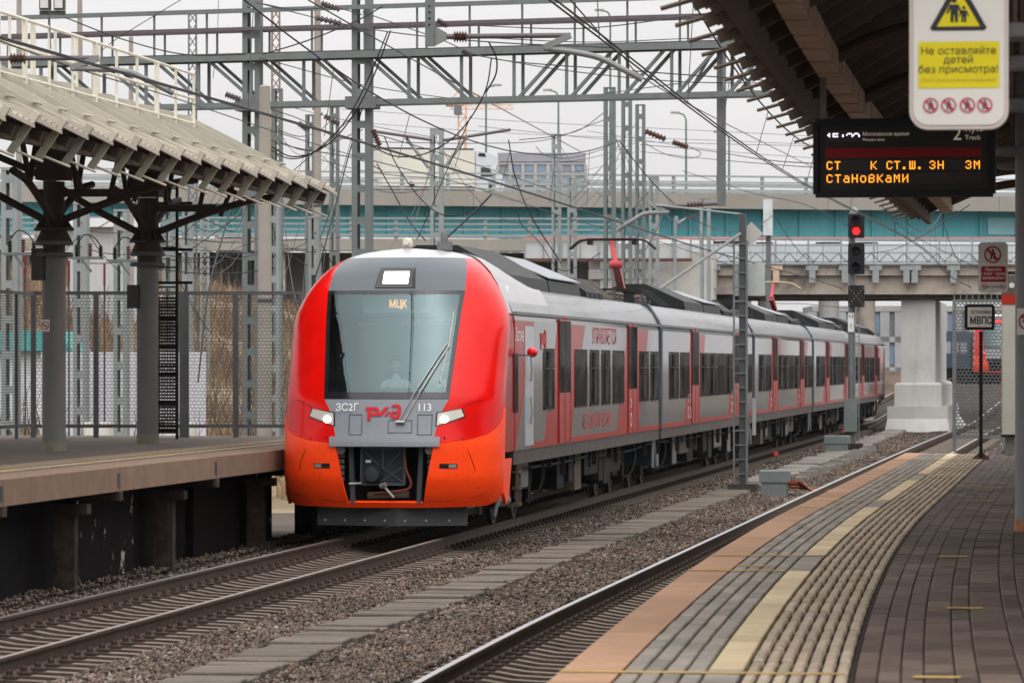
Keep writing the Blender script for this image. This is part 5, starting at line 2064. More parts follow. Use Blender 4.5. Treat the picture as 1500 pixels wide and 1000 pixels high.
# red and white jump warning sign
JZ = 67.0
jo = at(1433, 428, JZ)
k_ = JZ / F
js = thing('warning_sign', 'white and red sign forbidding jumping from the platform, above the stop post', 'sign', tuple(jo))
q = MB()
q.prism(rrect(43 * k_, 73 * k_, .06), jo, EX, EZ, (0, 1, 0), .07)
q.build('sign_body', M_signwhite, js)
def JG(px, py, k=.008):
    return Vector((jo.x + (px - 1433) * k_, jo.y - k, jo.z + (428 - py) * k_))
poly_on([(1437, 413), (1473, 413), (1473, 390), (1437, 390)], mat('sign_red', (.33, .02, .03), .4, var=.04), 'red_panel', js, .004, JG)
disc_ban(js, JG(1454, 373, .004), EX, EZ, 12.5 * k_, icon='man')
for ln, py in (('Прыгать', 395), ('с платформы', 401), ('запрещено', 407)):
    text(ln, 6 * k_, M_white, js, JG(1455, py, .007), EX, EZ, 'lettering')
for px in (1442, 1469):
    disc_ban(js, JG(px, 420, .004), EX, EZ, 4 * k_)
text('Не курить!', 4.5 * k_, M_ink, js, JG(1455.5, 420, .006), EX, EZ, 'lettering')
q = MB()
q.bar((jo.x + 40 * k_, jo.y + .1, jo.z + .3), (jo.x + .9, jo.y + .1, jo.z + .3), .05)
q.bar((jo.x + .9, jo.y + .1, ZP), (jo.x + .9, jo.y + .1, jo.z + 1.0), .09)
q.build('bracket', M_colgrey, js)

# tall pale information pillar
TZ = 77.5
to = at(1468, 636, TZ)
tt = thing('information_pillar', 'tall pale pillar with red band and dark top behind the stop post', 'pillar', (to.x, to.y, ZP))
k_ = TZ / F
q = MB()
q.box(to.x, to.x + 23 * k_, to.y, to.y + .16, to.z, to.z + 190 * k_)
q.build('pillar_body', mat('pillar_cream', (.42, .42, .37), .4, var=.05), tt)
q = MB()
q.box(to.x - .01, to.x + 23 * k_ + .01, to.y - .01, to.y + .17, to.z + 190.2 * k_, to.z + 205 * k_)
q.build('red_band', mat('pillar_red', (.36, .03, .02), .4), tt)
q = MB()
q.box(to.x - .012, to.x + 23 * k_ + .012, to.y - .012, to.y + .172, to.z + 205.2 * k_, to.z + 231 * k_)
q.build('pillar_top', mat('pillar_dark', (.10, .09, .075), .5), tt)
q = MB()
q.box(to.x - .012, to.x - .002, to.y - .01, to.y + .05, to.z, to.z + 190 * k_)
q.build('pillar_trim', mat('pillar_trim', (.45, .22, .08), .5), tt)
q = MB()
q.box(to.x - .02, to.x + 23 * k_ + .02, to.y - .03, to.y + .2, to.z - .05, to.z - .001)
q.build('pillar_base', M_cable, tt)
q = MB()
q.box(to.x + .05, to.x + .22, to.y + .03, to.y + .15, ZP, to.z - .05)
q.build('pillar_leg', M_steel_mid, tt)
q = MB()
q.lathe([(.05, -.014), (.05, .0)], (to.x + 14 * k_, to.y - .013, to.z + 218 * k_), 14, 'y')
q.build('badge', M_signwhite, tt)

# lamps and loudspeakers under the right canopy
for i, (px, py, Z, w, lb) in enumerate(((1487, 48, 24.5, .13, 'topmost pale round canopy lamp at the right frame edge'), (1497, 94, 27, .10, 'second pale canopy lamp from the top at the right edge'),
                                        (1482, 155, 30, .11, 'pale canopy lamp level with the foot of the warning sign'), (1482, 222, 42, .16, 'pale flat canopy lamp beside the departure board'), (1486, 243, 50, .2, 'lowest pale canopy lamp right of the departure board'))):
    p = at(px, py, Z)
    t = thing('canopy_lamp', lb, 'lamp', tuple(p), 'lamps under the right canopy')
    q = MB()
    q.lathe([(.02, .06), (w * .9, .045), (w, .02), (w, -.03), (w * .85, -.045)], tuple(p), 18)
    q.build('lamp_body', M_colgrey, t, smooth=True)
    q = MB()
    q.tube([(p.x, p.y, p.z + .05), (p.x, p.y, min(prof(p.x - xer(p.y)) - .2, p.z + 3.))], .012, 6)
    q.build('lamp_rod', M_brownsteel, t)
# ------------------------------------------------------------------ hillside, bridges and the road behind
CR = Vector((CT, ST, 0))
CF = Vector((-ST, CT, 0))
M_straw = mat('dry_hillside', (0.2108, 0.155, 0.0961), .95, var=.35, scale=.5, col2=(0.2604, 0.1984, 0.1302), bump=.8, bscale=3, stain=(0.1054, 0.0744, 0.0496), stain_scale=.35, stain_amt=.8)
def hill_z(Z, lat):
    z = np.interp(Z, [92, 100, 130, 165, 184, 188, 300], [-.45, .8, 3.0, 5.6, 6.75, 6.9, 6.9])
    return z
q = MB()
rows = []
hr = random.Random(5)
for Z in list(np.linspace(92, 188, 40)) + [230, 300]:
    r = []
    for lat in np.linspace(-70, -2.2 - .0 * Z, 46):
        edge = np.interp(lat, [-16, -9, -2.2], [1, .75, .0])     # runs down towards the track
        p = CR * lat + CF * Z
        if p.x > -15.5:
            edge = 0
        r.append((p.x, p.y, -.46 + (hill_z(Z, lat) + .45) * edge + hr.gauss(0, .06) * edge))
    rows.append(r)
q.grid(rows)
meta(q.build('embankment', M_straw, smooth=True), 'dry straw coloured embankment behind the left platform fence', 'embankment', kind='structure')

def hz(lat, Z):
    e = np.interp(lat, [-16, -9, -2.2], [1, .75, .0])
    return -.46 + (hill_z(Z, lat) + .45) * e
def grass(name, n, zr, lr, hgt, w, cols, seed, label):
    g_ = np.random.default_rng(seed)
    Zs = zr[0] + g_.random(n) * (zr[1] - zr[0])
    ls = lr[0] + g_.random(n) * (lr[1] - lr[0])
    clump = np.sin(ls * 1.7 + Zs * .4) + np.sin(ls * .6 - Zs * .23 + 1) + g_.normal(0, .6, n)
    keep = clump > -.5
    Zs, ls = Zs[keep], ls[keep]
    n = len(Zs)
    e = np.interp(ls, [-16, -9, -2.2], [1, .75, .0])
    zz = -.46 + (np.interp(Zs, [92, 100, 130, 165, 184, 188, 300], [-.45, .8, 3.0, 5.6, 6.75, 6.9, 6.9]) + .45) * e
    bx_, by_ = ls * CT - Zs * ST, ls * ST + Zs * CT
    h = hgt * (.4 + g_.random(n))
    an = g_.random(n) * 6.28
    lean = g_.normal(0, .28, (n, 2)) * h[:, None]
    v = np.zeros((n, 4, 3), np.float32)
    dx, dy = np.cos(an) * w, np.sin(an) * w
    v[:, 0] = np.stack([bx_ - dx, by_ - dy, zz - .1], -1)
    v[:, 1] = np.stack([bx_ + dx, by_ + dy, zz - .1], -1)
    v[:, 2] = np.stack([bx_ + lean[:, 0] + dx * .3, by_ + lean[:, 1] + dy * .3, zz + h], -1)
    v[:, 3] = np.stack([bx_ + lean[:, 0] - dx * .3, by_ + lean[:, 1] - dy * .3, zz + h], -1)
    me = bpy.data.meshes.new(name)
    me.vertices.add(n * 4)
    me.vertices.foreach_set('co', v.reshape(-1))
    me.loops.add(n * 4)
    me.loops.foreach_set('vertex_index', np.arange(n * 4, dtype=np.int32))
    me.polygons.add(n)
    me.polygons.foreach_set('loop_start', np.arange(0, n * 4, 4, dtype=np.int32))
    me.polygons.foreach_set('loop_total', np.full(n, 4, np.int32))
    me.update(calc_edges=True)
    me.materials.append(island_mat(name + '_mat', cols, .95))
    meta(link(name, me), label, name.replace('_', ' '), kind='stuff')
grass('dry_grass', 42000, (95, 184), (-22, -3.2), .38, .035, [(.25, .18, .105), (.34, .255, .155), (.18, .125, .075), (.29, .21, .13)], 11, 'straw coloured dry grass covering the embankment')
grass('bare_brushwood', 9000, (100, 184), (-22, -4.2), 1.15, .016, [(.12, .08, .06), (.19, .13, .10), (.09, .06, .05), (.24, .19, .155)], 12, 'bare brown twigs and weeds growing on the embankment')

def span(mb, A, B, z0, z1, d0, d1):
    """box along the ground line A-B, from d0 to d1 behind it"""
    A, B = Vector((A[0], A[1], 0)), Vector((B[0], B[1], 0))
    e = (B - A).normalized()
    n = Vector((-e.y, e.x, 0))
    v = [A + n * d0, B + n * d0, B + n * d1, A + n * d1]
    return mb.add([(p.x, p.y, z) for z in (z0, z1) for p in v], [(0, 3, 2, 1), (4, 5, 6, 7), (0, 1, 5, 4), (1, 2, 6, 5), (2, 3, 7, 6), (3, 0, 4, 7)])

A0, B0 = at(-420, 0, 197), at(1950, 0, 218)
M_turq = mat('turquoise_girder', (.085, .30, .335), .55, var=.08, scale=.4, stain=(.06, .20, .22), stain_scale=1.1, stain_amt=.55, stretch=(1, 1, .15))
M_turq_lt = mat('turquoise_panel', (.20, .38, .40), .55, var=.08, scale=.6)
M_fascia = mat('fascia_concrete', (0.2666, 0.2511, 0.2232), .85, var=.08, scale=.5, stain=(0.2356, 0.2046, 0.1674), stain_scale=.8, stretch=(1, 1, .3))
M_railgrey = mat('bridge_rail', (.30, .325, .32), .5, metal=.3, var=.1, scale=2)
hb = thing('road_bridge', 'long road bridge with turquoise steel girder and pale concrete edge across the background', 'bridge', (A0.x, A0.y, 0))
def bpt(f, d=0.):
    p = Vector((A0.x, A0.y, 0)).lerp(Vector((B0.x, B0.y, 0)), f)
    e = (Vector((B0.x, B0.y, 0)) - Vector((A0.x, A0.y, 0))).normalized()
    return p + Vector((-e.y, e.x, 0)) * d
NF = 9
for i in range(NF):
    q = MB()
    span(q, bpt(i / NF) + Vector((.02, 0, 0)), bpt((i + 1) / NF), 10.28, 11.02, 0, .5)
    q.build('edge_fascia', M_fascia, hb)
q = MB()
span(q, bpt(0), bpt(1), 10.35, 10.95, .51, 13)
q.build('deck', M_conc, hb)
NG = 7
for i in range(NG):
    q = MB()
    span(q, bpt(i / NG) + Vector((.03, 0, 0)), bpt((i + 1) / NG), 8.95, 10.34, 1.0, 1.3)
    q.build('girder_panel', M_turq, hb)
q = MB()
span(q, bpt(0), bpt(1), 8.80, 8.94, .75, 1.6)
q.build('girder_flange', mat('flange_grey', (.25, .33, .35), .5, var=.1), hb)
for f in np.linspace(.02, .98, 42):
    q = MB()
    a = bpt(f)
    c_ = bpt(f + .0016)
    span(q, a, c_, 8.95, 10.33, .88, .995)
    q.build('girder_stiffener', M_turq, hb)
for f0 in (.775, .815, .855, .90):
    q = MB()
    span(q, bpt(f0), bpt(f0 + .034), 9.15, 10.0, .93, .97)
    q.build('repair_panel', M_turq_lt, hb)
for z, w in ((11.86, .09), (11.58, .07), (11.36, .07), (11.12, .1)):
    q = MB()
    a, c_ = bpt(0, .2), bpt(1, .2)
    q.bar((a.x, a.y, z), (c_.x, c_.y, z), w, w)
    q.build('guard_rail', M_railgrey, hb)
for i in range(36):
    a = bpt(i / 35 * .98 + .01, .26)
    q = MB()
    q.box(a.x - .09, a.x + .09, a.y - .06, a.y + .06, 10.95, 11.84)
    q.build('guard_post', M_railgrey, hb)
# second rail on the far side and a middle barrier
for d, zz in ((12.7, (11.95, 11.6)), (6.5, (11.75, 11.45))):
    for z in zz:
        q = MB()
        a, c_ = bpt(0, d), bpt(1, d)
        q.bar((a.x, a.y, z), (c_.x, c_.y, z), .12, .10)
        q.build('guard_rail', M_steel_pale, hb)
# round piers
for f in (.03, .17, .31, .62):
    a = bpt(f, 3.5)
    q = MB()
    q.lathe([(.95, -.5), (.95, 8.8)], (a.x, a.y, 0), 20)
    q.build('pier', M_conc_white, hb, smooth=True)

# lower deck in front of it on the left
A1, B1 = at(-350, 0, 189), at(905, 0, 192)
lv = thing('lower_viaduct', 'low pale concrete viaduct with steel barriers below the turquoise bridge', 'viaduct', (A1.x, A1.y, 0))
q = MB()
span(q, A1, B1, 7.75, 8.28, 0, .4)
q.build('edge_fascia', M_fascia, lv)
q = MB()
span(q, A1, B1, 7.9, 8.2, .41, 7)
q.build('deck', M_conc, lv)
q = MB()
span(q, A1, B1, 2.0, 7.74, 3.0, 3.3)
q.build('back_wall', mat('grey_wall', (.10, .10, .095), .9, var=.2, scale=.5), lv)
for z in (9.2, 8.95, 8.7, 8.45):
    q = MB()
    q.bar((A1.x, A1.y + .2, z), (B1.x, B1.y + .2, z), .08)
    q.build('guard_rail', M_steel_pale, lv)
e1 = Vector((B1.x - A1.x, B1.y - A1.y, 0))
for i in range(20):
    p = Vector((A1.x, A1.y, 0)) + e1 * (i / 19.)
    q = MB()
    q.box(p.x - .07, p.x + .07, p.y + .22, p.y + .34, 8.2, 9.22)
    q.build('guard_post', M_steel_pale, lv)
for i in range(9):
    p = Vector((A1.x, A1.y, 0)) + e1 * ((i + .4) / 9)
    q = MB()
    q.box(p.x - .12, p.x + .12, p.y + .9, p.y + 1.2, 5.8, 7.75)
    q.build('pier', M_conc, lv)

# block wall (abutment)
aw = thing('abutment_wall', 'white block retaining wall behind the pantograph', 'wall', tuple(at(865, 500, 188)))
bw, bh = 1.45, .42
for r in range(13):
    for c_ in range(5):
        a = at(862 + (c_ + (r % 2) * .5) * 34, 0, 188.5)
        q = MB()
        z = 7.7 - (r + 1) * bh
        q.cbox(a.x, a.x + 34 / F * 188.5 - .03, a.y, a.y + .6, z, z + bh - .03, .02)
        q.build('block', M_conc_white, aw)
q = MB()
p = at(862, 0, 188.7)
q.box(p.x, p.x + 5.5, p.y + .15, p.y + 1.5, -.5, 7.65)
q.build('wall_core', M_conc, aw)
# panel barrier on top
nbp = thing('noise_barrier', 'pale panelled barrier with a pink top pipe above the block wall', 'barrier', tuple(at(770, 380, 187.5)))
for i in range(9):
    a, c_ = at(770 + i * 27, 0, 187.6), at(796 + i * 27, 0, 187.6)
    q = MB()
    span(q, a, c_, 7.30, 7.97, 0, .06)
    q.build('barrier_panel', mat('barrier_pale', (.45, .47, .47), .4, var=.1, scale=1), nbp)
q = MB()
a, c_ = at(768, 0, 187.5), at(1014, 0, 187.5)
q.bar((a.x, a.y, 8.18), (c_.x, c_.y, 8.18), .09)
q.build('top_pipe', mat('pink_pipe', (.50, .22, .20), .5, var=.1), nbp)
q = MB()
q.bar((a.x, a.y - .1, 7.25), (c_.x, c_.y - .1, 7.25), .14)
q.build('base_beam', mat('dark_rust', (.10, .05, .045), .7, var=.2), nbp)
for i in range(10):
    a = at(769 + i * 27, 0, 187.4)
    q = MB()
    q.bar((a.x, a.y, 7.2), (a.x, a.y, 8.2), .07)
    q.build('barrier_post', M_steel_pale, nbp)

# railway overbridge on white piers at the right
A2, B2 = at(1004, 0, 190), at(1900, 0, 190)
rbz = thing('rail_overbridge', 'weathered concrete beam bridge with lattice walkway over the tracks', 'bridge', (A2.x, A2.y, 0))
q = MB()
span(q, A2, B2, 5.80, 6.62, .35, 7)
q.build('main_beam', M_conc_old, rbz)
q = MB()
span(q, A2, B2, 6.63, 7.05, .1, 7)
q.build('deck_slab', M_conc_old, rbz)
q = MB()
span(q, A2, B2, 7.06, 7.14, -.1, 1.2)
q.build('walkway_deck', M_steel_pale, rbz)
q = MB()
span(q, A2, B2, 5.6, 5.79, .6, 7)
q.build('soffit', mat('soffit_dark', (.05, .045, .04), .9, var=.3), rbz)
for px in (1008, 1046, 1094, 1137, 1190, 1238, 1283, 1328, 1340, 1397, 1450):
    a = at(px, 0, 189.9)
    q = MB()
    q.box(a.x - .14, a.x + .14, a.y - .12, a.y + .3, 6.3, 7.05)
    q.box(a.x - .28, a.x + .28, a.y - .13, a.y + .3, 6.85, 7.051)
    q.build('bracket', M_steel_pale if px % 3 else mat('rusty_bracket', (.45, .33, .24), .7, var=.3), rbz)
for z, m_ in ((8.28, mat('pink_pipe', (.5, .22, .2))), (7.95, M_steel_pale), (7.62, M_steel_pale), (7.22, M_steel_pale)):
    q = MB()
    a, c_ = at(1004, 0, 189.8), at(1700, 0, 189.8)
    q.bar((a.x, a.y, z), (c_.x, c_.y, z), .07)
    q.build('walkway_rail', m_, rbz)
for i in range(14):
    a, c_ = at(1006 + i * 40, 0, 193.5), at(1045 + i * 40, 0, 193.5)
    q = MB()
    span(q, a, c_, 7.12, 8.12, 0, .06)
    q.build('screen_panel', mat('screen_pale', (.36, .40, .42), .5, var=.1, scale=.8), rbz)
for i in range(13):
    a = at(1040 + i * 48, 0, 189.8)
    q = MB()
    q.bar((a.x, a.y, 7.1), (a.x, a.y, 8.3), .08)
    q.build('walkway_post', M_steel_pale, rbz)
for i in range(50):
    a, c_ = at(1036 + i * 12, 0, 189.75), at(1036 + (i + 1) * 12, 0, 189.75)
    z0, z1 = (7.24, 7.6) if i % 2 else (7.6, 7.24)
    q = MB()
    q.bar((a.x, a.y, z0), (c_.x, c_.y, z1), .045)
    q.build('lattice_bar', M_steel_mid, rbz)
def white_pier(px, Z, label, w=50):
    a = at(px, 628, Z)
    t = thing('bridge_pier', label, 'pier', (a.x, a.y, -.3))
    k = Z / F
    hw = w / 2 * k
    q = MB()
    q.cbox(a.x - hw, a.x + hw, a.y, a.y + 15, 1.9, 5.62, .06)
    q.build('shaft', M_conc_white, t)
    q = MB()
    q.cbox(a.x - hw * 1.36, a.x + hw * 1.36, a.y - .5, a.y + 15.4, .85, 1.9, .1)
    q.build('plinth', M_conc_white, t)
    q = MB()
    x0, x1, y0, y1 = a.x - hw * 1.75, a.x + hw * 1.75, a.y - .9, a.y + 15.8
    q.add([(x0 - .12, y0 - .4, -.4), (x1 + .12, y0 - .4, -.4), (x1 + .5, y1, -.4), (x0 - .12, y1, -.4), (x0, y0, .3), (x1, y0, .3), (x1, y1, .3), (x0, y1, .3), (x0, y0, .849), (x1, y0, .849), (x1, y1, .849), (x0, y1, .849)],
          [(0, 1, 5, 4), (1, 2, 6, 5), (2, 3, 7, 6), (3, 0, 4, 7), (4, 5, 9, 8), (5, 6, 10, 9), (6, 7, 11, 10), (7, 4, 8, 11), (8, 9, 10, 11)])
    q.build('footing', M_conc_white, t)
    q = MB()
    q.box(a.x - hw * .9, a.x - hw * .2, a.y + .3, a.y + 1.2, 5.625, 5.79)
    q.box(a.x + hw * .2, a.x + hw * .9, a.y + .3, a.y + 1.2, 5.625, 5.79)
    q.build('bearing', mat('rust_bearing', (.22, .09, .06), .8, var=.3), t)
white_pier(1345, 191, 'white stepped concrete bridge pier standing between the tracks')
# pale round columns glimpsed beneath the bridge
for px, w, lb in ((1214, 15, 'short pale round column under the bridge, left of the signal'), (1120, 10, 'thin brown round column under the bridge behind the mast'), (1268, 14, 'blue-grey round column under the bridge right of the signal')):
    a = at(px, 500, 215)
    t = thing('bridge_column', lb, 'column', (a.x, a.y, -.4))
    q = MB()
    q.lathe([(w / F * 215, -.4), (w / F * 215, 7.9)], (a.x, a.y, 0), 18)
    q.build('shaft', M_conc_white if px == 1214 else M_conc_old, t, smooth=True)
    q = MB()
    q.lathe([(w / F * 215 * 1.3, 7.9), (w / F * 215 * 1.3, 8.79)], (a.x, a.y, 0), 18)
    q.build('capital', M_conc, t)

# ------------------------------------------------------------------ lorry, buildings, crane, street lamps beyond
LZ = 207.0
lo = at(588, 281, LZ)
k_ = LZ / F
lorry = thing('lorry', 'white box lorry driving to the right along the road bridge', 'lorry', (lo.x, lo.y, 10.95))
M_lw = mat('lorry_white', (.44, .455, .48), .35, var=.03, scale=1)
M_lc = mat('lorry_cream', (.50, .485, .43), .5, var=.05, scale=.7)
DX = (Vector((B0.x, B0.y, 0)) - Vector((A0.x, A0.y, 0))).normalized()
DN = Vector((-DX.y, DX.x, 0))
LB = Vector((lo.x, lo.y, 0)) + DN * 4.0
def lbox(name, m, u0, u1, z0, z1, d0=0., d1=2.3, poly=None):
    q = MB()
    pts = poly or [(u0, z0), (u1, z0), (u1, z1), (u0, z1)]
    q.prism([(u * k_, z) for u, z in pts], LB + DN * d0, DX, (0, 0, 1), DN, d1 - d0)
    return q.build(name, m, lorry)
lbox('cargo_box', M_lc, 0, 143, 11.45, 13.25)
lbox('roof_edge', M_cable, 2, 141, 13.26, 13.33)
cab_p = [(144, 11.25), (186, 11.25), (190, 11.6), (186, 12.0), (176, 12.35), (168, 12.45), (160, 12.48), (144, 12.48)]
cb_ = lbox('cab', M_lw, 0, 0, 0, 0, poly=cab_p)
lbox('wind_deflector', M_lw, 0, 0, 0, 0, poly=[(144, 12.49), (172, 12.49), (180, 12.7), (176, 12.95), (164, 13.12), (150, 13.2), (144, 13.2)])
lbox('deflector_window', M_blackgloss, 0, 0, 0, 0, d0=-.02, d1=-.001, poly=[(148, 12.95), (160, 12.92), (158, 13.1), (149, 13.12)])
lbox('side_window', M_sideglass, 0, 0, 0, 0, d0=-.02, d1=-.001, poly=[(152, 11.95), (172, 11.95), (165, 12.38), (152, 12.4)])
lbox('windscreen', M_sideglass, 0, 0, 0, 0, d0=.1, d1=2.2, poly=[(176.5, 12.36), (186.5, 12.02), (187.0, 12.03), (177.0, 12.38)])
lbox('chassis', M_dark, 5, 150, 11.2, 11.44, .2, 2.1)
for u in (38, 160):
    q = MB()
    c_ = LB + DX * (u * k_)
    q.lathe([(.38, 0), (.40, .05), (.40, .25), (.2, .28)], (c_.x, c_.y + .05, 11.33), 16, 'y')
    q.build('wheel', M_cable, lorry, smooth=True)

def building(name, label, px0, px1, py0, Z, rows_, cols, wall, wcol, fl_h, roofh=0.):
    A, B = at(px0, 532, Z), at(px1, 532, Z)
    w = (B - A).length
    t = thing(name, label, 'building', (A.x, A.y, 0))
    H = EYE + (532 - py0) * Z / F
    e = (B - A).normalized()
    n = Vector((-e.y, e.x, 0))
    q = MB()
    span(q, A, B, -1, H, .35, 14)
    q.build('wall', wcol, t)
    for r in range(rows_ + 1):
        q = MB()
        z = H - r * fl_h
        span(q, A, B, z - .55, z, 0, .34)
        q.build('floor_slab', wall, t)
    for c_ in range(cols + 1):
        p = A + (B - A) * (c_ / cols)
        q = MB()
        q.prism([(-.45, 0), (.45, 0), (.45, H - .6), (-.45, H - .6)], (p.x, p.y, 0) , e, (0, 0, 1), n, .33)
        q.build('facade_pier', wall, t)
    for r in range(rows_):
        for c_ in range(cols):
            if (r * 7 + c_ * 3) % 5 == 0:
                continue
            p = A + (B - A) * ((c_ + .22) / cols)
            ww = w / cols * .56
            q = MB()
            span(q, p, p + e * ww, H - (r + 1) * fl_h + .35, H - r * fl_h - .75, .30, .349)
            q.build('window', mat('far_window', (.18, .25, .34), .3, var=.2, scale=.1), t)
    return t
BZ = 1150
tb = building('apartment_block', 'unfinished concrete apartment block with blue openings right of the lorry', 729, 858, 238, BZ, 5, 7, mat('block_wall', (.36, .34, .33), .8, var=.1, scale=.05), mat('block_inner', (.20, .22, .26), .8, var=.3, scale=.08), 2.75)
A, B = at(729, 532, BZ), at(858, 532, BZ)
q = MB()
span(q, A, B, EYE + (532 - 237) * BZ / F, EYE + (532 - 224) * BZ / F, -.2, 14)
q.build('roof_formwork', mat('formwork_blue', (.24, .245, .275), .7, var=.3, scale=.1), tb)

CZ = 900.
cr_ = thing('tower_crane', 'orange tower crane far away above the bridge', 'crane', tuple(at(677, 300, CZ)))
M_crane = mat('crane_orange', (.60, .25, .06), .6, var=.1)
b0 = at(677, 300, CZ)
def tower(t, name, a, b_, w, m, seg):
    """lattice boom"""
    a, b_ = Vector(a), Vector(b_)
    d = (b_ - a).normalized()
    s = d.cross(Vector((0, 1, 0)) if abs(d.y) < .9 else Vector((1, 0, 0))).normalized() * w / 2
    q = MB()
    for k in (-1, 1):
        q.bar(a + s * k, b_ + s * k, w * .14)
    n = seg
    for i in range(n):
        p0, p1 = a.lerp(b_, i / n), a.lerp(b_, (i + 1) / n)
        k = 1 if i % 2 else -1
        q.bar(p0 + s * k, p1 - s * k, w * .10)
    return q.build(name, m, t)
tower(cr_, 'mast', b0, at(677, 150, CZ), 1.6, M_crane, 14)
tower(cr_, 'jib', at(660, 157, CZ), at(752, 157, CZ), .9, M_crane, 16)
q = MB()
q.bar(at(653, 152, CZ), at(664, 152, CZ), 2.0, 1.2)
q.build('counterweight', mat('crane_brown', (.35, .16, .10), .7), cr_)
q = MB()
a = at(677, 160, CZ)
q.box(a.x - 1.6, a.x - .2, a.y - 1, a.y + 1, a.z - 1.2, a.z + .8)
q.build('operator_cab', M_steel_mid, cr_)
q = MB()
q.bar(at(677, 148, CZ), at(677, 128, CZ), .5)
q.bar(at(677, 129, CZ), at(656, 150, CZ), .18)
q.bar(at(677, 129, CZ), at(735, 155, CZ), .18)
q.build('tie_bars', M_crane, cr_)

def street_lamp(px, py, Z, label, arm=-1, pole_m=M_steel_mid):
    p = at(px, py, Z)
    t = thing('street_lamp', label, 'lamp', (p.x, p.y, 10.9), 'street lamps along the road bridge')
    q = MB()
    q.tube([(p.x, p.y, 10.9), (p.x, p.y, p.z - .25)], [.07, .045], 8)
    q.tube(curve_pts([(p.x, p.y, p.z - .25), (p.x + arm * .15, p.y, p.z), (p.x + arm * .55, p.y, p.z + .1)]), .045, 6)
    q.build('pole', pole_m, t, smooth=True)
    q = MB()
    q.box(p.x + arm * .55 - .22, p.x + arm * .55 + .22, p.y - .14, p.y + .14, p.z + .05, p.z + .15)
    q.build('lamp_head', mat('lamp_cream', (.26, .25, .22), .6), t)
M_green = mat('green_pole', (.10, .17, .14), .5, var=.1)
street_lamp(712, 128, 216, 'street lamp above the lorry, right of the crane', 1, M_green)
street_lamp(818, 135, 216, 'green street lamp over the apartment block', -1, M_green)
street_lamp(894, 18, 214, 'tallest street lamp, rising above the gantry truss', -1, M_green)
street_lamp(1005, 168, 216, 'street lamp between the gantry posts near the dark canopy', -1, M_green)
street_lamp(1068, 196, 214, 'short dark pole lamp close to the hanging post', -1, M_green)
for px, py, lb in ((830, 210, 'cream double lamp on the mast over the bridge rail'),):
    p = at(px, py, 170)

# turquoise roofed shed and white sheeting behind the left fence
sd = thing('shed', 'white shed with a turquoise roof behind the left fence', 'shed', tuple(at(50, 640, 104)))
a, c_ = at(-60, 0, 106), at(78, 0, 106)
q = MB()
span(q, a, c_, .6, 3.05, 0, 4)
q.build('wall', mat('shed_white', (.62, .64, .66), .7, var=.12, scale=1.2), sd)
c2_ = at(104, 0, 106)
q = MB()
e = (Vector(c_) - Vector(a))
e.z = 0
L_ = e.length
e.normalize()
q.prism([(-.3, 3.06), (L_ + .55, 3.06), (L_ + .1, 3.55), (-.3, 3.55)], (a.x, a.y - .3, 0), e, (0, 0, 1), Vector((-e.y, e.x, 0)), 4.5)
q.build('roof', mat('shed_roof', (.08, .32, .31), .6, var=.1), sd)
shw = thing('sheet_wall', 'white corrugated sheet wall behind the left fence', 'wall', tuple(at(80, 640, 103)))
for i in range(14):
    a, c_ = at(60 + i * 17.3, 0, 103), at(76.8 + i * 17.3, 0, 103)
    q = MB()
    span(q, a, c_, .5, 3.02, 0, .04)
    q.build('wall_sheet', mat('sheet_white', (.50, .50, .54), .6, var=.08, scale=1.2), shw)
for i, (px0, px1, lb) in enumerate(((123, 160, 'cream cabinet glimpsed under the fence between the two columns'), (240, 262, 'white cabinet glimpsed under the fence gate'), (276, 285, 'narrow white post block under the fence right of the gate'))):
    a, c_ = at(px0, 648, 90), at(px1, 648, 90)
    t = thing('equipment_cabinet', lb, 'cabinet', (a.x, a.y, .6))
    q = MB()
    span(q, a, c_, -.4, 1.52, 0, .7)
    q.build('cabinet_body', mat('cabinet_cream', (.60, .57, .50), .6, var=.06), t)
    q = MB()
    span(q, Vector(a) + Vector((.05, -.01, 0)), Vector(c_) + Vector((-.05, -.01, 0)), .2, 1.45, -.012, -.002)
    q.build('cabinet_door', mat('cabinet_cream2', (.63, .60, .54), .6, var=.06), t)
# pale ground level building with a corrugated wall beyond the equipment
a, c_ = at(100, 0, 150), at(215, 0, 150)
kb = thing('substation', 'long white corrugated hut seen between the two left columns', 'building', (a.x, a.y, 3))
q = MB()
span(q, a, c_, 2.0, EYE + (532 - 333) * 150 / F, 0, 5)
q.build('wall', mat('hut_white', (.42, .42, .43), .7, var=.08, scale=1.5, stretch=(6, 6, .2)), kb)
q = MB()
span(q, Vector(a) - DX * .3, Vector(c_) + DX * .3, EYE + (532 - 333) * 150 / F + .004, EYE + (532 - 320) * 150 / F, -.4, 5)
q.build('roof', mat('hut_roof', (.60, .60, .60), .6, var=.05), kb)
# rear of another train beyond the bridge
FT = at(1462, 0, 300)
ftr = thing('electric_train', 'red and dark blue train standing far away behind the mesh barrier', 'train', (FT.x, FT.y, 1.1))
q = MB()
q.box(FT.x - 1.7, FT.x + 1.7, FT.y + 2.4, FT.y + 60, 2.9, 5.5)
fc = q.build('car', mat('far_blue', (.05, .07, .10), .4, var=.2), ftr)
build_nose((FT.x, FT.y, 1.6), fc, detail=False, lit=False)
q = MB()
q.box(FT.x - 1.6, FT.x + 1.6, FT.y + 1.2, FT.y + 60, 1.2, 2.89)
q.build('underframe', M_dark, fc)
FT2 = at(1388, 0, 330)
ft2 = thing('electric_train', 'dark blue coaches glimpsed between the white pier and the mesh barrier', 'train', (FT2.x, FT2.y, 1.1))
q = MB()
q.box(FT2.x - 1.7, FT2.x + 1.7, FT2.y, FT2.y + 80, 2.4, 5.2)
f2 = q.build('car', mat('far_blue', (.05, .07, .10), .4), ft2)
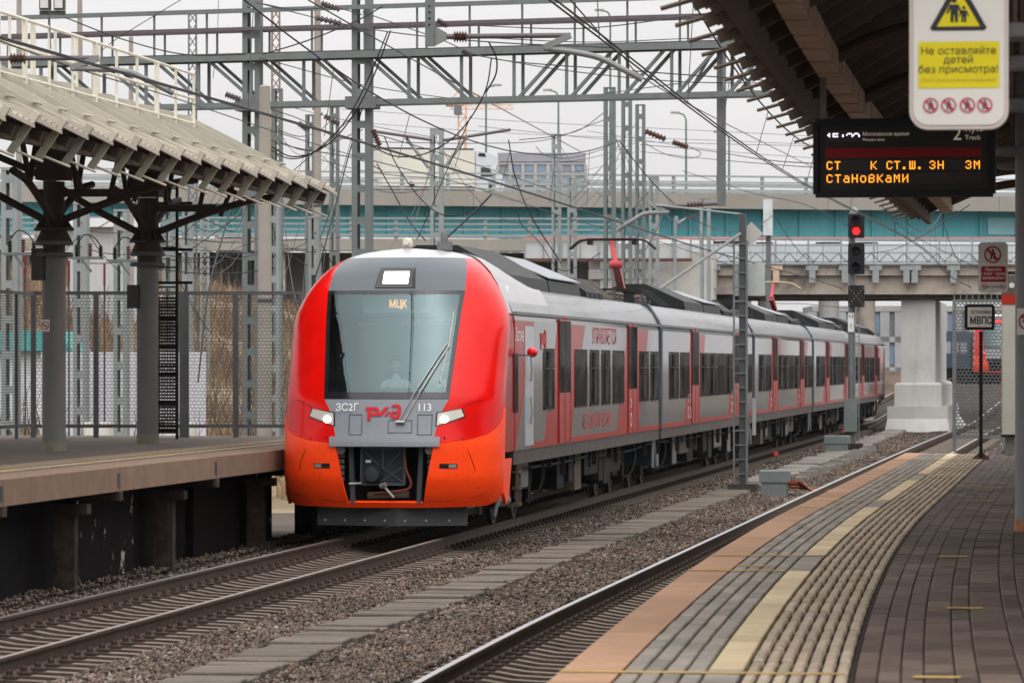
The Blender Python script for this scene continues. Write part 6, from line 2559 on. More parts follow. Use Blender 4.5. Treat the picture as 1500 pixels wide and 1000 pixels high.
for i in range(5):
    q = MB()
    q.box(FT2.x - 1.5 + i * .62, FT2.x - 1.0 + i * .62, FT2.y - .03, FT2.y - .01, 3.5, 4.4)
    q.build('window', mat('far_pane', (.25, .28, .30), .2), f2)
q = MB()
q.box(FT2.x - 1.6, FT2.x + 1.6, FT2.y + .2, FT2.y + 80, 1.1, 2.39)
q.build('underframe', M_dark, f2)

# ------------------------------------------------------------------ yard seen under the bridge
bd = building('warehouse', 'long grey warehouse glimpsed under the bridge behind the white pier', 1190, 1530, 448, 420, 2, 16, mat('ware_wall', (.30, .30, .30), .8, var=.15, scale=.2), mat('ware_inner', (.17, .18, .19), .8, var=.3, scale=.3), 3.0)
q = MB()
bk = at(1270, 0, 260)
q.add([(bk.x - 30, bk.y, -.45), (bk.x + 6.0, bk.y, -.45), (bk.x + 3.5, bk.y + 3, 2.2), (bk.x - 30, bk.y + 3, 3.4)], [(0, 1, 2, 3)])
meta(q.build('far_bank', mat('far_bank', (.11, .085, .065), .95, var=.4, scale=.6, bump=.6, bscale=4)), 'dark earth bank at the end of the red train', 'bank', kind='structure')
# ------------------------------------------------------------------ catenary masts and gantry
def lattice_mast(px, w_px, ytop, Z, label, m=M_steel_gal, base=None, group='lattice catenary masts', batten=.75, depth=.3, top_plate=True):
    p = at(px, 532, Z)
    w = w_px / F * Z
    zt = EYE + (532 - ytop) * Z / F
    zb = -.4 if base is None else base
    t = thing('catenary_mast', label, 'mast', (p.x, p.y, zb), group)
    fw_ = w * .30
    for s in (-1, 1):
        q = MB()
        x0 = p.x + s * (w / 2 - fw_ / 2)
        q.box(x0 - fw_ / 2, x0 + fw_ / 2, p.y - depth / 2, p.y - depth / 2 + .02, zb, zt)
        q.box(x0 + (s * fw_ / 2) - (.02 if s > 0 else 0), x0 + (s * fw_ / 2) + (0 if s > 0 else .02), p.y - depth / 2 + .021, p.y + depth / 2, zb, zt)
        q.box(x0 - fw_ / 2, x0 + fw_ / 2, p.y + depth / 2 + .001, p.y + depth / 2 + .02, zb, zt)
        q.build('mast_leg', m, t)
    z = zb + .3
    while z < zt - .1:
        q = MB()
        q.box(p.x - w / 2 + fw_, p.x + w / 2 - fw_, p.y - depth / 2 - .006, p.y - depth / 2 + .012, z, z + batten * .23)
        q.build('batten_plate', m, t)
        z += batten
    if top_plate:
        q = MB()
        q.box(p.x - w / 2, p.x + w / 2, p.y - depth / 2 - .012, p.y + depth / 2 + .022, zt + .001, zt + .05)
        q.build('mast_cap', m, t)
    return t, p, zt
def masts(rows_):
    for r in rows_:
        lattice_mast(*r)
GZ = lambda px: 108.2 - .0062 * px          # depth of the gantry along its length
M1 = lattice_mast(370, 26, -40, GZ(370) + .2, 'heavy lattice mast left of the tall mast, carrying the gantry with a bolted collar', M_steel_gal, .3, depth=.42, batten=.78)
M2 = lattice_mast(531, 28, -40, GZ(531) + .2, 'tall lattice mast rising behind the nose of the red train', M_steel_gal, -.4, depth=.42, batten=.78)
lattice_mast(640, 19, 190, 150, 'lattice mast with two slanting arms in front of the lorry', M_steel_pale, batten=.9)
lattice_mast(893, 17, 130, 158, 'tallest of the three masts clustered above the pantograph, on the left', M_steel_gal, batten=.9)
lattice_mast(918, 15, 146, 164, 'middle mast of the three clustered above the pantograph', M_steel_gal, batten=.9)
lattice_mast(938, 14, 155, 172, 'shortest mast of the three clustered above the pantograph, on the right', M_steel_gal, batten=.9)
lattice_mast(815, 13, 198, 178, 'slim lattice mast in front of the apartment block', M_steel_pale, batten=.9)
lattice_mast(838, 13, 262, 176, 'low lattice mast right of the apartment block, below the bridge rail', M_steel_pale, batten=.9)
lattice_mast(958, 14, 260, 168, 'low lattice mast right of the mast cluster', M_steel_pale, batten=.9)
lattice_mast(490, 13, 158, 170, 'slim lattice mast just left of the tall mast', M_steel_gal, 4, batten=.9)
lattice_mast(407, 13, 132, 150, 'slim lattice mast right of the concrete pole', M_steel_gal, 3, batten=.9)
lattice_mast(455, 14, 170, 160, 'slim dark lattice mast between the concrete pole and the tall mast', M_steel_gal, 4, batten=.9)
lattice_mast(16, 24, 250, 92, 'thick pale lattice mast at the left frame edge under the canopy', M_steel_pale, .3, batten=.75)
lattice_mast(119, 20, 300, 96, 'pale lattice mast with insulators between the left columns, nearer the first column', M_steel_pale, .5, batten=.8)
lattice_mast(178, 20, 310, 99, 'pale lattice mast with insulators between the left columns, nearer the second column', M_steel_pale, .7, batten=.8)
lattice_mast(248, 17, 300, 112, 'pale lattice mast behind the ladder', M_steel_pale, 1.2, batten=.8)
lattice_mast(275, 14, 300, 118, 'pale lattice mast right of the ladder', M_steel_pale, 1.5, batten=.8)
lattice_mast(402, 18, 300, 104, 'pale lattice mast behind the end of the left fence', M_steel_pale, .8, batten=.72)
lattice_mast(461, 16, 320, 106, 'pale lattice mast close to the left edge of the train nose', M_steel_pale, .3, batten=.72)
lattice_mast(1033, 15, 292, 160, 'pale plain post behind the train with the street light arm', M_steel_pale, batten=20)

def concrete_pole(px, w_px, ytop, Z, label, base=0., m=None):
    p = at(px, 532, Z)
    zt = EYE + (532 - ytop) * Z / F
    r = w_px / 2 / F * Z
    t = thing('concrete_pole', label, 'pole', (p.x, p.y, base), 'concrete poles')
    q = MB()
    q.lathe([(r * 1.15, base), (r, base + (zt - base) * .6), (r * .82, zt), (r * .5, zt + .03)], (p.x, p.y, 0), 14)
    q.build('shaft', m or mat('pole_concrete', (.30, .27, .235), .9, var=.12, scale=2, stain=(.2, .175, .15), stain_scale=1), t, smooth=True)
    q = MB()
    zz = base + (zt - base) * .45
    q.lathe([(r * 1.18, zz), (r * 1.18, zz + .06)], (p.x, p.y, 0), 14)
    q.build('pole_band', M_steel_dark, t)
    return p, zt
concrete_pole(388, 20, 127, 88, 'thick concrete pole with rusty bracket at the end of the left canopy', .4)
concrete_pole(465, 11, -20, 135, 'tall thin concrete pole between the gantry masts', 2)
concrete_pole(28, 9, -20, 120, 'concrete pole behind the roof railing at the far left', 2)
concrete_pole(117, 9, -20, 122, 'concrete pole behind the middle of the roof railing', 2)
concrete_pole(192, 8, 55, 124, 'short topped concrete pole behind the right part of the roof railing', 2)

def pylon(px, w_px, ytop, Z, label, m=M_steel_dark, base=3.):
    p = at(px, 532, Z)
    zt = EYE + (532 - ytop) * Z / F
    w = w_px / F * Z
    t = thing('lattice_pylon', label, 'pylon', (p.x, p.y, base), 'distant cross braced pylons')
    for s in (-1, 1):
        q = MB()
        q.bar((p.x + s * w / 2, p.y, base), (p.x + s * w * .42, p.y, zt), .06)
        q.build('pylon_leg', m, t)
    n = int((zt - base) / (w * 1.3))
    q = MB()
    for i in range(n):
        z0, z1 = base + (zt - base) * i / n, base + (zt - base) * (i + 1) / n
        q.bar((p.x - w * .45, p.y, z0), (p.x + w * .45, p.y, z1), .035)
        q.bar((p.x + w * .45, p.y + .04, z0), (p.x - w * .45, p.y + .04, z1), .035)
    meta(q.build('cross_bracing', m, t), kind='stuff')
pylon(282, 13, 18, 165, 'cross braced pylon behind the roof railing, left of the heavy mast', M_steel_mid)
pylon(404, 13, 12, 150, 'rusty cross braced pylon right of the heavy mast', mat('rusty_lattice', (.24, .17, .14), .7, var=.2))
pylon(300, 12, 320, 130, 'pale cross braced pylon under the right end of the left canopy', M_steel_pale, 1.8)

# gantry truss
gt = thing('catenary_gantry', 'long steel truss gantry with handrail spanning the top of the picture', 'gantry', tuple(at(-40, 145, GZ(-40))))
def gp(px, z, d=0.):
    p = at(px, 532, GZ(px))
    e = (at(1300, 532, GZ(1300)) - at(0, 532, GZ(0))).normalized()
    n = Vector((-e.y, e.x, 0))
    p = p + n * d
    return Vector((p.x, p.y, z))
zb, zt, zr1, zr2 = 9.10, 10.27, 10.97, 11.42
GX0, GX1 = -60, 1330
for d in (0, .62):
    for z, nm, w in ((zb, 'bottom_chord', .13), (zt, 'top_chord', .16)):
        q = MB()
        q.bar(gp(GX0, z, d), gp(GX1, z, d), .10, w)
        q.build(nm, M_steel_gal, gt)
    q = MB()
    q.bar(gp(GX0, zr1, d), gp(GX1, zr1, d), .09, .09)
    q.build('handrail', M_tubedark, gt)
q = MB()
q.bar(gp(GX0, zr2, 0), gp(GX1, zr2, 0), .08, .11)
q.build('handrail', M_steel_gal, gt)
q = MB()
for f in range(2):
    pass
a, c_ = gp(GX0, zt + .1, .3), gp(GX1, zt + .1, .3)
q.bar(a, c_, .5, .03)
q.build('catwalk', M_steel_dark, gt)
STEP = 77
px = -17
while px < GX1 - 20:
    for d in (0, .62):
        q = MB()
        q.bar(gp(px, zb, d), gp(px, zt, d), .075)
        q.build('upright', M_steel_gal, gt)
        q = MB()
        if px < 740:
            q.bar(gp(px - 62, zt - .05, d), gp(px + 8, zb + .05, d), .075)
        else:
            q.bar(gp(px + 8, zb + .05, d), gp(px + 68, zt - .05, d), .075)
        q.build('diagonal', M_steel_gal, gt)
        q = MB()
        q.bar(gp(px + 12, zt, d), gp(px + 12, zr2 if d == 0 else zr1, d), .05)
        q.build('handrail_post', M_steel_gal, gt)
    px += STEP
for px in (370, 531):
    q = MB()
    a = gp(px, zb - .12)
    q.box(a.x - .38, a.x + .38, a.y - .32, a.y + .36, zb - .15, zb + .14)
    q.build('collar', M_steel_mid, gt)
# hanging post with cantilever
hp = gp(1051, 0, .3)
hpt = thing('hanging_post', 'dark hanging post below the gantry near the right canopy', 'post', (hp.x, hp.y, 6.5))
q = MB()
q.box(hp.x - .1, hp.x + .1, hp.y - .12, hp.y + .12, EYE + (532 - 301) * GZ(1051) / F, 10.45)
q.build('post', M_steel_mid, hpt)
q = MB()
for s in (-1, 1):
    q.bar((hp.x + s * .1, hp.y, 10.3), (hp.x + s * .75, hp.y, 9.2), .06)
q.build('post_brace', M_steel_mid, hpt)

def insul(mb, a, b_, r=.075, n=5):
    a, b_ = Vector(a), Vector(b_)
    pts, rs = [], []
    for i in range(2 * n + 1):
        pts.append(a.lerp(b_, i / (2 * n)))
        rs.append(r if i % 2 else r * .45)
    mb.tube(pts, rs, 10)

def cantilever(label, post, tube_end, arm_pts, ins, r=.03, dark=False):
    t = thing('cantilever_arm', label, 'cantilever', tuple(post))
    q = MB()
    q.tube([post, tube_end], r, 8)
    q.build('support_tube', M_tubedark, t)
    q = MB()
    insul(q, *ins)
    q.build('insulator', M_insul, t, smooth=True)
    q = MB()
    q.tube(curve_pts(arm_pts, 5), r * 1.15, 8)
    q.build('steady_arm', M_tubegal, t, smooth=True)
    q = MB()
    q.bar(Vector(tube_end), Vector(arm_pts[0]), .07)
    q.build('drop_bracket', M_tubegal, t)
    return t
ZC = 49.0
cantilever('near cantilever arm with bent registration tube over the right track, top centre', at(636, 54, ZC), at(836, 52, ZC), [at(797, 70, ZC), at(868, 82, ZC), at(905, 98, ZC), at(941, 117, ZC)], (at(664, 54, ZC), at(684, 54, ZC)))
hb2 = thing('hanging_bracket', 'grey perforated hanging plate at the top centre holding the near cantilever', 'bracket', tuple(at(630, 60, ZC)))
a = at(630, 0, ZC)
q = MB()
q.box(a.x - .05, a.x + .05, a.y - .05, a.y + .05, EYE + (532 - 68) * ZC / F, 8.4)
q.build('plate', M_steel_gal, hb2)
q = MB()
for i in range(4):
    zc = EYE + (532 - 10 - i * 9) * ZC / F
    q.lathe([(.013, -.001), (.013, .002)], (a.x, a.y - .052, zc), 8, 'y')
meta(q.build('bolt_holes', M_cable, hb2), kind='stuff')
q = MB()
q.prism([(0, -.10), (.14, -.03), (.14, .05), (0, .13)], (a.x + .051, a.y - .02, EYE + (532 - 55) * ZC / F), (1, 0, 0), (0, 0, 1), (0, 1, 0), .04)
q.build('clevis', M_tubegal, hb2)
ZC2 = 51.5
cantilever('near cantilever arm with brown insulator over the left platform canopy', at(-60, 86, ZC2), at(145, 85, ZC2), [at(103, 100, ZC2), at(180, 104, ZC2), at(215, 117, ZC2), at(254, 137, ZC2)], (at(14, 86, ZC2), at(38, 86, ZC2)))
ZC3 = 101.0
cantilever('distant cantilever arm above the pantograph, hung from the dark post', at(1051, 298, ZC3), at(962, 303, ZC3), [at(980, 311, ZC3), at(945, 313, ZC3), at(925, 324, ZC3), at(905, 336, ZC3)], (at(1030, 299, ZC3), at(1006, 300, ZC3)), r=.045)
# slanting arms of the mast before the lorry
sa = thing('cantilever_arm', 'wide cantilever with two slanting struts on the mast before the lorry', 'cantilever', tuple(at(640, 205, 150)))
for pts, nm in (([at(545, 192, 150), at(632, 205, 149.8)], 'support_tube'), ([at(648, 206, 150), at(748, 190, 150)], 'support_tube'), ([at(595, 202, 150), at(628, 246, 149.8)], 'strut'), ([at(684, 200, 150), at(652, 244, 149.8)], 'strut')):
    q = MB()
    q.tube(pts, .06, 6)
    q.build(nm, M_tubegal if nm == 'strut' else M_tubedark, sa)

# ------------------------------------------------------------------ front mast, signal, boxes between the tracks
fm = at(1092, 718, 99)
mt = thing('sign_mast', 'narrow grey mast with ladder and sign box standing between the tracks', 'mast', (-7.9, fm.y, -.25))
q = MB()
q.box(-7.9 - .075, -7.9 + .075, fm.y - .1, fm.y + .1, -.1, EYE + (532 - 313) * 99 / F)
q.build('mast_post', M_steel_dark, mt)
for s in (-.19, .11):
    q = MB()
    q.box(-7.9 + s - .02, -7.9 + s + .02, fm.y - .16, fm.y - .10, -.1, EYE + (532 - 352) * 99 / F)
    q.build('ladder_stile', M_steel_mid, mt)
for i in range(17):
    q = MB()
    z = .2 + i * .33
    q.box(-8.07, -7.80, fm.y - .15, fm.y - .125, z, z + .028)
    q.build('ladder_rung', M_steel_mid, mt)
q = MB()
q.box(-8.22, -7.55, fm.y - .3, fm.y + .3, -.35, -.02)
q.build('mast_footing', mat('footing_dark', (.05, .045, .04), .9, var=.3), mt)
p = at(1095, 410, 99)
q = MB()
q.box(p.x - .33, p.x + .38, fm.y + .12, fm.y + .34, EYE + (532 - 433) * 99 / F, EYE + (532 - 386) * 99 / F)
q.build('sign_box', mat('box_grey_green', (.36, .38, .36), .6, var=.1), mt)
p = at(1100, 342, 99)
q = MB()
d_ = .27
q.prism([(0, -d_), (d_, 0), (0, d_), (-d_, 0)], (p.x, fm.y + .12, p.z), EX, EZ, (0, 1, 0), .05)
q.build('diamond_plate', mat('plate_worn', (.42, .41, .38), .6, var=.15), mt)
q = MB()
q.tube([(-7.9, fm.y, EYE + (532 - 340) * 99 / F), tuple(at(965, 424, 96))], .035, 6)
q.build('stay_tube', M_tubegal, mt)
q = MB()
q.tube([(-7.9, fm.y, EYE + (532 - 314) * 99 / F), tuple(at(960, 300, 99))], .025, 6)
q.build('stay_rod', M_steel_pale, mt)
q = MB()
q.box(-7.66, -7.58, fm.y - .2, fm.y - .12, 1.1, 1.95)
q.build('cable_conduit', M_steel_pale, mt)
# red light behind? small marker discs beside the track
for i, (px, py, Z, lb) in enumerate(((1137, 664, 101, 'small red marker disc beside the rail near the mast'), (1236, 631, 148, 'small red marker disc beside the rail left of the signal'))):
    p = at(px, py, Z)
    t = thing('marker_disc', lb, 'marker', tuple(p))
    q = MB()
    q.lathe([(.055, -.01), (.055, .01)], tuple(p), 14, 'y')
    q.build('disc', mat('marker_red', (.50, .04, .05), .5), t)
    q = MB()
    q.bar((p.x, p.y + .03, -.3), (p.x, p.y + .03, p.z), .015)
    q.build('stake', M_steel_dark, t)

def track_box(px, py, Z, w, h, label):
    p = at(px, py, Z)
    t = thing('junction_box', label, 'box', (p.x, p.y, -.22))
    q = MB()
    q.cbox(p.x - w / 2, p.x + w / 2, p.y, p.y + .4, -.05 + h * .35, -.05 + h, .03)
    q.build('lid', M_steel_gal, t)
    q = MB()
    q.box(p.x - w * .44, p.x + w * .40, p.y + .03, p.y + .38, -.25, -.05 + h * .349)
    q.build('box_body', M_steel_gal, t)
    return p
jb = track_box(1134, 716, 96, .68, .42, 'pale grey junction box with red cables at the end of the plank walkway')
track_box(1226, 652, 142, .85, .42, 'small grey junction box left of the signal foot')
ct = thing('cable_bundle', 'loose red and orange cables curling beside the junction box', 'cables', (jb.x + .4, jb.y, -.2))
M_cabred = mat('cable_red', (.16, .02, .03), .5, var=.2)
M_caby = mat('cable_amber', (.55, .28, .05), .5, var=.2)
for k in range(6):
    q = MB()
    y0 = jb.y + .05 + k * .1
    q.tube(curve_pts([(jb.x + .3, y0, .12 - k * .03), (jb.x + .55, y0 + .2, .1 - .03 * k), (jb.x + .8, y0 + .5 + k * .05, -.1), (jb.x + 1.2 + .1 * k, y0 + .4 + k * .1, -.13), (jb.x + 1.75, y0 + .3 + k * .12, -.12)]), .025, 6)
    q.build('cable', M_caby if k in (1, 4) else M_cabred, ct, smooth=True)

sgx = -7.95
sg = at(1247, 660, 145)
sgt = thing('railway_signal', 'tall railway signal showing red, with black lamp housings and a light panel', 'signal', (sgx, sg.y, -.25))
k_ = 145 / F
def zs_(py):
    return EYE + (532 - py) * k_
q = MB()
q.lathe([(.13, -.1), (.11, zs_(312))], (sgx + .03, sg.y, 0), 14)
q.build('signal_post', M_steel_mid, sgt, smooth=True)
for s in (.14, .28):
    q = MB()
    q.bar((sgx + s, sg.y - .14, 0), (sgx + s, sg.y - .14, zs_(440)), .035)
    q.build('ladder_stile', M_steel_gal, sgt)
for i in range(15):
    q = MB()
    q.bar((sgx + .14, sg.y - .14, .35 + i * .3), (sgx + .28, sg.y - .14, .35 + i * .3), .022)
    q.build('ladder_rung', M_steel_gal, sgt)
def head(y0, y1, name):
    q = MB()
    c_ = (1255.5 - 1247) * k_
    w = 24 * k_
    q.prism(rrect(w, (y1 - y0) * k_, .06), (sgx + c_ - w / 2, sg.y - .32, zs_(y1)), EX, EZ, (0, 1, 0), .12)
    return q.build(name, M_cable, sgt)
head(314, 349, 'upper_head')
head(357, 402, 'lower_head')
head(418, 450, 'indicator_panel')
def lens(py, m, hood=True, name='lens'):
    c_ = sgx + (1255.5 - 1247) * k_
    q = MB()
    q.lathe([(.125, 0), (.125, -.02), (.0, -.045)], (c_, sg.y - .321, zs_(py)), 18, 'y')
    o = q.build(name, m, sgt, smooth=True)
    q = MB()
    n = 9
    v = []
    for yy_ in (-.325, -.62):
        for k in range(n):
            an = R(10 + 160 * k / (n - 1))
            v.append((c_ + .15 * math.cos(an), sg.y + yy_, zs_(py) + .15 * math.sin(an) + (.02 if yy_ < -.5 else 0)))
    q.add(v, [(k, k + 1, n + k + 1, n + k) for k in range(n - 1)])
    q.build('hood', M_cable, sgt)
M_lensdark = mat('dark_lens', (.015, .015, .017), .15, var=.1)
lens(324, M_lensdark)
lens(339, M_redlamp)
lens(369, M_lensdark)
lens(392, M_lensdark)
q = MB()
for i in range(-3, 4):
    for s in (1, -1):
        if s < 0 and i == 0:
            continue
        c_ = sgx + (1255.5 - 1247) * k_
        q.lathe([(.022, 0), (.022, -.012)], (c_ + i * .075, sg.y - .321, zs_(434) + s * i * .09), 8, 'y')
meta(q.build('indicator_lamps', mat('dim_lamp', (.20, .17, .13), .4), sgt), kind='stuff')
q = MB()
q.lathe([(.14, 0), (.14, .1), (.06, .22)], (sgx + .1, sg.y, zs_(313)), 12)
q.build('post_cap', M_steel_pale, sgt)
q = MB()
q.box(sgx - .09, sgx + .11, sg.y - .18, sg.y - .16, zs_(486), zs_(458))
q.build('number_plate', mat('plate_pale', (.55, .55, .53), .6), sgt)
text('Ч', .24, M_ink, sgt, (sgx + .01, sg.y - .183, zs_(465)), EX, EZ, 'lettering')
text('1', .24, M_ink, sgt, (sgx + .01, sg.y - .183, zs_(478)), EX, EZ, 'lettering')
q = MB()
q.box(sgx - .22, sgx + .22, sg.y - .3, sg.y - .13, .45, 1.55)
q.build('relay_box', M_steel_gal, sgt)
q = MB()
q.box(sgx - .35, sgx + .4, sg.y - .35, sg.y + .3, -.35, .05)
q.build('signal_footing', M_pier, sgt)

# street light with bent arm in front of the bridge
sl_p = at(990, 318, 150)
t = thing('street_lamp', 'grey lamp with curved arm and slanted head before the turquoise girder', 'lamp', (sl_p.x, sl_p.y, -.3))
q = MB()
pb = at(989, 420, 150)
q.tube(curve_pts([(pb.x, pb.y, 0), (pb.x, pb.y, at(989, 345, 150).z), at(994, 328, 150), at(1006, 320, 150)]), .055, 8)
q.build('pole', M_steel_pale, t, smooth=True)
q = MB()
q.bar(at(1004, 322, 150), at(1022, 313, 150), .24, .1)
q.build('lamp_head', M_steel_dark, t)
# plain square posts near the bridge
for px, w, y0, Z, lb in ((1125, 13, 292, 178, 'square weathered post at the end of the bracket, right of the mast'),):
    a = at(px, 0, Z)
    t = thing('steel_post', lb, 'post', (a.x, a.y, 5))
    q = MB()
    q.box(a.x - w / 2 / F * Z, a.x + w / 2 / F * Z, a.y - .2, a.y + .2, EYE + (532 - 345) * Z / F, EYE + (532 - y0) * Z / F)
    q.build('post', mat('white_worn_post', (.50, .52, .53), .7, var=.15, scale=2), t)
    q = MB()
    q.bar((a.x, a.y + .25, -.3), (a.x, a.y + .25, EYE + (532 - 330) * Z / F), .2)
    q.build('post_back', M_steel_mid, t)

# disconnector gear on the masts between the left columns
def disconnector(px, py, Z, label):
    p = at(px, py, Z)
    t = thing('disconnector', label, 'switchgear', tuple(p), 'switchgear behind the left fence')
    k = Z / F
    q = MB()
    q.bar((p.x - 24 * k, p.y, p.z), (p.x + 24 * k, p.y, p.z), .06)
    q.bar((p.x - 24 * k, p.y - .3, p.z), (p.x + 24 * k, p.y - .3, p.z), .05)
    q.bar((p.x - 10 * k, p.y, p.z), (p.x + 6 * k, p.y, p.z - 20 * k), .05)
    q.build('frame', M_steel_mid, t)
    for dx, h in ((-16, 20), (4, 22), (20, 18)):
        q = MB()
        insul(q, (p.x + dx * k, p.y, p.z), (p.x + dx * k, p.y, p.z + h * k), .06, 6)
        q.build('insulator', M_cable if dx != 4 else M_insul, t)
    q = MB()
    q.tube(curve_pts([(p.x - 16 * k, p.y, p.z + 20 * k), (p.x - 4 * k, p.y, p.z + 34 * k), (p.x + 10 * k, p.y, p.z + 30 * k), (p.x + 20 * k, p.y, p.z + 18 * k)]), .015, 5)
    q.build('jumper', M_cable, t)
disconnector(128, 378, 94.5, 'switch gear with black insulators between the left columns, nearer the first column')
disconnector(184, 382, 97.5, 'switch gear with black insulators between the left columns, nearer the second column')
disconnector(30, 372, 91, 'switch gear with insulators left of the first column')
for px, py in ((37, 440), (101, 450), (153, 455)):
    p = at(px, py, 92)
    t = thing('operating_rod', {37: 'thin operating rod with red joint left of the first column', 101: 'thin operating rod with red joint just right of the first column', 153: 'thin operating rod with red joint midway between the columns'}[px], 'rod', (p.x, p.y, 1), 'switch rods')
    q = MB()
    q.tube([(p.x, p.y, .8), (p.x, p.y, p.z + .9)], .02, 6)
    q.build('rod', M_steel_dark, t)
    q = MB()
    q.tube([(p.x, p.y, p.z + .55), (p.x, p.y, p.z + 1.0)], .026, 8)
    q.build('joint', mat('joint_red', (.14, .03, .03), .6), t)

# floodlights over the roof railing
fl_t = thing('floodlight', 'pair of floodlights on a bracket at the top left corner', 'floodlight', tuple(at(75, 18, 106)))
for px in (67, 88):
    p = at(px, 8, 106)
    q = MB()
    q.box(p.x - .13, p.x + .13, p.y - .15, p.y + .05, p.z - .12, p.z + .25)
    q.build('lamp_case', M_steel_dark, fl_t)
    q = MB()
    q.box(p.x - .10, p.x + .10, p.y - .17, p.y - .151, p.z - .08, p.z + .2)
    q.build('lamp_glass', mat('flood_glass', (.55, .55, .55), .2), fl_t)
q = MB()
q.bar(at(58, 19, 106), at(96, 19, 106), .12, .1)
q.build('bracket', M_steel_dark, fl_t)

# ------------------------------------------------------------------ wires
def wire(name, label, pts, r=.014, m=M_wire, group=None, smooth=8, n=5):
    pts = [at(*p) if len(p) == 3 and p[2] > 30 else Vector(p) for p in pts]
    o = thing(name, label, 'wire' if name != 'feeder_cable' else 'cable', tuple(pts[0]), group)
    bpy.data.objects.remove(o)
    q = MB()
    q.tube(curve_pts(pts, smooth), r, n)
    ob = q.build(name, m)
    meta(ob, label, 'wire' if name != 'feeder_cable' else 'cable', group)
    return ob
def wire_world(name, label, pts, r=.014, m=M_wire, group=None):
    q = MB()
    q.tube(pts, r, 5)
    return meta(q.build(name, m), label, 'wire', group)
GW = 'overhead line wires'
# contact and messenger wires of both tracks, with droppers
sup = [5, 49.5, 100, 150, 200]
for X, nm in ((XT1, 'left'), (XT2, 'right')):
    zc = 6.12 if nm == 'right' else 6.05
    tn = 'right track beside the tiled platform' if nm == 'right' else 'left track over the red train'
    for j, dx in enumerate((-.03, .03)):
        pts = []
        for i, Y in enumerate(np.arange(8, 201, 6)):
            st = .25 * math.sin(Y / 49.5 * math.pi)
            pts.append((X + dx + st * (1 if nm == 'right' else -.6), Y, zc))
        wire_world('contact_wire', '%s contact wire above the %s' % (('first', 'second')[j], tn), pts, .011, M_wire, GW)
    for a, b_ in zip(sup, sup[1:]):
        pts = sag_pts((X, a, 7.95), (X, b_, 7.95), 1.25, 18)
        wire_world('messenger_wire', 'sagging messenger wire above the %s, %s' % (tn, {5: 'nearest span', 49.5: 'before the gantry', 100: 'beyond the gantry', 150: 'last span'}[a]), pts, .013, M_wire, GW)
        for f in (.12, .24, .38, .5, .62, .76, .88):
            Y = a + (b_ - a) * f
            if Y < 30:
                continue
            z1 = 7.95 - 1.25 * 4 * f * (1 - f)
            q = MB()
            q.tube([(X + .2 * math.sin(Y / 49.5 * math.pi), Y, zc), (X, Y, z1)], .006, 4)
            d = q.build('dropper', M_wire_thin)
            meta(d, 'thin vertical dropper wire hanging over the %s' % tn, 'wire', 'droppers over the %s' % tn)
# heavy drooping jumpers near the tall masts
wire('feeder_cable', 'thick black cable drooping from the tall mast to the concrete pole', [(572, 45, 103), (548, 110, 103), (520, 165, 103), (488, 205, 103.5), (455, 225, 104), (425, 229, 104), (398, 215, 104)], .018, M_cable)
wire('feeder_cable', 'second thick black cable beside the one drooping from the tall mast', [(568, 46, 103), (542, 110, 103.2), (514, 165, 103.4), (482, 206, 103.6), (450, 228, 104), (422, 232, 104), (396, 219, 104)], .016, M_cable)
wire('feeder_cable', 'black cable hanging right of the tall mast in front of the lorry', [(720, 85, 103), (712, 130, 103), (690, 172, 103), (660, 205, 103), (620, 226, 103), (580, 229, 103), (545, 215, 103)], .017, M_cable)
wire('feeder_cable', 'thin black cable swinging from the perforated bracket down the sky', [(716, 62, 60), (727, 85, 60), (726, 110, 60), (712, 135, 60)], .012, M_cable)
wire('feeder_cable', 'black jumper falling from the insulator to the train roof', [(552, 240, 104), (575, 280, 103), (600, 325, 102), (623, 352, 101)], .016, M_cable)
wire('feeder_cable', 'black jumper crossing before the lorry down to the turquoise girder', [(563, 200, 104), (580, 240, 103), (615, 290, 102), (650, 315, 101), (690, 312, 101)], .015, M_cable)
wire('feeder_cable', 'black cable dropping from the arm tip past the bridge to the train roof', [(745, 205, 140), (755, 260, 140), (780, 320, 140), (822, 386, 140)], .021, M_cable)
wire('feeder_cable', 'looping cable right of the bridge abutment above the train roof', [(758, 310, 150), (765, 330, 150), (790, 355, 150), (820, 395, 150), (850, 388, 150), (880, 370, 150)], .015, M_cable)
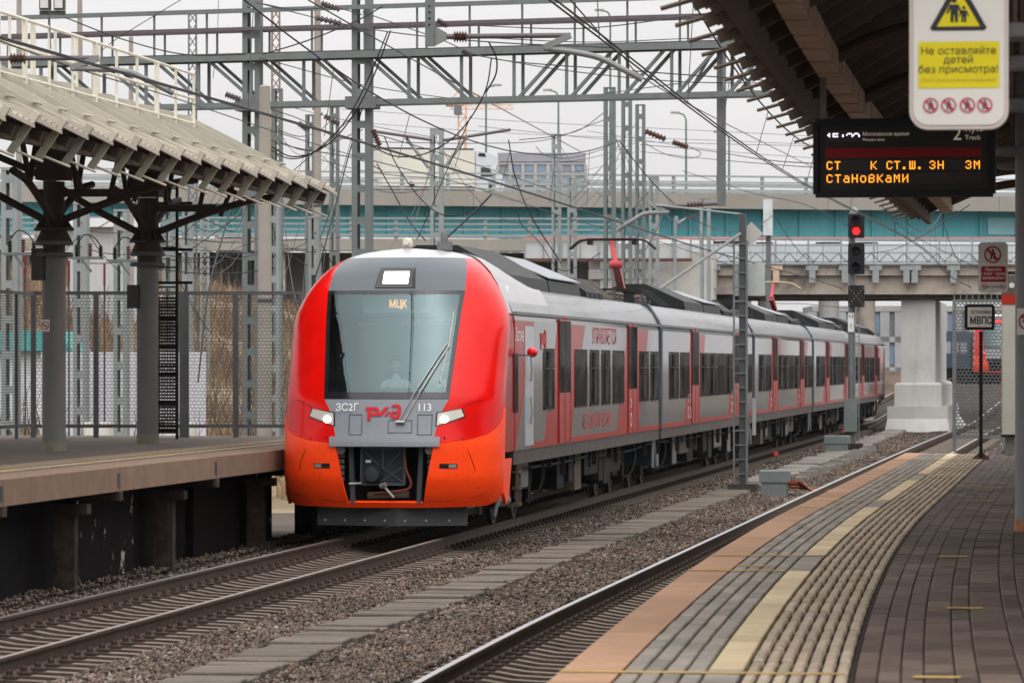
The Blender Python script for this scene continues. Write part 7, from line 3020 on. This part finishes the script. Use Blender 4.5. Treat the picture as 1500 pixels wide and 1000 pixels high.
# long straight feeders
L_ = [
    ('wire from the heavy mast top sloping past the perforated plate', [(375, 4, 104), (470, 28, 100), (570, 47, 90), (720, 62, 80), (900, 70, 75)], .013),
    ('wire from the tall mast sloping under the near cantilever', [(531, 18, 106), (640, 56, 100), (722, 86, 95), (900, 102, 90), (1150, 120, 85)], .013),
    ('wire between tall mast and heavy mast above the truss', [(385, 6, 104), (430, 14, 104), (490, 12, 104), (531, 22, 104)], .014),
    ('feeder wire crossing the sky from the tall mast top to the mast cluster', [(451, 0, 70), (600, 85, 90), (750, 168, 120), (850, 222, 150)], .014),
    ('steep feeder wire from the top centre to the hanging post', [(835, 0, 60), (905, 75, 75), (985, 140, 95), (1200, 250, 150)], .012),
    ('wire from the top right rising to the dark canopy', [(1150, 5, 90), (1000, 25, 95), (850, 42, 103), (700, 38, 110)], .014),
    ('long shallow wire below the gantry truss, left to right', [(380, 85, 100), (560, 130, 110), (760, 150, 120), (1000, 122, 100)], .012),
    ('wire running from the perforated plate across the truss', [(700, 82, 90), (840, 105, 95), (1000, 120, 100), (1150, 122, 105)], .012),
    ('high wire over the truss from left to the canopy', [(700, 55, 80), (860, 62, 85), (1000, 57, 90), (1080, 55, 95)], .010),
    ('black wire rising from the heavy mast to the top centre', [(385, 80, 104), (450, 60, 103), (520, 32, 102), (560, 10, 101)], .018),
    ('dark wire sloping over the roof railing to the heavy mast', [(95, 26, 100), (180, 58, 102), (270, 80, 104), (360, 80, 104)], .016),
    ('first of two wires running along the canopy roof', [(0, 60, 52), (110, 100, 55), (250, 142, 66), (400, 192, 80), (530, 232, 100)], .010),
    ('wire from the tall mast across the lorry to the low mast', [(545, 195, 108), (650, 226, 120), (760, 262, 140), (840, 290, 160)], .014),
    ('long wire falling from the lorry to the distant lattice walkway', [(545, 235, 108), (700, 276, 125), (850, 325, 150), (960, 352, 180), (1090, 395, 188)], .014),
    ('tight wire before the turquoise girder from mast cluster to the pale post', [(893, 190, 158), (960, 300, 150), (1030, 345, 130), (1075, 362, 105)], .013),
    ('wire from the mast cluster to the departure board', [(938, 212, 172), (1030, 220, 150), (1120, 234, 120), (1200, 240, 100)], .014),
    ('lower wire from the mast cluster to the departure board', [(938, 222, 172), (1030, 232, 150), (1120, 240, 120), (1200, 246, 100)], .012),
    ('loop of wire hanging right of the mast cluster', [(945, 210, 165), (975, 226, 165), (1010, 232, 160), (1027, 225, 160), (1010, 215, 160)], .014),
    ('curved wire left of the mast cluster above the apartment block', [(785, 215, 165), (800, 228, 165), (830, 232, 165), (860, 226, 162), (885, 218, 158)], .014),
    ('pair wire sloping from the street lamp to the mast cluster, upper', [(760, 205, 160), (810, 200, 160), (850, 190, 158), (885, 165, 158)], .016),
    ('pair wire sloping from the street lamp to the mast cluster, lower', [(545, 208, 140), (700, 210, 150), (800, 205, 160), (885, 176, 158)], .014),
    ('wire between the left columns and the pale mast', [(100, 362, 95), (118, 345, 96), (150, 330, 98), (178, 312, 99)], .012),
    ('drooping wire under the end of the left canopy', [(290, 318, 100), (320, 330, 102), (345, 338, 104), (362, 300, 106)], .012),
    ('stay wire slanting down beside the concrete pole', [(345, 285, 95), (325, 350, 94), (305, 430, 93), (290, 560, 92)], .02),
    ('stay wire slanting down left of the train nose', [(545, 110, 106), (510, 230, 105), (470, 380, 104), (440, 470, 104)], .018),
    ('diagonal stay from the tall mast towards the lorry', [(690, 170, 106), (650, 260, 106), (625, 320, 106), (610, 352, 106)], .012),
    ('thin wire above the roadway rail in the middle', [(700, 185, 190), (900, 205, 190), (1100, 212, 190), (1300, 215, 190)], .012),
    ('thin wire parallel to the roadway rail, second from the top', [(500, 160, 190), (760, 178, 190), (1000, 190, 190), (1200, 200, 190)], .010),
    ('thin wire parallel to the roadway rail, third from the top', [(500, 178, 195), (760, 196, 195), (1000, 204, 195), (1200, 212, 195)], .010),
    ('thin wire parallel to the roadway rail, fourth from the top', [(860, 192, 195), (1000, 214, 195), (1100, 225, 195), (1200, 232, 195)], .010),
    ('wire descending to the signal from the far masts', [(1000, 250, 170), (1100, 282, 160), (1180, 300, 150), (1250, 335, 148)], .013),
    ('crossing wires right of the signal against the girder', [(1290, 300, 120), (1330, 340, 140), (1390, 372, 160), (1450, 400, 170)], .012),
    ('rising wire right of the signal against the girder', [(1265, 372, 150), (1310, 365, 140), (1360, 340, 120), (1420, 300, 90)], .012),
    ('wire hanging before the bridge beam left of the signal', [(1080, 400, 170), (1120, 440, 170), (1180, 445, 170), (1250, 452, 160)], .014),
    ('wire from the pale post down to the train roof', [(975, 300, 150), (960, 340, 145), (935, 380, 140), (900, 410, 135)], .02),
    ('slanting strut wire before the bridge abutment', [(720, 285, 130), (690, 315, 130), (655, 348, 130), (630, 372, 130)], .03),
    ('thin wire high in the left sky to the insulators', [(265, 0, 100), (215, 30, 101), (170, 58, 102), (148, 75, 103)], .010),
    ('thin wire right of the roof railing from the top edge', [(320, 0, 110), (318, 60, 110), (312, 115, 110)], .008),
    ('wire along the masts under the left canopy', [(230, 345, 108), (330, 355, 110), (420, 352, 112), (500, 348, 114)], .012),
    ('sagging wire low under the left canopy', [(225, 372, 108), (300, 378, 110), (400, 365, 112), (500, 368, 114)], .012),
    ('wire passing behind the concrete pole above the canopy end', [(395, 205, 110), (440, 218, 115), (520, 232, 120), (560, 250, 125)], .016),
    ('wire above the canopy end crossing to the tall mast', [(396, 160, 120), (440, 175, 120), (490, 200, 118), (531, 205, 112)], .014),
    ('bundle wire at the slim masts above the canopy end', [(405, 190, 140), (440, 200, 140), (470, 190, 145), (490, 170, 150)], .016),
    ('lower bundle wire at the slim masts above the canopy end', [(405, 205, 140), (445, 220, 140), (480, 212, 145), (531, 190, 130)], .016),
]
for lb, pts, r in L_:
    wire('overhead_wire', lb, pts, r)
# the tangle of thin wires strung between the far masts
wr = random.Random(21)
hubs = [(490, 170, 165), (455, 185, 158), (407, 150, 148), (531, 120, 106), (640, 200, 150), (815, 205, 176), (893, 150, 158), (918, 165, 164), (938, 175, 172), (958, 268, 168), (838, 270, 176), (370, 175, 106), (275, 320, 118), (248, 325, 112), (461, 335, 106), (402, 325, 104), (178, 330, 99), (119, 330, 96)]
for k in range(46):
    a = wr.choice(hubs)
    near = [h for h in hubs if 25 < abs(h[0] - a[0]) < 260]
    if not near:
        continue
    b_ = wr.choice(near)
    pa, pb = at(a[0], a[1] + wr.uniform(-5, 70), a[2]), at(b_[0], b_[1] + wr.uniform(-5, 70), b_[2])
    q = MB()
    q.tube(sag_pts(pa, pb, (pb - pa).length * wr.uniform(.01, .10), 10), wr.choice((.008, .011, .014)), 4)
    meta(q.build('background_wire', M_wire), 'thin dark wire in the tangle strung between the far masts', 'wire', 'tangle of wires between the far masts')
# insulator strings on the wires
for i, (a, b_, Z, lb) in enumerate(((( 470, 5), (498, 14), 80, 'insulator string on the wire left of the tall mast top'), ((462, 26), (500, 35), 82, 'second insulator string beside the tall mast top'),
        ((546, 190), (556, 214), 104, 'brown insulator hanging at the right side of the tall mast'), ((640, 30), (656, 38), 60, 'insulator beside the perforated plate'),
        ((676, 74), (690, 82), 70, 'insulator at the lower end of the perforated plate'), ((945, 192), (975, 204), 165, 'insulator string on the wire right of the mast cluster'),
        ((985, 208), (1008, 216), 162, 'outer insulator string right of the mast cluster'), ((437, 180), (450, 190), 130, 'insulator beside the slim masts above the canopy end'),
        ((455, 150), (470, 170), 140, 'slanted insulator on the slim dark mast'), ((475, 170), (497, 182), 150, 'slanted insulator between slim dark mast and tall mast'),
        ((330, 138), (352, 146), 100, 'insulator left of the heavy mast'))):
    q = MB()
    insul(q, at(*a, Z), at(*b_, Z), .085 * Z / 100, 6)
    meta(q.build('insulator_string', M_insul if i in (2, 5, 6) else M_tubedark, smooth=True), lb, 'insulator', 'insulator strings')

# ------------------------------------------------------------------ driver and assistant in the cab
M_skin = mat('skin', (.50, .32, .25), .5, var=.05)
M_shirt = mat('white_shirt', (.70, .70, .70), .8, var=.05)
M_hair = mat('dark_hair', (.03, .022, .018), .7, var=.1)
M_trous = mat('dark_trousers', (.03, .03, .04), .8, var=.1)
def skinned(name, verts, edges, radii, m, parent, sub=2, root=0):
    off = LOC.get(parent, Vector((0, 0, 0)))
    me = bpy.data.meshes.new(name)
    me.from_pydata([tuple(Vector(v) - off) for v in verts], edges, [])
    o = link(name, me, parent)
    md = o.modifiers.new('skin', 'SKIN')
    md.use_smooth_shade = True
    for i, r in enumerate(radii):
        sv = me.skin_vertices[0].data[i]
        sv.radius = r if isinstance(r, tuple) else (r, r)
        sv.use_root = i == root
    sd_ = o.modifiers.new('sub', 'SUBSURF')
    sd_.levels = sub
    sd_.render_levels = sub
    me.materials.append(m)
    return o
def person(x, y, z, label):
    """seated figure facing -Y, hands on the desk; z = seat height"""
    t = thing('person', label, 'person', (x, y, z))
    V = lambda a, b_, c_: (x + a, y + b_, z + c_)
    vs_ = [V(0, 0, .1), V(0, .02, .3), V(0, .03, .48), V(0, .0, .58), V(0, -.02, .66),
           V(.19, .02, .50), V(.25, -.10, .26), V(.20, -.34, .22),
           V(-.19, .02, .50), V(-.25, -.10, .26), V(-.20, -.34, .22),
           V(.1, -.08, .08), V(.12, -.45, .08), V(.12, -.48, -.34),
           V(-.1, -.08, .08), V(-.12, -.45, .08), V(-.12, -.48, -.34)]
    es = [(0, 1), (1, 2), (2, 3), (3, 4), (2, 5), (5, 6), (6, 7), (2, 8), (8, 9), (9, 10), (0, 11), (11, 12), (12, 13), (0, 14), (14, 15), (15, 16)]
    rr = [(.16, .12), (.15, .11), (.15, .10), .055, .05, .065, .05, .04, .065, .05, .04, .085, .075, .055, .085, .075, .055]
    skinned('shirt_and_trousers', vs_, es, rr, M_shirt, t)
    q = MB()                                       # head with brow, nose, chin and ears
    rows = []
    for i in range(13):
        v = i / 12
        a = math.pi * v
        hz_ = .115 * math.cos(a)
        r = math.sin(a)
        row = []
        for k in range(17):
            b_ = 2 * math.pi * k / 16
            cx, cy = math.sin(b_), -math.cos(b_)
            jaw = 1 - .22 * max(0, v - .55) / .45
            px_, py_ = .076 * r * cx * jaw, .095 * r * cy
            if abs(cx) < .3 and cy < 0 and .48 < v < .66:
                py_ -= .016 * (1 - abs(cx) / .3)
            if .2 < abs(cx) < .6 and cy < 0 and .42 < v < .5:
                py_ += .006
            row.append(V(px_, -.03 + py_, .78 + hz_))
        rows.append(row)
    q.grid(rows)
    for s in (-1, 1):
        q.lathe([(.0, -.012), (.028, -.006), (.028, .006), (.0, .012)], V(s * .078, -.02, .775), 8, 'x')
    hd_ = q.build('head', M_skin, t, smooth=True)
    q = MB()
    for s in (-1, 1):
        q.lathe([(.0, -.005), (.011, 0), (0, .004)], V(s * .03, -.118, .80), 8, 'y')
    q.add([V(-.022, -.117, .735), V(.022, -.117, .735), V(.018, -.115, .728), V(-.018, -.115, .728)], [(0, 1, 2, 3)])
    q.build('face_features', M_hair, t)
    q = MB()
    rows = []
    for i in range(8):
        a = math.pi * .52 * i / 7
        rows.append([V(.083 * math.sin(a) * math.sin(2 * math.pi * k / 16), -.018 + .103 * math.sin(a) * -math.cos(2 * math.pi * k / 16) + (.02 if -math.cos(2 * math.pi * k / 16) < -.3 and i > 4 else 0), .79 + .118 * math.cos(a)) for k in range(17)])
    q.grid(rows)
    q.build('hair', M_hair, t, smooth=True)
    for s in (-1, 1):                              # hands resting on the desk
        hv = [V(s * .20, -.34, .22), V(s * .19, -.41, .215), V(s * .18, -.45, .21)]
        he = [(0, 1), (1, 2)]
        hr_ = [(.035, .02), (.042, .016), (.036, .013)]
        for k, (dx, ln) in enumerate(((-.033, .062), (-.011, .078), (.011, .072), (.033, .055))):
            n = len(hv)
            hv += [V(s * .18 + dx, -.46, .212), V(s * .18 + dx * 1.1, -.46 - ln * .55, .215), V(s * .18 + dx * 1.15, -.46 - ln, .195)]
            he += [(2, n), (n, n + 1), (n + 1, n + 2)]
            hr_ += [.0095, .009, .008]
        n = len(hv)
        hv += [V(s * .18 - s * .05, -.40, .21), V(s * .18 - s * .075, -.43, .205)]
        he += [(1, n), (n, n + 1)]
        hr_ += [.011, .009]
        skinned('hand', hv, he, hr_, M_skin, t, 1)
    return t
def seat(x, y, z, label):
    t = thing('driver_seat', label, 'seat', (x, y, 1.42))
    q = MB()
    q.cbox(x - .25, x + .25, y - .3, y + .22, z - .1, z, .03)
    q.build('cushion', M_cabdark, t)
    q = MB()
    q.box(x - .23, x + .23, y + .17, y + .25, z + .001, z + .7)
    q.build('backrest', M_cabdark, t)
    q = MB()
    q.lathe([(.2, 1.421), (.05, 1.46), (.05, z - .1)], (x, y, 0), 12)
    q.build('pedestal', M_cabdark, t)
seat(XT1 - .15, TY + 2.2, 1.92, 'dark seat behind the windscreen under the driver')
person(XT1 - .15, TY + 2.15, 1.94, 'driver in a white shirt seated behind the windscreen near its centre')
seat(XT1 + .75, TY + 2.2, 1.92, 'dark seat behind the windscreen near the wiper')
person(XT1 + .75, TY + 2.15, 1.94, 'second person in a white shirt behind the windscreen near the wiper')

# ------------------------------------------------------------------ air
if HAZE:
    q = MB()
    q.box(-900, 1100, -40, 1600, -2.0, 75)
    hz_o = q.build('haze', None)
    hm = bpy.data.materials.new('haze')
    hm.use_nodes = True
    hm.node_tree.nodes.clear()
    ho = hm.node_tree.nodes.new('ShaderNodeOutputMaterial')
    hv_ = hm.node_tree.nodes.new('ShaderNodeVolumePrincipled')
    hv_.inputs['Color'].default_value = (.93, .94, .97, 1)
    hv_.inputs['Density'].default_value = HAZE
    hm.node_tree.links.new(hv_.outputs[0], ho.inputs['Volume'])
    hz_o.data.materials.append(hm)
    meta(hz_o, 'faint grey haze softening the far buildings and crane', 'haze', kind='stuff')
